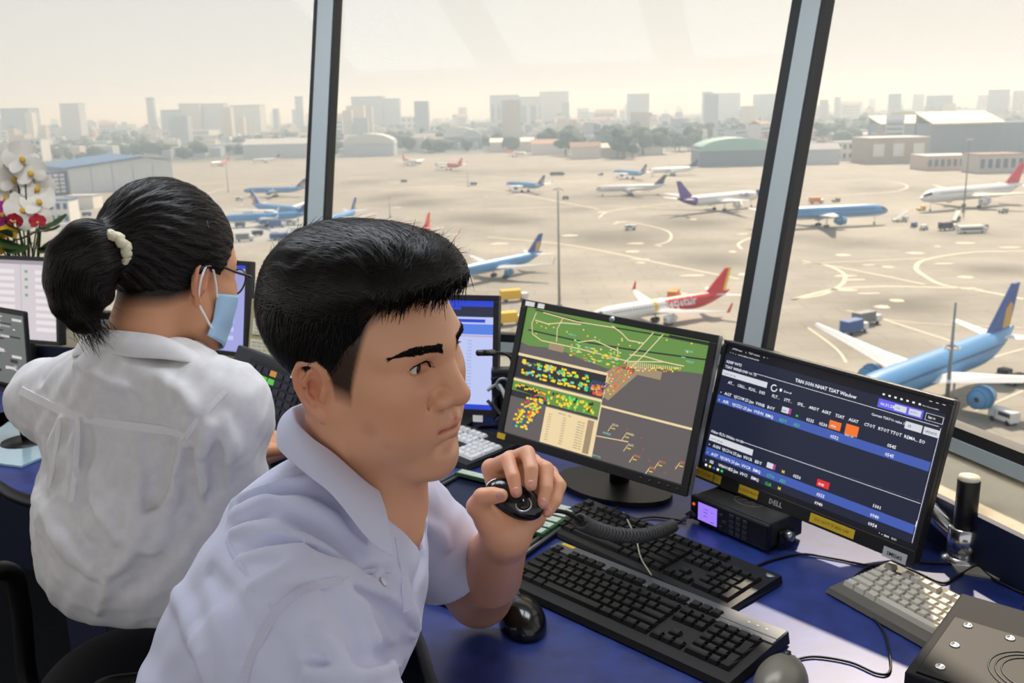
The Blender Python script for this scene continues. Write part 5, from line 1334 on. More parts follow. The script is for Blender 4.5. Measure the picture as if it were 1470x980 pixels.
for x, y in ((.02, -.02), (.22, -.02), (.02, -.22), (.22, -.22)): MB().lathe([(.010, 0), (.010, .005)], 12, Matrix.Translation((x, y, .0002))).build('foot', RUB, sp)
g = atz(1468, 872, DESK); mb = MB()
for k in range(3): mb.tube([g+Vector((.0, .0, .004))+Vector((.012*k, .016*k, 0)), g+Vector((.16, -.10, .004))+Vector((.012*k, .016*k, 0))], .004, 6)
tag(mb.build('cable_duct', DGR), 'grey ribbed cable strip behind the speaker box', 'cable duct')

# ------------------------------------------------------------------ flight strip bays
ud = Vector((.57, .82, 0)).normalized(); vd = Vector((ud.y, -ud.x, 0))
HOLD = mat('strip_holder_green', (52, 92, 60), .5); STRIP = mat('strip_paper', (196, 202, 188), .8)
def bay(right_far, length, width, strips, label):
    M = frame(right_far, vd, (0, 0, 1)); e = empty('strip_bay'); e.matrix_world = M; tag(e, label, 'strip bay', 'flight strip bays')
    MB().box((-width, -length, .0006), (0, 0, .005)).build('tray', mat('tray_navy', (16, 22, 44), .4), e)
    for x in (-width+.004, -width+.017, -.004, -.017): MB().tube([(x, -length, .009), (x, 0, .009)], .0042, 8).build('rail', STEEL, e)
    for y in (-.003, -length+.003): MB().box((-width, y-.004, .004), (0, y+.004, .013)).build('end_bar', BLK, e)
    for y in strips:
        h = MB().box((-width+.010, y-.0125, .010), (-.008, y+.0125, .0185), bev=.001); o = h.build('strip_holder', HOLD, e)
        o2 = MB().box((-width+.016, y-.0105, .0186), (-.014, y+.0085, .0192)).build('strip', STRIP, o)
        mb = MB(); 
        for k in range(5): text_geo(mb, rg.choice(['VJC 176', 'HVN 213', 'A321', 'VVTS', '0535', 'B/25L', 'BAV 18']), .0055, Matrix.Translation((-width+.02+.028*k, y-.004, .01935))); 
        mb.build('strip_lettering', mat('strip_ink', (110, 116, 110), .8), o)
    return e
rf = atz(840, 742, DESK); bay(Vector((rf.x, rf.y, DESK)), .42, .165, [-.018-.0275*k for k in range(5)], 'flight strip bay holding five green and white strips near the coiled lead')
rf2 = rf-vd*.185+ud*.05; bay(Vector((rf2.x, rf2.y, DESK)), .46, .165, [-.018], 'flight strip bay with one strip at its far end')

# ------------------------------------------------------------------ cables on the desk
def cable(name, pts, r, label, m=RUB, cat='cable', z=None):
    P = [atz(x, y, DESK+(h if h else .003)) for x, y, h in [(p+(0,))[:3] for p in pts]]
    return tag(MB().tube(spline(P, 7), r, 7).build(name, m), label, cat, 'cables on the desk')
cable('cable', [(1080, 815), (1110, 803), (1150, 795), (1200, 802), (1250, 812), (1300, 815), (1350, 836), (1372, 828), (1400, 813), (1428, 808), (1470, 838)], .0022, 'thin black cable wandering past the monitor foot')
cable('cable', [(1290, 812), (1250, 812), (1222, 832), (1208, 850), (1218, 866), (1245, 880), (1268, 905), (1278, 945), (1276, 965), (1258, 966), (1220, 950), (1170, 942), (1140, 948), (1133, 958)], .0019, 'black mouse cable looping beside the pale-keyed keyboard')
cable('cable', [(1310, 806), (1360, 808), (1395, 806), (1425, 830), (1470, 852)], .0022, 'black cable passing the foot of the monitor arm')
cable('cable', [(1395, 806), (1420, 812), (1440, 808), (1455, 828)], .0030, 'thick grey cable curling behind the monitor arm', DGR)
cable('cable', [(728, 868), (724, 845), (735, 822), (748, 806)], .0020, 'black lead of the glossy mouse')
cable('cable', [(985, 748), (940, 742), (908, 745), (880, 738), (862, 745)], .0018, 'thin black lead beside the coiled one')
cable('cable', [(895, 735, .01), (912, 770, .03), (920, 800, .03), (935, 825, .03)], .0013, 'pale thin wire lying over the black keyboard', mat('wire_pale', (176, 170, 150), .5))
cable('cable', [(655, 620), (668, 608), (680, 598), (683, 590)], .0020, 'lead of the white-keyed keyboard')
cable('cable', [(985, 738), (1000, 730), (1020, 716), (1050, 704)], .0022, 'lead running in behind the radio')
# gooseneck microphone and cable bundle behind the list monitor
gm = empty('gooseneck_microphone', atz(733, 600, DESK)); tag(gm, 'small gooseneck microphone between two monitors', 'microphone'); bpy.context.view_layer.update()
gp = [atz(733, 600, DESK), atd(736, 560, 2.16), atd(735, 520, 2.15), atd(725, 508, 2.13), atd(706, 506, 2.10)]
adopt(MB().tube(spline(gp, 8), .0035, 8).build('neck', BLK), gm); adopt(MB().tube([atd(708, 506, 2.10), atd(686, 506.5, 2.06)], [.0075, .0068], 12).build('head', BLK2), gm); adopt(MB().lathe([(.045, 0), (.045, .012), (.03, .02)], 24, Matrix.Translation(gp[0])).build('base', BLK), gm)
ph = empty('desk_telephone', atz(706, 598, DESK)); 
bpy.data.objects.remove(ph)
for k, (pts, lb) in enumerate([([atd(705, 545, 2.25), atd(722, 540, 2.25), atd(728, 556, 2.25), atd(708, 575, 2.26), atd(722, 598, 2.2)], 'black cable hanging beside the list monitor'), ([atd(700, 560, 2.26), atd(716, 552, 2.25), atd(726, 580, 2.25), atz(712, 606, DESK+.01)], 'grey cable bunched beside the list monitor'), ([atd(700, 575, 2.26), atd(712, 588, 2.26), atz(728, 610, DESK+.01), atz(690, 612, DESK+.006), atz(676, 622, DESK+.006)], 'cable dropping from the list monitor to the white-keyed keyboard')]):
    tag(MB().tube(spline(pts, 8), .0045, 8).build('cable', [RUB, mat('cable_grey', (170, 172, 170), .5), RUB][k]), lb, 'cable', 'cables on the desk')
pa = empty('power_adapter', atd(722, 548, 2.27)); tag(pa, 'black plug adapter with grey ring beside the list monitor', 'adapter'); bpy.context.view_layer.update()
adopt(MB().box((-.028, -.02, -.035), (.028, .02, .035), Matrix.Translation(pa.location), .006).build('body', BLK), pa); adopt(MB().lathe([(.018, 0), (.018, .004), (.012, .004), (.012, .0)], 20, Matrix.Translation(pa.location+Vector((0, -.021, 0))) @ Matrix.Rotation(PI/2, 4, 'X'), cap=False).build('ring', SIL), pa)
adopt(MB().tube([pa.location+Vector((0, .02, -.02)), Vector((pa.location.x, pa.location.y+.02, DESK))], .012, 8).build('bracket', BLK), pa)

# ------------------------------------------------------------------ voice panel, beige case and papers in front of the woman
M = frame(atd(372, 566, 2.02), (.80, -.585, -.12), (-.10, .52, .85)); vp = empty('voice_panel'); vp.matrix_world = M; tag(vp, 'black voice communication panel with lit green buttons between the two people', 'control panel')
MB().box((-.115, .002, -.085), (.115, .035, .085), bev=.004).build('case', DGR, vp); MB().box((-.060, -.003, -.082), (.112, .004, .070), bev=.002).build('face', BLK, vp)
for r in range(7):
    for cidx in range(7):
        gcol = (r, cidx) in ((1, 2), (1, 3), (4, 0), (4, 1), (5, 1)); ora = (r, cidx) == (0, 3)
        MB().box((-.052+.0225*cidx, -.0055, .046-.0178*r), (-.034+.0225*cidx, -.002, .058-.0178*r), bev=.001).build('button', em('led_green', (84, 176, 72)) if gcol else (em('led_amber', (176, 128, 60)) if ora else mat('panel_button', (40, 40, 58), .4)), vp)
MB().box((.075, -.004, .058), (.100, -.002, .068)).build('display', em('panel_display', (190, 196, 190)), vp)
Mi = M.inverted(); ft = M @ Vector((0, .03, -.05)); mb = MB(); mb.tube([Mi @ ft, Mi @ Vector((ft.x+.02, ft.y+.05, DESK+.004))], .02, 10); mb.build('support', DGR, vp); MB().lathe([(.07, 0), (.07, .008), (.03, .014)], 24, Mi @ Matrix.Translation((ft.x+.02, ft.y+.05, DESK+.0005))).build('base', DGR, vp)
bb = M @ Vector((0, 0, 0))
c = atz(330, 545, DESK+.06); M = frame((c.x, c.y, DESK), (.80, -.60, 0), (0, 0, 1)); bc = empty('beige_terminal'); bc.matrix_world = M; tag(bc, 'beige plastic terminal box with cream handset behind the voice panel', 'terminal')
MB().add([(-.12, -.08, .001), (.12, -.08, .001), (.12, .10, .001), (-.12, .10, .001), (-.12, -.08, .045), (.12, -.08, .045), (.12, .10, .115), (-.12, .10, .115)], [(0, 3, 2, 1), (4, 5, 6, 7), (0, 1, 5, 4), (1, 2, 6, 5), (2, 3, 7, 6), (3, 0, 4, 7)]).build('case', BEI, bc)
mb = MB(); mb.tube(spline([(-.09, -.05, .085), (-.07, -.01, .105), (0, .02, .118), (.05, .05, .125)], 6), [.014]*19, 10); mb.build('handset', mat('handset_cream', (198, 190, 140), .5), bc)
mb = MB()
for k in range(4): mb.box((.02, -.06+.03*k, .055+.0117*k), (.10, -.045+.03*k, .060+.0117*k))
mb.build('keys', mat('cream_keys', (226, 220, 190), .5), bc)
c = atd(388, 480, 2.36); M = frame(c, (.86, -.50, 0), (.0, .25, .97)); pp = empty('document_stand'); pp.matrix_world = M; tag(pp, 'olive document stand with clipped paper slips near the man\'s collar', 'document stand')
MB().box((-.075, .002, -.13), (.075, .03, .085), bev=.003).build('board', mat('stand_olive', (164, 158, 120), .6), pp)
for z, wd in ((.055, .10), (.018, .12), (-.035, .13)):
    o = MB().box((-wd/2, -.001, z-.022), (wd/2, .0015, z+.018)).build('paper_slip', mat('slip_cream', (220, 214, 184), .8), pp); mb = MB()
    for k in range(4): text_geo(mb, rg.choice(['TWR 118.7  GND 121.9', 'RWY 25L/25R  QNH 1010', 'ATIS 128.0  APP 125.5']), .0075, Matrix.Translation((-wd/2+.006, -.0014, z+.008-.009*k)) @ Matrix.Rotation(PI/2, 4, 'X'))
    mb.build('slip_lettering', mat('slip_ink', (110, 104, 84), .8), pp)
Mi = M.inverted(); ft = M @ Vector((0, .03, -.10)); mb = MB(); mb.tube([Mi @ ft, Mi @ Vector((ft.x, ft.y+.03, DESK+.004))], .015, 8); mb.lathe([(.06, 0), (.06, .006), (.02, .01)], 20, Mi @ Matrix.Translation((ft.x, ft.y+.03, DESK+.0005))); mb.build('foot', mat('stand_olive', (164, 158, 120)), pp)
# glass sheet over papers at the woman's place
q = [atz(-40, 600, DESK), atz(38, 590, DESK), atz(70, 655, DESK), atz(30, 672, DESK), atz(-60, 660, DESK)]
gs = MB(); gs.add([p+Vector((0, 0, .006)) for p in q], [(0, 1, 2, 3, 4)]); gs.prism([(p.x, p.y) for p in reversed(q)], DESK+.001, DESK+.006); tag(gs.build('glass_sheet', mat('sheet_aqua', (176, 206, 214), .08, spec=.8)), 'pale aqua glass sheet on the desk beside the woman', 'glass sheet')
# ------------------------------------------------------------------ chairs
def office_chair(name, x, y, rz, seat_z, label, back_z=.5):
    e = empty(name, (x, y, 0), rz, label, 'chair', 'office chairs'); m = mat('chair_black', (16, 16, 18), .75, bump=(300, .3, .002)); p = mat('chair_plastic', (13, 13, 14), .4)
    S = Solid(); S.ell((0, 0, seat_z-.04), (.25, .25, .045), .02); link('seat', S.mesh('seat', .012, (-.3, -.3, seat_z-.12), (.3, .3, seat_z+.05)), m, e)
    mb = MB(); rows = []; n = 12; k_ = 8
    for j in range(k_+1):
        v = j/k_
        for i in range(n+1):
            u = -1+2*i/n; rows.append((u*(.225-.05*v*v), -.235-.05*v+.05*abs(u)**2, seat_z+.06+v*back_z-.05*abs(u)**3*v))
    mb.add(rows, [(j*(n+1)+i, j*(n+1)+i+1, (j+1)*(n+1)+i+1, (j+1)*(n+1)+i) for j in range(k_) for i in range(n)], None, True); o = mb.build('backrest', m, e); sd = o.modifiers.new('thickness', 'SOLIDIFY'); sd.thickness = .05; sd.offset = 0
    sb = o.modifiers.new('smooth', 'SUBSURF'); sb.levels = 1; sb.render_levels = 2
    MB().tube([(0, -.16, seat_z-.05), (0, -.29, seat_z-.03), (0, -.285, seat_z+.14)], .022, 8).build('back_bar', p, e)
    for sx in (-1, 1):
        MB().tube(spline([(sx*.20, .02, seat_z-.06), (sx*.285, .03, seat_z-.03), (sx*.29, .04, seat_z+.12), (sx*.285, .02, seat_z+.195), (sx*.285, -.10, seat_z+.20), (sx*.285, -.16, seat_z+.18), (sx*.28, -.17, seat_z+.08), (sx*.25, -.10, seat_z-.03)], 7), .017, 10).build('armrest', p, e)
    MB().tube([(0, 0, seat_z-.07), (0, 0, .10)], .025, 12).build('column', p, e)
    for k in range(5):
        a = 2*PI*k/5+.3; l = MB().tube([(0, 0, .12), (.28*math.cos(a), .28*math.sin(a), .07)], [.026, .018], 8).build('base_leg', p, e)
        MB().lathe([(.028, -.012), (.030, 0), (.028, .012)], 16, Matrix.Translation((.28*math.cos(a), .28*math.sin(a), .030)) @ Matrix.Rotation(a, 4, 'Z') @ Matrix.Rotation(PI/2, 4, 'X')).build('caster', p, l)
    return e
wa = math.atan2(wf.y, wf.x)-PI/2
wc = office_chair('office_chair', float(WHIP[0])+.0, float(WHIP[1])-.0, wa, .57, 'black office chair under the woman in the white shirt', .20)
office_chair('office_chair', -.46, .965, -PI/2+.05, .485, 'black office chair under the man in the lavender shirt', .16)

# ------------------------------------------------------------------ orchids
oc = atd(18, 352, 3.02); oc = Vector((oc.x, oc.y, DESK))
pot = empty('orchid_arrangement', oc, 0, 'potted arrangement of white and magenta orchids by the window', 'flowers')
MB().lathe([(.06, 0), (.075, .06), (.085, .12), (.078, .125), (.07, .11), (.0001, .105)], 24, cap=False).build('pot', mat('pot_white', (226, 222, 214), .3), pot)
rg2 = random.Random(3)
PW = mat('petal_white', (240, 234, 222), .6, sss=.1); PM = mat('petal_magenta', (206, 70, 160), .6); PR = mat('petal_red', (176, 30, 50), .6); PY = mat('petal_yellow', (232, 186, 50), .6); LEAF = mat('leaf_green', (58, 84, 44), .5); THR = mat('throat_yellow', (222, 176, 60), .5)
def petal(mb, M, L, W, cup=.25):
    n = 6; k = 4; vs = []
    for i in range(n+1):
        t = i/n; w = W*math.sin(PI*min(t*.86+.08, 1))**.7
        for j in range(k+1): s_ = -1+2*j/k; vs.append((s_*w, t*L, cup*L*(t*t*.7)-.15*abs(s_)*w))
    mb.add(vs, [(i*(k+1)+j, i*(k+1)+j+1, (i+1)*(k+1)+j+1, (i+1)*(k+1)+j) for i in range(n) for j in range(k)], M, True)
PET = {}
def petal_mesh(L, W, cup, m):
    key = (L, W, cup, m.name)
    if key not in PET: mb = MB(); petal(mb, None, L, W, cup); me = mb.mesh('petal'); me.materials.append(m); PET[key] = me
    return PET[key]
def bloom(p, facing, r, m, thr):
    F_ = Vector(facing).normalized(); M0 = Matrix.Translation(p) @ F_.to_track_quat('Z', 'Y').to_matrix().to_4x4() @ Matrix.Rotation(rg2.uniform(-.4, .4), 4, 'Z')
    f = empty('blossom'); f.parent = pot; f.matrix_world = M0; f.matrix_parent_inverse = Matrix.Identity(4); f.matrix_local = Matrix.Translation(-oc) @ M0
    for a, L, W in ((0, 1, .42), (2*PI/3, .95, .38), (-2*PI/3, .95, .38), (PI/2.6, 1.0, .62), (-PI/2.6, 1.0, .62)):
        o = bpy.data.objects.new('petal', petal_mesh(r*L, r*W, .22, m)); COL.objects.link(o); o.parent = f; o.rotation_euler = (0, 0, a)
    o = MB().sphere((0, -r*.12, r*.10), (r*.16, r*.2, r*.16), 8, 6).build('throat', thr, f)
heads = [(8, 232, 'w'), (30, 226, 'w'), (-8, 250, 'w'), (20, 255, 'w'), (44, 246, 'w'), (8, 282, 'w'), (36, 276, 'w'), (54, 268, 'w'), (30, 300, 'w'), (56, 288, 'w'), (50, 316, 'w'), (-10, 290, 'm'), (2, 306, 'm'), (14, 300, 'm'), (22, 316, 'r'), (0, 326, 'm'), (-8, 340, 'r'), (12, 334, 'y'), (54, 318, 'r'), (6, 356, 'y'), (-6, 310, 'm')]
stems = MB()
for x, y, kd in heads:
    p = atd(x, y, 3.0+rg2.uniform(-.05, .05)); r = {'w': .056, 'm': .042, 'r': .026, 'y': .030}[kd]
    bloom(p, (CAM-p).normalized()+Vector((rg2.uniform(-.5, .5), rg2.uniform(-.3, .3), rg2.uniform(-.3, .2))), r, {'w': PW, 'm': PM, 'r': PR, 'y': PY}[kd], THR)
    stems.tube(spline([Vector((0, 0, .10)), (p-oc)*.5+Vector((rg2.uniform(-.02, .02), .03, .05)), (p-oc)+Vector((0, .02, 0))], 5), .0025, 5)
stems.build('stems', LEAF, pot)
for k in range(16):
    p = atd(rg2.uniform(-20, 66), rg2.uniform(322, 362), 2.99)-oc; o = bpy.data.objects.new('leaf', petal_mesh(.10, .022, .3, LEAF)); COL.objects.link(o); o.parent = pot; o.location = p; o.rotation_euler = (rg2.uniform(-.3, 1.2), rg2.uniform(-.6, .6), rg2.uniform(0, 6.28))
# ------------------------------------------------------------------ the airfield below
GZ = -51.0
def G(x, y, h=0): return atz(x, y, GZ+h)
gm_ = bpy.data.materials.new('apron_ground'); gm_.use_nodes = True
_t = gm_.node_tree; b = _t.nodes['Principled BSDF']; at_ = _t.nodes.new('ShaderNodeAttribute'); at_.attribute_name = 'Col'; tc = _t.nodes.new('ShaderNodeTexCoord')
n1 = _t.nodes.new('ShaderNodeTexNoise'); n1.inputs['Scale'].default_value = .05; n1.inputs['Detail'].default_value = 8; n2 = _t.nodes.new('ShaderNodeTexBrick'); n2.inputs['Scale'].default_value = .035; n2.inputs['Mortar Size'].default_value = .012
n2.inputs['Color1'].default_value = (1, 1, 1, 1); n2.inputs['Color2'].default_value = (.93, .93, .93, 1); n2.inputs['Mortar'].default_value = (.84, .83, .8, 1)
_t.links.new(tc.outputs['Object'], n1.inputs['Vector']); _t.links.new(tc.outputs['Object'], n2.inputs['Vector'])
mr = _t.nodes.new('ShaderNodeMapRange'); mr.inputs[1].default_value = .3; mr.inputs[2].default_value = .7; mr.inputs[3].default_value = .82; mr.inputs[4].default_value = 1.12; _t.links.new(n1.outputs['Fac'], mr.inputs[0])
m1 = _t.nodes.new('ShaderNodeMix'); m1.data_type = 'RGBA'; m1.blend_type = 'MULTIPLY'; m1.inputs[0].default_value = 1; m2 = _t.nodes.new('ShaderNodeMix'); m2.data_type = 'RGBA'; m2.blend_type = 'MULTIPLY'; m2.inputs[0].default_value = 1
_t.links.new(at_.outputs['Color'], m1.inputs[6]); _t.links.new(mr.outputs[0], m1.inputs[7]); _t.links.new(m1.outputs[2], m2.inputs[6]); _t.links.new(n2.outputs['Color'], m2.inputs[7]); _t.links.new(m2.outputs[2], b.inputs['Base Color']); b.inputs['Roughness'].default_value = .75; b.inputs['Specular IOR Level'].default_value = .3
NR, NA_ = 260, 260; rr = np.geomspace(60, 9000, NR); aa = np.linspace(R_(-62), R_(62), NA_)
GX = np.outer(rr, np.sin(aa)); GY = np.outer(rr, np.cos(aa)); V = np.stack([GX, GY, np.full_like(GX, GZ)], -1).reshape(-1, 3)
idx = np.arange(NR*NA_).reshape(NR, NA_); Q = np.stack([idx[:-1, :-1], idx[:-1, 1:], idx[1:, 1:], idx[1:, :-1]], -1).reshape(-1, 4)[:, ::-1]
me = bpy.data.meshes.new('ground'); me.from_pydata(V.tolist(), [], Q.tolist())
C = np.tile(np.array(rgb(146, 142, 134)[:3]), (len(V), 1))
def gb(m, c):
    m = np.clip(m, 0, 1)[:, None]; C[:] = C*(1-m)+np.array(rgb(*c)[:3])*m
gb((np.hypot(V[:, 0], V[:, 1])-1180)/160, (92, 100, 98))
def stain(px, py, wx, wy, a, c=(72, 68, 60)):
    p = G(px, py); e = G(px+wx, py); f_ = G(px, py-wy); u = np.array([(e-p).x, (e-p).y]); L1 = np.linalg.norm(u); u /= L1; w = np.array([-u[1], u[0]]); L2 = abs((f_-p).y)
    d = V[:, :2]-np.array([p.x, p.y]); q = np.abs(d @ u/L1)**2.4+np.abs(d @ w/L2)**2.4; gb(min(a*1.25, .85)*np.exp(-q*.9), c)
for s_ in ((882, 340, 62, 10, .55), (998, 320, 70, 9, .6), (690, 313, 56, 6, .5), (1028, 374, 66, 9, .55), (1296, 436, 85, 13, .6), (1430, 388, 60, 9, .55), (560, 282, 30, 7, .5), (605, 292, 40, 6, .5), (740, 318, 40, 5, .5), (900, 283, 90, 7, .45), (985, 265, 80, 5, .4), (830, 300, 30, 5, .4), (1230, 350, 60, 8, .4), (1160, 340, 50, 8, .4), (1300, 272, 90, 5, .35), (520, 262, 30, 4, .4), (1250, 500, 90, 16, .25), (1150, 470, 70, 10, .3), (980, 350, 120, 6, .25), (1380, 335, 70, 7, .4), (800, 245, 160, 3, .3), (640, 250, 100, 3, .25)): stain(*s_)
for s_ in ((760, 360, 120, 8, .35), (1000, 410, 140, 8, .35), (1200, 325, 160, 9, .3), (880, 260, 120, 6, .3), (620, 270, 60, 5, .3), (1330, 300, 120, 10, .25), (900, 460, 160, 30, .35), (1280, 560, 120, 40, .25)): stain(*s_, c=(178, 172, 160))
for s_ in ((200, 330, 110, 10, .5), (380, 330, 90, 14, .6), (260, 305, 90, 6, .3)): stain(*s_, c=(170, 176, 182))
set_col(me, 'Col', C); ground = tag(link('ground', me, gm_), kind='structure')
LINE = mat('marking_pale', (206, 198, 178), .8)
def marking(pts, w=1.6):
    P = [G(x, y, .05) for x, y in pts]; o = MB().strip(spline(P, 8), w, (0, 0, 1)).build('marking', LINE); o.parent = ground
for pts, w in (([(1136, 430), (1198, 415), (1263, 411), (1335, 412), (1394, 415), (1470, 429)], 1.6), ([(1136, 430), (1182, 422), (1209, 407), (1212, 394), (1196, 384), (1165, 376)], 1.3), ([(1470, 360), (1394, 362), (1330, 372), (1315, 384), (1328, 396), (1355, 409), (1410, 416)], 1.5), ([(1152, 374), (1240, 390), (1328, 408)], 1.2), ([(1152, 378), (1250, 374), (1328, 370)], 1.0), ([(1250, 452), (1330, 478), (1400, 500)], .8), ([(1215, 445), (1300, 462), (1470, 470)], .6),
                ([(700, 340), (820, 352), (960, 380), (1060, 400)], 1.3), ([(940, 352), (962, 344), (955, 330), (900, 318), (880, 322)], 1.0), ([(1065, 357), (1060, 350), (1075, 342), (1090, 340)], 1.2), ([(560, 262), (700, 272), (860, 300)], 1.3), ([(700, 300), (900, 296), (1080, 310)], 1.2), ([(860, 312), (880, 302), (960, 292), (1090, 280)], 1.2), ([(1150, 262), (1250, 258), (1300, 265), (1280, 275), (1160, 282)], 1.5), ([(1330, 540), (1400, 520), (1470, 500)], .6), ([(1400, 590), (1470, 560)], .5), ([(500, 255), (620, 250), (860, 262), (1110, 268)], 1.6), ([(1160, 250), (1300, 246), (1470, 256)], 1.6), ([(110, 305), (250, 290), (330, 270), (440, 262)], 1.4), ([(1160, 470), (1200, 500), (1215, 520)], .6)): marking(pts, w)

# ------------------------------------------------------------------ airliners
AW = mat('aircraft_white', (228, 230, 232), .35, spec=.5); AG = mat('aircraft_grey', (200, 204, 208), .4); ABL = mat('aircraft_blue', (84, 146, 200), .35, spec=.5); ADB = mat('fin_blue', (40, 80, 150), .4); AGO = mat('fin_gold', (186, 152, 84), .4); ARE = mat('aircraft_red', (206, 44, 56), .35); AYE = mat('aircraft_yellow', (236, 196, 50), .4); APU = mat('aircraft_purple', (86, 52, 140), .4); ANA = mat('fin_navy', (52, 60, 92), .4); ADK = mat('engine_dark', (46, 48, 52), .5); ATY = mat('tyre', (24, 24, 25), .8); ACR = mat('wing_cream', (232, 226, 206), .4)
LIV = {'vna': (ABL, ABL, AW, ABL, ABL), 'vj': (AW, ARE, AW, ARE, AW), 'fdx': (AW, APU, AW, APU, AW), 'wht': (AW, AW, AW, ANA, AW), 'red': (AW, AW, AW, ARE, AW)}
def airliner(tail_px, head_px, L, span, livery, label, group='parked airliners', wide=False, th=None, lettering=None):
    """tail and heading come from two points of the fuselage line; L, span in metres"""
    R = L*(.046 if wide else .0445); ax_h = R*2.0+.6
    T = atz(tail_px[0], tail_px[1], GZ+ax_h); N = atz(head_px[0], head_px[1], GZ+ax_h); d = N-T; d.z = 0; d.normalize()
    e = empty('airliner', (T.x, T.y, GZ), 0, label, 'airplane', group); e.matrix_world = frame((T.x, T.y, GZ), d, (0, 0, 1))   # x ahead, tail end at the origin
    fore, aft, belly, fin, eng = LIV[livery]
    prof = [(0, .10, .75), (.03, .28, .62), (.08, .52, .40), (.14, .74, .20), (.20, .92, .05), (.26, 1, 0), (.5, 1, 0), (.80, 1, 0), (.88, .96, -.02), (.93, .84, -.06), (.965, .62, -.12), (.985, .40, -.18), (1, .06, -.22)]
    n = 18; vs = []; fs = []; mi = []; mats = [fore, aft, belly, ADK, AYE]
    for x, r, z in prof:
        for k in range(n): a = 2*PI*k/n; vs.append((x*L, R*r*math.cos(a), ax_h+z*R+R*r*math.sin(a)))
    for i in range(len(prof)-1):
        for k in range(n):
            fs.append((i*n+k, i*n+(k+1) % n, (i+1)*n+(k+1) % n, (i+1)*n+k)); xm = (prof[i][0]+prof[i+1][0])/2; zc = math.sin(2*PI*(k+.5)/n)
            m = 0
            if livery in ('vj', 'fdx') and xm < (.30 if livery == 'fdx' else .55): m = 1
            if livery == 'fdx' and xm > .22: m = 0
            if livery == 'vj' and .26 < xm < .5: m = 1
            if livery == 'vna' and zc < -.55: m = 2
            if .93 < xm < .985 and .35 < zc < .8: m = 3
            mi.append(m)
    fs += [tuple(range(n)), tuple(range((len(prof)-1)*n+n-1, (len(prof)-1)*n-1, -1))]; mi += [0, 0]
    mb = MB(); mb.add(vs, fs, None, True); mb.mi = mi; fu = mb.build('fuselage', mats, e)
    mb = MB()
    for sy in (-1, 1):
        for k in range(int(L*.75)):
            x = L*.16+k*L*.72/int(L*.75); mb.add([(x, sy*R*1.003, ax_h+.28*R), (x+.35, sy*R*1.003, ax_h+.28*R), (x+.35, sy*R*.985, ax_h+.42*R), (x, sy*R*.985, ax_h+.42*R)], [(0, 1, 2, 3)])
    o = mb.build('cabin_windows', ADK, fu); o['kind'] = 'stuff'
    def wing(name, m, x0, c0, y0, y1, sweep, c1, z0, dih, t, par=e, sides=(-1, 1), tip=None):
        for s_ in sides:
            mb = MB(); sec = []
            for (yy, c, xo, zz, th_) in ((y0, c0, x0, z0, t), (y0+(y1-y0)*.36, c0*.60+c1*.05, x0-(y1-y0)*.36*sweep, z0+(y1-y0)*.36*dih, t*.7), (y1, c1, x0-(y1-y0)*sweep, z0+(y1-y0)*dih, t*.30)):
                sec.append([(xo, s_*yy, zz), (xo-c*.25, s_*yy, zz+th_), (xo-c*.6, s_*yy, zz+th_*.8), (xo-c, s_*yy, zz+th_*.1), (xo-c*.5, s_*yy, zz-th_*.45)])
            if tip: xo = sec[-1][0][0]; sec.append([(xo-c1*1.0, s_*(y1+.4), z0+(y1-y0)*dih+tip), (xo-c1*1.1, s_*(y1+.4), z0+(y1-y0)*dih+tip+.05), (xo-c1*1.2, s_*(y1+.4), z0+(y1-y0)*dih+tip+.05), (xo-c1*1.4, s_*(y1+.4), z0+(y1-y0)*dih+tip), (xo-c1*1.2, s_*(y1+.4), z0+(y1-y0)*dih+tip-.05)])
            q = 5
            vs = [p for s in sec for p in s]; fs = []; mi = []
            for i in range(len(sec)-1):
                for k in range(q): f = (i*q+k, i*q+(k+1) % q, (i+1)*q+(k+1) % q, (i+1)*q+k); fs.append(f if s_ > 0 else f[::-1]); mi.append(1 if (tip and i == len(sec)-2) else 0)
            fs.append(tuple(range((len(sec)-1)*q, len(sec)*q))); mi.append(1 if tip else 0)
            mb.add(vs, fs); mb.mi = mi; mb.build(name, [m, fin if livery == 'vj' else m], par)
    hs = span/2
    wing('wing', ACR if livery == 'red' else AW, L*.60, L*.155, R*.7, hs, .54, L*.028, ax_h-R*.45, .10, R*.42, tip=(2.2 if not wide else None))
    wing('tailplane', AW, L*.135, L*.085, R*.35, hs*.37, .62, L*.032, ax_h+R*.45, .08, R*.14)
    # fin
    fh = R*(3.0 if not wide else 3.1); f0 = ax_h+R*.75; t = R*.12; mb = MB(); pr = [(L*.195, f0-.2*R), (L*.145, f0+fh*.25), (L*.030, f0+fh), (L*(-.010), f0+fh), (L*.035, f0+fh*.1), (L*.03, f0-.2*R)]
    vs = [(x, -t, z) for x, z in pr]+[(x, t, z) for x, z in pr]; q = len(pr)
    mb.add(vs, [tuple(range(q)), tuple(range(2*q-1, q-1, -1))]+[(i, q+i, q+(i+1) % q, (i+1) % q) for i in range(q)]); mb.build('fin', fin if livery != 'vna' else ADB, e)
    if livery in ('vna', 'vj'):
        g_ = [(L*.09, f0+fh*.06), (L*.075, f0+fh*.50), (L*.045, f0+fh*.62), (L*.028, f0+fh*.55), (L*.034, f0+fh*.08)] if livery == 'vna' else [(L*.055, f0), (L*.012, f0+fh*.97), (L*(-.010), f0+fh), (L*.03, f0+fh*.02)]
        mb = MB(); 
        for sg in (-1, 1): vs = [(x, sg*(t+.04), z) for x, z in g_]; mb.add(vs, [tuple(range(len(g_)))])
        mb.build('fin_emblem', AGO if livery == 'vna' else AYE, e)
    if livery == 'vj': MB().tube([(L*.56, 0, ax_h), (L*.585, 0, ax_h)], R*1.012, 18, cap=False).build('yellow_band', AYE, fu)
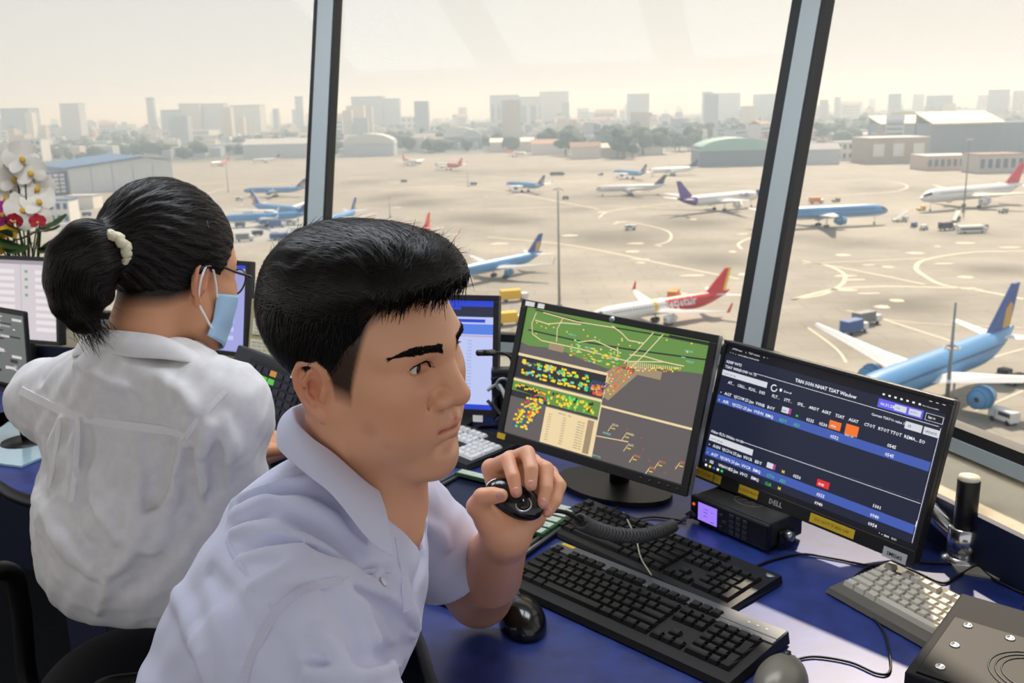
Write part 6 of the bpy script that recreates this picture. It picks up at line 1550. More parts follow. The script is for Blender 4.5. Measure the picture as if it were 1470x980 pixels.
    if livery == 'fdx':
        for sg in (-1, 1):
            mb = MB(); text_geo(mb, 'FedEx', R*1.1, frame((L*.88 if sg < 0 else L*.70, sg*R*1.02, ax_h+R*.1), (-1 if sg > 0 else 1, 0, 0), (0, 1 if sg > 0 else -1, 0)) if False else frame((L*.70 if sg < 0 else L*.88, sg*R*1.02, ax_h+.0*R), (1 if sg < 0 else -1, 0, 0), (0, sg, 0)), 'LEFT', .01); mb.build('lettering', APU, fu)
    if lettering:
        for sg in (-1, 1):
            mb = MB(); text_geo(mb, lettering, R*1.55, frame((L*.26 if sg < 0 else L*.53, sg*R*1.10, ax_h-.10*R), (1 if sg < 0 else -1, 0, .0), (0, sg, .30)), 'LEFT', .02)
            mb.build('lettering', AW, fu)
    for sg in (-1, 1):
        r = R*(.72 if wide else .58); ex = L*.585; ey = hs*.335; ez = ax_h-R*.95
        MB().lathe([(r*.82, 0), (r, -.12*L*.3), (r*1.02, -.03*L), (r*.85, -.06*L), (r*.45, -.078*L), (r*.02, -.088*L)], 14, Matrix.Translation((ex, sg*ey, ez)) @ Matrix.Rotation(PI/2, 4, 'Y')).build('engine', eng, e)
        MB().lathe([(r*.80, .02), (r*.3, -.2), (r*.05, .4)], 14, Matrix.Translation((ex, sg*ey, ez)) @ Matrix.Rotation(PI/2, 4, 'Y'), cap=False).build('intake', ADK, e)
        MB().box((ex-.055*L, sg*ey-.15, ez+r*.7), (ex-.01*L, sg*ey+.15, ax_h-R*.35)).build('pylon', AG, e)
        g = MB().tube([(L*.50, sg*R*1.3, ax_h-R*.6), (L*.50, sg*R*1.3, .7)], .22, 6).build('gear_leg', AG, e); mb = MB()
        for dx in (-.65, .65): mb.lathe([(.60, -.4), (.68, -.2), (.68, .2), (.60, .4)], 12, Matrix.Translation((L*.50+dx, sg*R*1.3, .68)) @ Matrix.Rotation(PI/2, 4, 'X'))
        mb.build('wheels', ATY, g)
    g = MB().tube([(L*.90, 0, ax_h-R*.8), (L*.90, 0, .5)], .16, 6).build('gear_leg', AG, e); MB().lathe([(.44, -.3), (.5, 0), (.44, .3)], 12, Matrix.Translation((L*.90, 0, .5)) @ Matrix.Rotation(PI/2, 4, 'X')).build('wheels', ATY, g)
    return e
airliner((1452, 484), (1296, 544), 63, 60, 'vna', 'large blue wide-bodied airliner with gold fin nearest the tower', wide=True)
airliner((1046, 424), (880, 450), 44.5, 36, 'vj', 'white and red airliner with yellow trim behind the radar monitor', lettering='vietjetair')
airliner((778, 366), (672, 388), 44.5, 36, 'vna', 'blue single-aisle airliner beyond the man\'s fringe')
airliner((618, 330), (560, 352), 44.5, 36, 'vj', 'airliner of which only a red and yellow fin shows above the man\'s hair')
airliner((512, 304), (440, 326), 44.5, 36, 'vna', 'blue airliner tail beside the middle window post')
airliner((972, 291), (1083, 280), 60, 58, 'fdx', 'white freighter with purple tail on the far apron', wide=True)
airliner((956, 268), (890, 270), 44.5, 36, 'wht', 'white airliner with a dark fin left of the purple-tailed freighter')
airliner((782, 268), (712, 262), 44.5, 36, 'vna', 'small blue airliner on the middle of the far apron')
airliner((928, 250), (880, 246), 44.5, 36, 'vna', 'distant blue airliner in front of the green-roofed hangar')
airliner((1002, 242), (958, 244), 44.5, 36, 'wht', 'distant white airliner in front of the green-roofed hangar')
airliner((1086, 309), (1264, 301), 62, 58, 'vna', 'blue airliner with its nose clear of the right window post', wide=True)
airliner((1466, 270), (1338, 281), 74, 62, 'red', 'white wide-bodied airliner with red fin at the far right', wide=True)
airliner((578, 230), (608, 233), 44.5, 36, 'vj', 'tiny red-tailed airliner nearest the left window post')
airliner((664, 238), (620, 236), 44.5, 36, 'vj', 'tiny red and white airliner in the distance right of the other')
airliner((724, 219), (750, 220), 44.5, 36, 'vj', 'tiny red-tailed airliner by the low white sheds')
airliner((362, 296), (392, 299), 50, 44, 'vna', 'pale blue airliner standing between parked vehicles', wide=True)
airliner((440, 272), (372, 273), 44.5, 36, 'vna', 'blue airliner on the far stands behind the woman')
airliner((448, 308), (405, 310), 44.5, 36, 'vna', 'blue airliner close to the left of the window post')
airliner((330, 232), (308, 234), 36, 34, 'vj', 'distant white airliner right of the big blue hangar')
airliner((402, 228), (382, 229), 36, 34, 'wht', 'distant white airliner near the window post on the left')

# ------------------------------------------------------------------ ground vehicles
VC = {'white': mat('vehicle_white', (220, 222, 222), .4), 'blue': mat('vehicle_blue', (58, 96, 160), .4), 'yellow': mat('vehicle_yellow', (232, 186, 40), .45), 'orange': mat('vehicle_orange', (214, 130, 40), .45), 'grey': mat('vehicle_grey', (120, 124, 128), .5), 'dark': mat('vehicle_dark', (52, 56, 62), .5), 'red': mat('vehicle_red', (180, 50, 50), .45)}
def vehicle(px, py, kind, col, az, label, s=1.0, group='ground vehicles'):
    p = G(px, py); e = empty('service_vehicle', p, az, label, 'vehicle', group); e.scale = (s, s, s); c = VC[col]; L, W = {'truck': (8, 2.5), 'van': (5, 2), 'tug': (4.2, 2.2), 'stairs': (8, 2.4), 'bus': (12, 2.8), 'dolly': (4, 1.8)}[kind]
    if kind == 'dolly':
        MB().box((-L/2, -W/2, .5), (L/2, W/2, .75)).build('deck', VC['grey'], e); MB().box((-L/2+.3, -W/2+.1, .75), (L/2-.3, W/2-.1, 2.2), bev=.2).build('container', c, e)
    else:
        MB().box((L/2-2.0, -W/2, .55), (L/2, W/2, 2.3), bev=.25).build('cab', VC['white'] if kind == 'truck' else c, e); MB().box((L/2-1.0, -W/2+.15, 1.45), (L/2+.03, W/2-.15, 2.05)).build('windscreen', ADK, e)
        if kind == 'truck': MB().box((-L/2, -W/2, .8), (L/2-2.2, W/2, 3.4), bev=.1).build('cargo_box', c, e)
        elif kind == 'van' or kind == 'bus': MB().box((-L/2, -W/2, .5), (L/2-1.2, W/2, 2.4 if kind == 'van' else 3.0), bev=.2).build('body', c, e); MB().box((-L/2+.4, -W/2-.02, 1.4), (L/2-2.2, W/2+.02, 2.1)).build('side_windows', ADK, e)
        elif kind == 'tug': MB().box((-L/2, -W/2, .5), (L/2-1.6, W/2, 1.3), bev=.15).build('body', c, e)
        elif kind == 'stairs':
            MB().box((-L/2, -W/2, .6), (L/2-1.8, W/2, 1.0)).build('chassis', VC['grey'], e); mb = MB(); mb.add([(-L/2, -.9, 1), (-L/2, .9, 1), (L/2, .9, 4.6), (L/2, -.9, 4.6), (-L/2, -.9, .7), (-L/2, .9, .7), (L/2, .9, 4.1), (L/2, -.9, 4.1)], [(0, 1, 2, 3), (7, 6, 5, 4), (0, 4, 5, 1), (1, 5, 6, 2), (2, 6, 7, 3), (3, 7, 4, 0)]); mb.build('stair_flight', c, e)
            for sg in (-1, 1): MB().tube([(-L/2, sg*.9, 2), (L/2, sg*.9, 5.6)], .08, 5).build('handrail', VC['white'], e)
    for x in (-L*.32, L*.30):
        for sg in (-1, 1): MB().lathe([(.42, -.15), (.48, 0), (.42, .15)], 10, Matrix.Translation((x, sg*W*.45, .48)) @ Matrix.Rotation(PI/2, 4, 'X')).build('wheel', ATY, e)
    return e
for a in ((1226, 478, 'truck', 'blue', .6, 'blue and white service truck parked beyond the large wing'), (1244, 466, 'truck', 'grey', .5, 'grey box truck behind the blue service truck'), (1440, 606, 'van', 'white', 1.9, 'white van parked at the lower edge of the window'), (1436, 546, 'tug', 'dark', .5, 'dark tow tug below the blue airliner tail'), (1458, 552, 'dolly', 'dark', .4, 'dark loader dolly beside the tow tug'),
          (738, 432, 'truck', 'yellow', .3, 'yellow truck between the two monitors, the farther one'), (732, 466, 'truck', 'yellow', .3, 'yellow truck between the two monitors, the nearer one'), (968, 432, 'truck', 'orange', 1.2, 'orange truck beside the red airliner'), (1322, 302, 'tug', 'yellow', .2, 'yellow tug under the white wide-bodied nose'), (1172, 292, 'truck', 'orange', .1, 'orange truck behind the blue airliner at the post'),
          (1292, 318, 'stairs', 'white', .4, 'white stair truck on the right apron'), (1312, 326, 'dolly', 'blue', .8, 'blue container dolly beside the stair truck'), (1326, 330, 'dolly', 'white', .6, 'white container dolly on the right apron'), (1372, 318, 'stairs', 'grey', .9, 'grey loader reaching towards the white airliner'), (1360, 330, 'truck', 'dark', .3, 'dark truck among the right apron equipment'), (1395, 334, 'bus', 'white', .1, 'white apron bus beside the loader'), (1410, 330, 'tug', 'dark', .2, 'dark tug next to the apron bus'), (1440, 306, 'tug', 'grey', .3, 'grey tug under the white airliner wing'), (1200, 290, 'tug', 'grey', .3, 'grey tug in front of the blue airliner nose'),
          (800, 252, 'bus', 'dark', .0, 'dark apron bus far away right of the small blue airliner'), (680, 266, 'van', 'blue', .0, 'blue van at the foot of a thin mast'), (812, 286, 'dolly', 'grey', .1, 'grey dolly at the foot of the tall mast'), (1105, 285, 'van', 'grey', .0, 'grey van at the right window post'), (862, 252, 'tug', 'blue', .1, 'blue tug beside the distant blue airliner'),
          (360, 312, 'truck', 'white', .3, 'white truck among the vehicles left of the post, front row'), (380, 318, 'bus', 'white', .1, 'white bus among the vehicles left of the post'), (398, 326, 'truck', 'blue', .4, 'blue truck among the vehicles left of the post'), (418, 322, 'van', 'white', .2, 'white van near the window post on the left'), (345, 326, 'van', 'grey', .2, 'grey van right of the woman\'s hair'), (430, 336, 'truck', 'white', .1, 'white truck low beside the window post'), (408, 344, 'bus', 'blue', .0, 'blue bus low beside the window post'), (370, 338, 'van', 'dark', .5, 'dark van low between the two heads'), (352, 346, 'truck', 'grey', .3, 'grey truck low right of the woman\'s hair'), (395, 338, 'dolly', 'white', .3, 'white dolly low between the two heads'), (425, 300, 'tug', 'yellow', .2, 'yellow tug left of the window post'), (344, 288, 'van', 'white', .2, 'white van near the pale blue airliner'),
          (125, 310, 'van', 'blue', .2, 'blue van on the sandy yard left of the ponytail'), (100, 330, 'truck', 'white', .1, 'white truck near the orchids'), (150, 322, 'van', 'white', .4, 'white van on the yard near the ponytail'), (580, 262, 'van', 'grey', .1, 'grey van on the apron right of the left post'), (600, 236, 'truck', 'grey', .1, 'grey truck beside the tiny red-tailed airliners'), (905, 330, 'van', 'white', .1, 'white van on the open apron')): vehicle(*a, s=1.0)

# ------------------------------------------------------------------ light masts
MAST = mat('mast_grey', (138, 142, 146), .5, metal=.3)
def mast(px, ybase, ytop, label, r=.28, lamps=8, crown=None):
    p = G(px, ybase); d = (p-CAM).dot(_F); 
    h = (ybase-ytop)/FPX*d*1.06; e = empty('light_mast', p, 0, label, 'mast', 'apron masts')
    MB().tube([(0, 0, 0), (0, 0, h)], [r*1.5, r*.6], 8).build('pole', MAST, e); MB().lathe([(r*3, 0), (r*3, .5), (r*1.6, .9)], 12).build('base', VC['grey'], e)
    ch = h*(crown or .985)
    MB().tube([(1.1*math.cos(a), 1.1*math.sin(a), ch) for a in [2*PI*k/16 for k in range(17)]], .07, 5).build('ring', MAST, e)
    for k in range(lamps): a = 2*PI*k/lamps; MB().box((-.28, -.12, -.28), (.28, .12, .28), Matrix.Translation((1.2*math.cos(a), 1.2*math.sin(a), ch-.2)) @ Matrix.Rotation(a+PI/2, 4, 'Z') @ Matrix.Rotation(.5, 4, 'X')).build('floodlight', VC['white'], e)
mast(803, 440, 280, 'tall thin grey mast between the man and the red airliner', .26, 4)
mast(1358, 590, 440, 'near lamp mast rising in front of the large blue airliner', .30, 8, .60); mast(1383, 305, 206, 'tall pale mast in front of the white wide-bodied airliner', .28, 6)
mast(672, 268, 245, 'short mast on the far apron', .2, 4); mast(328, 276, 230, 'thin mast behind the woman\'s head', .2, 4); mast(560, 312, 286, 'thin mast above the man\'s hair', .15, 4); mast(278, 232, 194, 'thin mast in front of the white terminal', .2, 4); mast(222, 268, 224, 'thin mast at the corner of the blue-roofed hangar', .2, 4); mast(1098, 300, 240, 'thin mast left of the right window post', .2, 4)

# ------------------------------------------------------------------ buildings
WALLC = [mat('city_wall_%d' % k, c, .8) for k, c in enumerate([(206, 208, 208), (188, 196, 204), (216, 206, 194), (172, 182, 192), (198, 190, 184), (224, 222, 216), (160, 170, 182), (206, 186, 170)])]
ROOFC = [mat('city_roof_%d' % k, c, .8) for k, c in enumerate([(150, 120, 104), (120, 136, 152), (170, 172, 172), (176, 140, 120)])]
WIN = mat('city_window', (92, 108, 124), .3); BLUER = mat('hangar_roof_blue', (74, 108, 150), .5); HWALL = mat('hangar_wall', (208, 214, 220), .6, var=(.2, .04)); GREENR = mat('roof_green', (150, 190, 182), .5); CREAMR = mat('roof_cream', (226, 208, 160), .55, var=(.06, .12)); STL = mat('steel_wall', (122, 134, 148), .6); BRN = mat('wall_brown', (176, 162, 148), .7); SEAL = mat('wall_white', (226, 226, 224), .7)
def block(px0, px1, ytop, ybase, label, wall, roof=None, dep=.6, name='building', kind='flat', win=None, rot=0, group='airport and city buildings', wm=WIN):
    p = G((px0+px1)/2, ybase)
    if p.y > 2600 or p.y < 0:
        r_ = ray((px0+px1)/2, ytop); p = Vector((r_.x, r_.y, 0)).normalized()*2500; p.z = GZ
    d = (p-CAM).dot(_F)+0; w = (px1-px0)/FPX*d; r_ = ray((px0+px1)/2, ytop); h = max(CAM.z+r_.z/math.hypot(r_.x, r_.y)*math.hypot(p.x, p.y)-GZ, 4); D = max(w*dep, 8); e = empty(name, p, rot, label, 'building', group)
    MB().box((-w/2, 0, 0), (w/2, D, h if kind == 'flat' else h*.72)).build('walls', wall, e)
    if kind == 'flat': MB().box((-w/2-.3, -.3, h), (w/2+.3, D+.3, h+max(.03*h, .6))).build('roof', roof or ROOFC[2], e)
    elif kind == 'gable':
        z0 = h*.72; MB().add([(-w/2-1, -1, z0), (w/2+1, -1, z0), (w/2+1, D+1, z0), (-w/2-1, D+1, z0), (-w/2-1, D/2, h), (w/2+1, D/2, h)], [(0, 1, 5, 4), (2, 3, 4, 5), (1, 2, 5), (3, 0, 4), (3, 2, 1, 0)]).build('roof', roof, e)
    elif kind == 'arch':
        z0 = h*.55; n = 12; vs = []
        for i in range(n+1): a = PI*i/n; vs += [(-w/2*math.cos(a)*1.02, -1, z0+(h-z0)*math.sin(a)), (-w/2*math.cos(a)*1.02, D+1, z0+(h-z0)*math.sin(a))]
        fs = [(2*i, 2*i+2, 2*i+3, 2*i+1) for i in range(n)]+[tuple(range(0, 2*n+2, 2)), tuple(range(2*n+1, 0, -2))]; MB().add(vs, fs).build('roof', roof, e)
    elif kind == 'mono':
        MB().add([(-w/2-1, -2, h*.74), (w/2+1, -2, h*.74), (w/2+1, D, h), (-w/2-1, D, h), (-w/2-1, -2, h*.70), (w/2+1, -2, h*.70), (w/2+1, D, h*.96), (-w/2-1, D, h*.96)], [(0, 1, 2, 3), (7, 6, 5, 4), (0, 4, 5, 1), (1, 5, 6, 2), (2, 6, 7, 3), (3, 7, 4, 0)]).build('roof', roof, e)
        MB().box((-w/2, D*.9, 0), (w/2, D, h*.95)).build('back_wall', wall, e)
    if win:
        nx, nz, m = win
        hh = h if kind == 'flat' else h*.72; me = None
        for i in range(nx):
            for j in range(nz):
                if me is None: me = MB().box((0, -.15, 0), (w/nx*.55, .05, hh/nz*.5)).mesh('window'); me.materials.append(m)
                o = bpy.data.objects.new('window', me); COL.objects.link(o); o.parent = e; o.location = (-w/2+w/nx*(i+.22), 0, hh/nz*(j+.28))
    return e
# big blue-roofed hangar: gable end towards the apron
p0 = G(103, 279); p1 = G(250, 268); xd = (p1-p0); Wd = xd.length; hz = 45/FPX*(p0-CAM).dot(_F); e = empty('hangar'); e.matrix_world = frame(p0, xd, (0, 0, 1)); tag(e, 'large white hangar with a dark blue roof left of the woman\'s head', 'building', 'airport and city buildings')
hl = 38/FPX*(p0-CAM).dot(_F); hr = 37/FPX*(p1-CAM).dot(_F); hm = 47/FPX*(p1-CAM).dot(_F); Dh = Wd*.75
MB().add([(0, 0, 0), (Wd, 0, 0), (Wd, 0, hr), (Wd*.70, 0, hm*.95), (0, 0, hl), (0, Dh, 0), (Wd, Dh, 0), (Wd, Dh, hr), (Wd*.70, Dh, hm), (0, Dh, hl)], [(0, 1, 2, 3, 4), (9, 8, 7, 6, 5), (1, 6, 7, 2), (0, 4, 9, 5)]).build('walls', HWALL, e)
MB().add([(-3, -2, hl), (Wd*.70, -2, hm*.96), (Wd*.70, Dh+2, hm+.5), (-3, Dh+2, hl+.5), (-3, -2, hl-1), (Wd*.70, -2, hm*.96-1)], [(0, 1, 2, 3), (4, 5, 1, 0)]).build('roof_slope', BLUER, e); MB().add([(Wd*.70, -2, hm*.96), (Wd+2, -2, hr+.3), (Wd+2, Dh+2, hr+.5), (Wd*.70, Dh+2, hm+.5)], [(0, 1, 2, 3)]).build('roof_slope', BLUER, e)
for k in range(1, 5): MB().box((Wd*k/5-.3, -.4, 0), (Wd*k/5+.3, .1, hl)).build('door_post', mat('door_post_grey', (180, 188, 196), .6), e)
MB().box((-Wd*.30, 4, 0), (-1, Dh*.8, hl*.86)).build('annex', mat('annex_blue', (96, 110, 150), .6), e)
me = MB().box((0, 3.6, 0), (Wd*.04, 4.2, hl*.10)).mesh('window'); me.materials.append(SEAL)
for i in range(5):
    for j in range(5): o = bpy.data.objects.new('window', me); COL.objects.link(o); o.parent = e; o.location = (-Wd*.29+Wd*.055*i, 0, hl*(.08+.15*j))
L_ = [(235, 302, 188, 209, 'white terminal building with rows of windows beyond the hangar', SEAL, ROOFC[2], 'flat', (14, 3, WIN)), (260, 352, 208, 222, 'long pale shed right of the hangar', WALLC[0], ROOFC[1], 'flat', None), (350, 447, 199, 227, 'long grey-blue warehouse beside the window post', WALLC[1], ROOFC[2], 'gable', None), (28, 62, 200, 232, 'white block behind the orchids', SEAL, ROOFC[2], 'flat', (4, 3, WIN)), (62, 102, 288, 322, 'white two-storey office right of the orchids', SEAL, BLUER, 'flat', (4, 2, BLUER)), (95, 135, 282, 300, 'small white shed beside the office', WALLC[5], ROOFC[2], 'flat', None),
      (493, 566, 192, 224, 'rounded pale terminal roof right of the left post', WALLC[1], WALLC[0], 'arch', None), (568, 606, 168, 192, 'white square block above the far apron', SEAL, ROOFC[2], 'flat', (5, 3, WIN)), (602, 640, 186, 212, 'arched grey hangar, leftmost of three', STL, WALLC[3], 'arch', None), (638, 684, 182, 214, 'arched grey hangar with pale roof, middle of three', STL, WALLC[0], 'arch', None), (664, 692, 186, 214, 'arched grey hangar, rightmost of three', STL, WALLC[3], 'arch', None), (704, 766, 198, 218, 'low pale shed with open front on the far apron', WALLC[2], WALLC[5], 'gable', None), (764, 818, 200, 222, 'low white shed beside the trees', WALLC[5], ROOFC[3], 'gable', None), (820, 862, 204, 228, 'low house with terracotta roof', WALLC[2], ROOFC[0], 'gable', None), (838, 916, 206, 226, 'long cream shed in front of the dark trees', WALLC[2], WALLC[2], 'gable', None), (920, 950, 206, 222, 'small pale green-roofed shed', WALLC[2], GREENR, 'gable', None),
      (1004, 1112, 198, 238, 'big grey hangar with pale green roof', STL, GREENR, 'arch', None), (504, 548, 140, 172, 'blue-grey tower block, first right of the left post', WALLC[6], ROOFC[1], 'flat', None), (550, 573, 143, 168, 'narrower blue-grey block beside it', WALLC[3], ROOFC[1], 'flat', None), (703, 745, 138, 182, 'large stepped hotel block, left slab', WALLC[3], ROOFC[1], 'flat', (5, 1, WIN)), (745, 798, 140, 184, 'large stepped hotel block, right slab', WALLC[1], ROOFC[1], 'flat', (4, 1, WIN)), (776, 816, 133, 165, 'pale slab rising behind the hotel', WALLC[0], ROOFC[2], 'flat', None), (903, 932, 136, 165, 'lone blue-grey tower above the trees', WALLC[6], ROOFC[1], 'flat', None), (1010, 1023, 133, 162, 'slim tower near the right post', WALLC[3], ROOFC[1], 'flat', None), (1030, 1063, 135, 160, 'wide distant slab near the right post', WALLC[1], ROOFC[2], 'flat', None), (1090, 1132, 136, 168, 'broad grey block touching the right post', WALLC[6], ROOFC[1], 'flat', None),
      (230, 256, 159, 184, 'grey block above the white terminal', WALLC[6], ROOFC[1], 'flat', None), (256, 285, 150, 184, 'taller beige block above the white terminal', WALLC[4], ROOFC[2], 'flat', None), (209, 219, 142, 170, 'slim distant tower on the left skyline', WALLC[3], ROOFC[1], 'flat', None), (0, 40, 157, 184, 'broad blue-grey block at the left edge', WALLC[6], ROOFC[1], 'flat', None), (423, 433, 140, 172, 'slim tower with a wider top near the left post', WALLC[3], ROOFC[1], 'flat', None), (85, 112, 150, 176, 'pale tower block on the left skyline', WALLC[1], ROOFC[2], 'flat', None), (290, 320, 150, 176, 'pale slab on the skyline above the woman', WALLC[1], ROOFC[2], 'flat', None), (330, 372, 152, 178, 'wide faint slab on the skyline above the woman', WALLC[0], ROOFC[2], 'flat', None),
      (1262, 1338, 166, 206, 'huge open hangar with cream roof, left half', STL, CREAMR, 'mono', None), (1336, 1436, 160, 220, 'huge open hangar with cream roof, right half', STL, CREAMR, 'mono', None), (1246, 1332, 198, 234, 'brown cargo building in front of the cream-roofed hangar', BRN, WALLC[0], 'flat', (3, 1, SEAL)), (1200, 1248, 204, 230, 'white low building left of the cargo building', SEAL, ROOFC[2], 'flat', (6, 2, WIN)), (1150, 1205, 206, 236, 'grey-blue shed right of the window post', WALLC[1], ROOFC[2], 'gable', None), (1330, 1402, 224, 244, 'pinkish low building below the cream-roofed hangar', WALLC[7], WALLC[0], 'flat', (8, 1, WIN)), (1404, 1470, 222, 248, 'low shop row at the far right', WALLC[4], ROOFC[0], 'flat', (6, 1, WIN)), (1428, 1450, 130, 150, 'square tower on the right skyline', WALLC[3], ROOFC[1], 'flat', None), (1280, 1294, 136, 156, 'small tower on the skyline right of the post', WALLC[6], ROOFC[1], 'flat', None), (1340, 1368, 138, 158, 'dark roof block above the cream-roofed hangar', WALLC[6], ROOFC[1], 'flat', None), (1198, 1260, 190, 204, 'grey shed strip right of the window post', WALLC[3], ROOFC[2], 'gable', None), (1436, 1475, 176, 222, 'steel lattice shed beside the cream-roofed hangar', STL, WALLC[3], 'flat', None)]
for a in L_: block(a[0], a[1], a[2], a[3], a[4], a[5], a[6], kind=a[7], win=a[8], dep=.8 if a[7] in ('flat',) else .6)

# ------------------------------------------------------------------ city: single houses, then the mass behind them
rc = random.Random(11); CM = []
for k in range(14):
    w = rc.uniform(8, 22); d = rc.uniform(8, 18); h = rc.uniform(6, 20); mb = MB(); mb.cur = 0; mb.box((-w/2, -d/2, 0), (w/2, d/2, h)); mb.cur = 1
    if k % 3 == 0: mb.add([(-w/2-.5, -d/2-.5, h), (w/2+.5, -d/2-.5, h), (w/2+.5, d/2+.5, h), (-w/2-.5, d/2+.5, h), (-w/2, 0, h+3), (w/2, 0, h+3)], [(0, 1, 5, 4), (2, 3, 4, 5), (1, 2, 5), (3, 0, 4)])
    else: mb.box((-w/2-.2, -d/2-.2, h), (w/2+.2, d/2+.2, h+.7)); mb.box((-w*.2, -d*.2, h+.7), (w*.15, d*.2, h+3.2))
    mb.cur = 2
    for j in range(int(h/3.3)): mb.box((-w/2+.8, -d/2-.12, 1.2+3.3*j), (w/2-.8, -d/2, 2.6+3.3*j))
    me = mb.mesh('house'); me.materials.append(WALLC[k % 8]); me.materials.append(ROOFC[k % 4]); me.materials.append(WIN); CM.append((me, w, d, h))
occ = [(a[0]-4, a[1]+4, a[3]) for a in L_]
cnt = 0; mass = MB(); far_v = []
def city_spot():
    px = rc.uniform(-60, 1530); h0 = 160-(px-735)*.0244; lo = np.interp(px, [0, 250, 450, 700, 1000, 1100, 1200, 1470], [212, 208, 206, 202, 212, 214, 222, 226])
    return px, h0+16+(lo-h0-16)*rc.random()**.75
tries = 0
while cnt < 298 and tries < 6000:
    tries += 1; px, py = city_spot()
    if any(a < px < b_ and yb-24 < py < yb+3 for a, b_, yb in occ): continue
    p = G(px, py)
    if p.y < 700 or p.y > 3600: continue
    me, w, d, h = rc.choice(CM); o = bpy.data.objects.new('city_house', me); COL.objects.link(o); o.location = p; o.rotation_euler = (0, 0, rc.uniform(-.6, .6)); s_ = rc.uniform(.9, 1.7)*(1.35 if p.y > 1900 else 1); o.scale = (s_, s_, s_*rc.uniform(.7, 1.3))
    tag(o, 'small pale house block in the hazy city beyond the airfield', 'building', 'hazy city houses'); cnt += 1
for k in range(2600):
    y = rc.uniform(1350, 5500); x = rc.uniform(-.72, .72)*y; w = rc.uniform(10, 34); d = rc.uniform(10, 26); h = rc.uniform(6, 22) if rc.random() < .93 else rc.uniform(30, 75)
    mass.cur = rc.randrange(8); mass.box((x-w/2, y-d/2, GZ), (x+w/2, y+d/2, GZ+h))
tag(mass.build('city_blocks', WALLC), 'hazy mass of city blocks out to the horizon', 'city', kind='stuff')

# ------------------------------------------------------------------ trees
TRK = mat('trunk', (88, 74, 60), .9); CRN = [mat('crown_%d' % k, c, .85, var=(.6, .25)) for k, c in enumerate([(44, 66, 48), (52, 74, 50), (60, 80, 58)])]
TM = []
for k in range(5):
    rt = np.random.default_rng(20+k); S = Solid()
    for j in range(9): a = rt.uniform(0, 6.28); q = rt.uniform(0, 3.2); S.ell((q*math.cos(a), q*math.sin(a), 6.5+rt.uniform(-2, 2.4)), (rt.uniform(1.5, 2.6),)*2+(rt.uniform(1.3, 2.2),), .6)
    S.add(lambda P: .35*np.sin(P[:, 0]*3.1)*np.sin(P[:, 1]*2.7+1)*np.sin(P[:, 2]*3.3), (0, 0, 6), 1e9, .01, 'd')
    cm = S.mesh('crown', .45, (-7, -7, 0), (7, 7, 13)); cm.materials.append(CRN[k % 3])
    tm = MB().tube([(0, 0, 0), (.1, 0, 3), (0, .1, 6)], [.35, .28, .15], 6).mesh('trunk'); tm.materials.append(TRK); TM.append((cm, tm))
spots = []
for (x0, x1, y0, y1, n) in ((858, 920, 202, 214, 16), (968, 1002, 198, 206, 9), (1000, 1040, 192, 200, 6), (610, 704, 172, 180, 14), (800, 860, 190, 204, 10), (880, 950, 216, 228, 12), (560, 600, 186, 198, 8), (700, 760, 192, 200, 6), (940, 1000, 212, 222, 8), (180, 235, 186, 200, 10), (300, 360, 184, 196, 10), (395, 450, 188, 196, 6), (1040, 1110, 184, 194, 10), (1150, 1260, 178, 190, 14), (60, 130, 196, 212, 8), (490, 520, 180, 192, 5), (1380, 1470, 150, 156, 6), (1010, 1100, 170, 182, 10), (0, 60, 186, 196, 5), (780, 830, 216, 224, 6), (600, 700, 186, 198, 12), (700, 800, 184, 194, 10), (820, 960, 184, 196, 16), (1130, 1260, 192, 206, 12), (1000, 1110, 200, 210, 8), (100, 240, 206, 214, 10), (240, 450, 182, 190, 12), (560, 640, 204, 212, 7), (1260, 1340, 150, 158, 5), (490, 620, 172, 182, 10)):
    for k in range(n): spots.append((rc.uniform(x0, x1), rc.uniform(y0, y1)))
for px, py in spots:
    p = G(px, py); cm, tm = rc.choice(TM); e = empty('tree', p, rc.uniform(0, 6.28), 'rounded dark green tree in the haze at the edge of the airfield', 'tree', 'hazy trees beyond the apron'); s_ = rc.uniform(1.7, 3.1); e.scale = (s_*1.15, s_*1.15, s_)
    for nm, m in (('crown', cm), ('trunk', tm)): o = bpy.data.objects.new(nm, m); COL.objects.link(o); o.parent = e

# canopy of the city's trees farther out, past counting
rt = np.random.default_rng(5); ico = bmesh.new(); bmesh.ops.create_icosphere(ico, subdivisions=1, radius=1); iv = np.array([v.co for v in ico.verts]); ifc = np.array([[v.index for v in f.verts] for f in ico.faces]); ico.free()
n = 2400; yy = rt.uniform(1280, 4200, n); xx = yy*rt.uniform(-.72, .72, n); rr_ = rt.uniform(5, 13, n); zz = GZ+rr_*.8+rt.uniform(0, 4, n)
TV = (iv[None]*np.stack([rr_*rt.uniform(.9, 1.6, n), rr_, rr_*rt.uniform(.7, 1.1, n)], -1)[:, None]*(1+.18*rt.standard_normal((n, len(iv), 1)))+np.stack([xx, yy, zz], -1)[:, None]).reshape(-1, 3)
me = bpy.data.meshes.new('tree_canopy'); me.from_pydata(TV.tolist(), [], (ifc[None]+np.arange(n)[:, None, None]*len(iv)).reshape(-1, 3).tolist()); tag(link('tree_canopy', me, CRN[0], smooth=True), 'dark tree canopy spread through the hazy city', 'trees', kind='stuff')
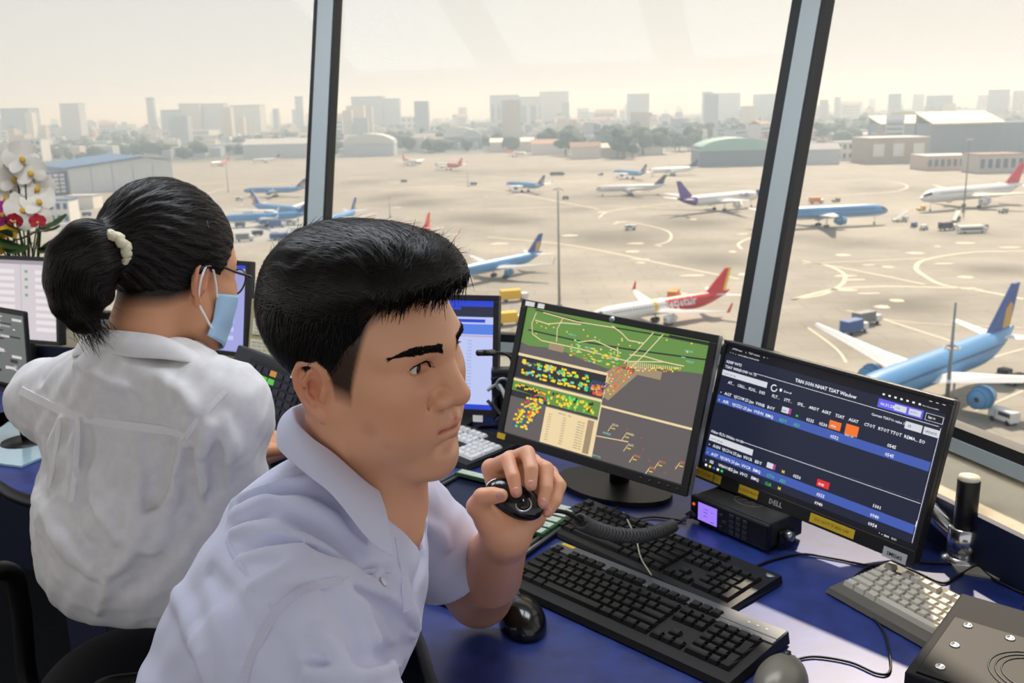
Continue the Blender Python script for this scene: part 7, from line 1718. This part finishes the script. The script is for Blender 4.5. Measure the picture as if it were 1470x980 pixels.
# pale repaired squares on the apron
for k in range(46):
    px = rc.choice([rc.uniform(1140, 1470), rc.uniform(880, 1080), rc.uniform(500, 1080)]); py = rc.uniform(330, 440) if px > 1100 else rc.uniform(270, 430); p = G(px, py, .06); w = rc.uniform(1.2, 4.5); d = rc.uniform(1, 3)
    o = MB().prism([(p.x+w*math.cos(a)*rc.uniform(.7, 1.1), p.y+d*math.sin(a)*rc.uniform(.7, 1.1)) for a in [2*PI*j/9 for j in range(9)]], GZ+.02, GZ+.06).build('patch', LINE); o.parent = ground
# ------------------------------------------------------------------ roof slab of the cab and the haze over the city
EAVE = .15
oc_ = (NA+NB); oc_ = oc_*(EAVE/oc_.dot(NA))
ceil_pts = [corner(TOPZ)+oc_, facet('B', LB, TOPZ, -EAVE), Vector((1.9, -.9, TOPZ)), Vector((-3.6, -.9, TOPZ)), facet('A', LA, TOPZ, -EAVE)]
tag(MB().prism([(p.x, p.y) for p in ceil_pts], TOPZ, TOPZ+.12).build('ceiling', mat('ceiling_white', (232, 232, 230), .8)), kind='structure')
hz_ = bpy.data.materials.new('haze'); hz_.use_nodes = True; _t = hz_.node_tree; _t.nodes.clear(); o_ = _t.nodes.new('ShaderNodeOutputMaterial'); vs_ = _t.nodes.new('ShaderNodeVolumeScatter')
vs_.inputs['Color'].default_value = (.64, .81, 1.0, 1); vs_.inputs['Density'].default_value = .00048; vs_.inputs['Anisotropy'].default_value = .35; _t.links.new(vs_.outputs[0], o_.inputs['Volume'])
tag(MB().box((-6500, 70, GZ-5), (6500, 8800, GZ+130)).build('haze', hz_), 'pale morning haze lying over airfield and city', 'haze', kind='stuff')

# unseen fill lights added under the ceiling to brighten the cab interior
for k, (x, y) in enumerate(((.28, 1.62), (-.42, 1.86), (-1.14, 2.10))):
    e = empty('fill_light', (x, y, TOPZ), R_(-19), ['added square fill light above the radar monitor', 'added square fill light above the list monitor', 'square ceiling light above the woman\'s monitor'][k], 'light', 'added fill lights')
    MB().box((-.31, -.31, -.03), (.31, .31, 0)).build('housing', WHT, e); MB().box((-.29, -.29, -.034), (.29, .29, -.030)).build('fill_panel', em('fill_white', (240, 246, 255), 8.0), e)

# paper tag stuck on the woman's chair back
bpy.context.view_layer.update(); dg = bpy.context.evaluated_depsgraph_get()
ok, hp_, hn, _, ho, _ = scn.ray_cast(dg, CAM, ray(122, 938).normalized())
if ok and ho.parent == wc:
    o = MB().box((-.034, -.016, .0005), (.034, .016, .0015)).build('paper_tag', mat('tag_grey', (190, 194, 196), .7)); o.matrix_world = frame(hp_, Vector((.9, -.35, -.25)), hn); bpy.context.view_layer.update(); adopt(o, wc)
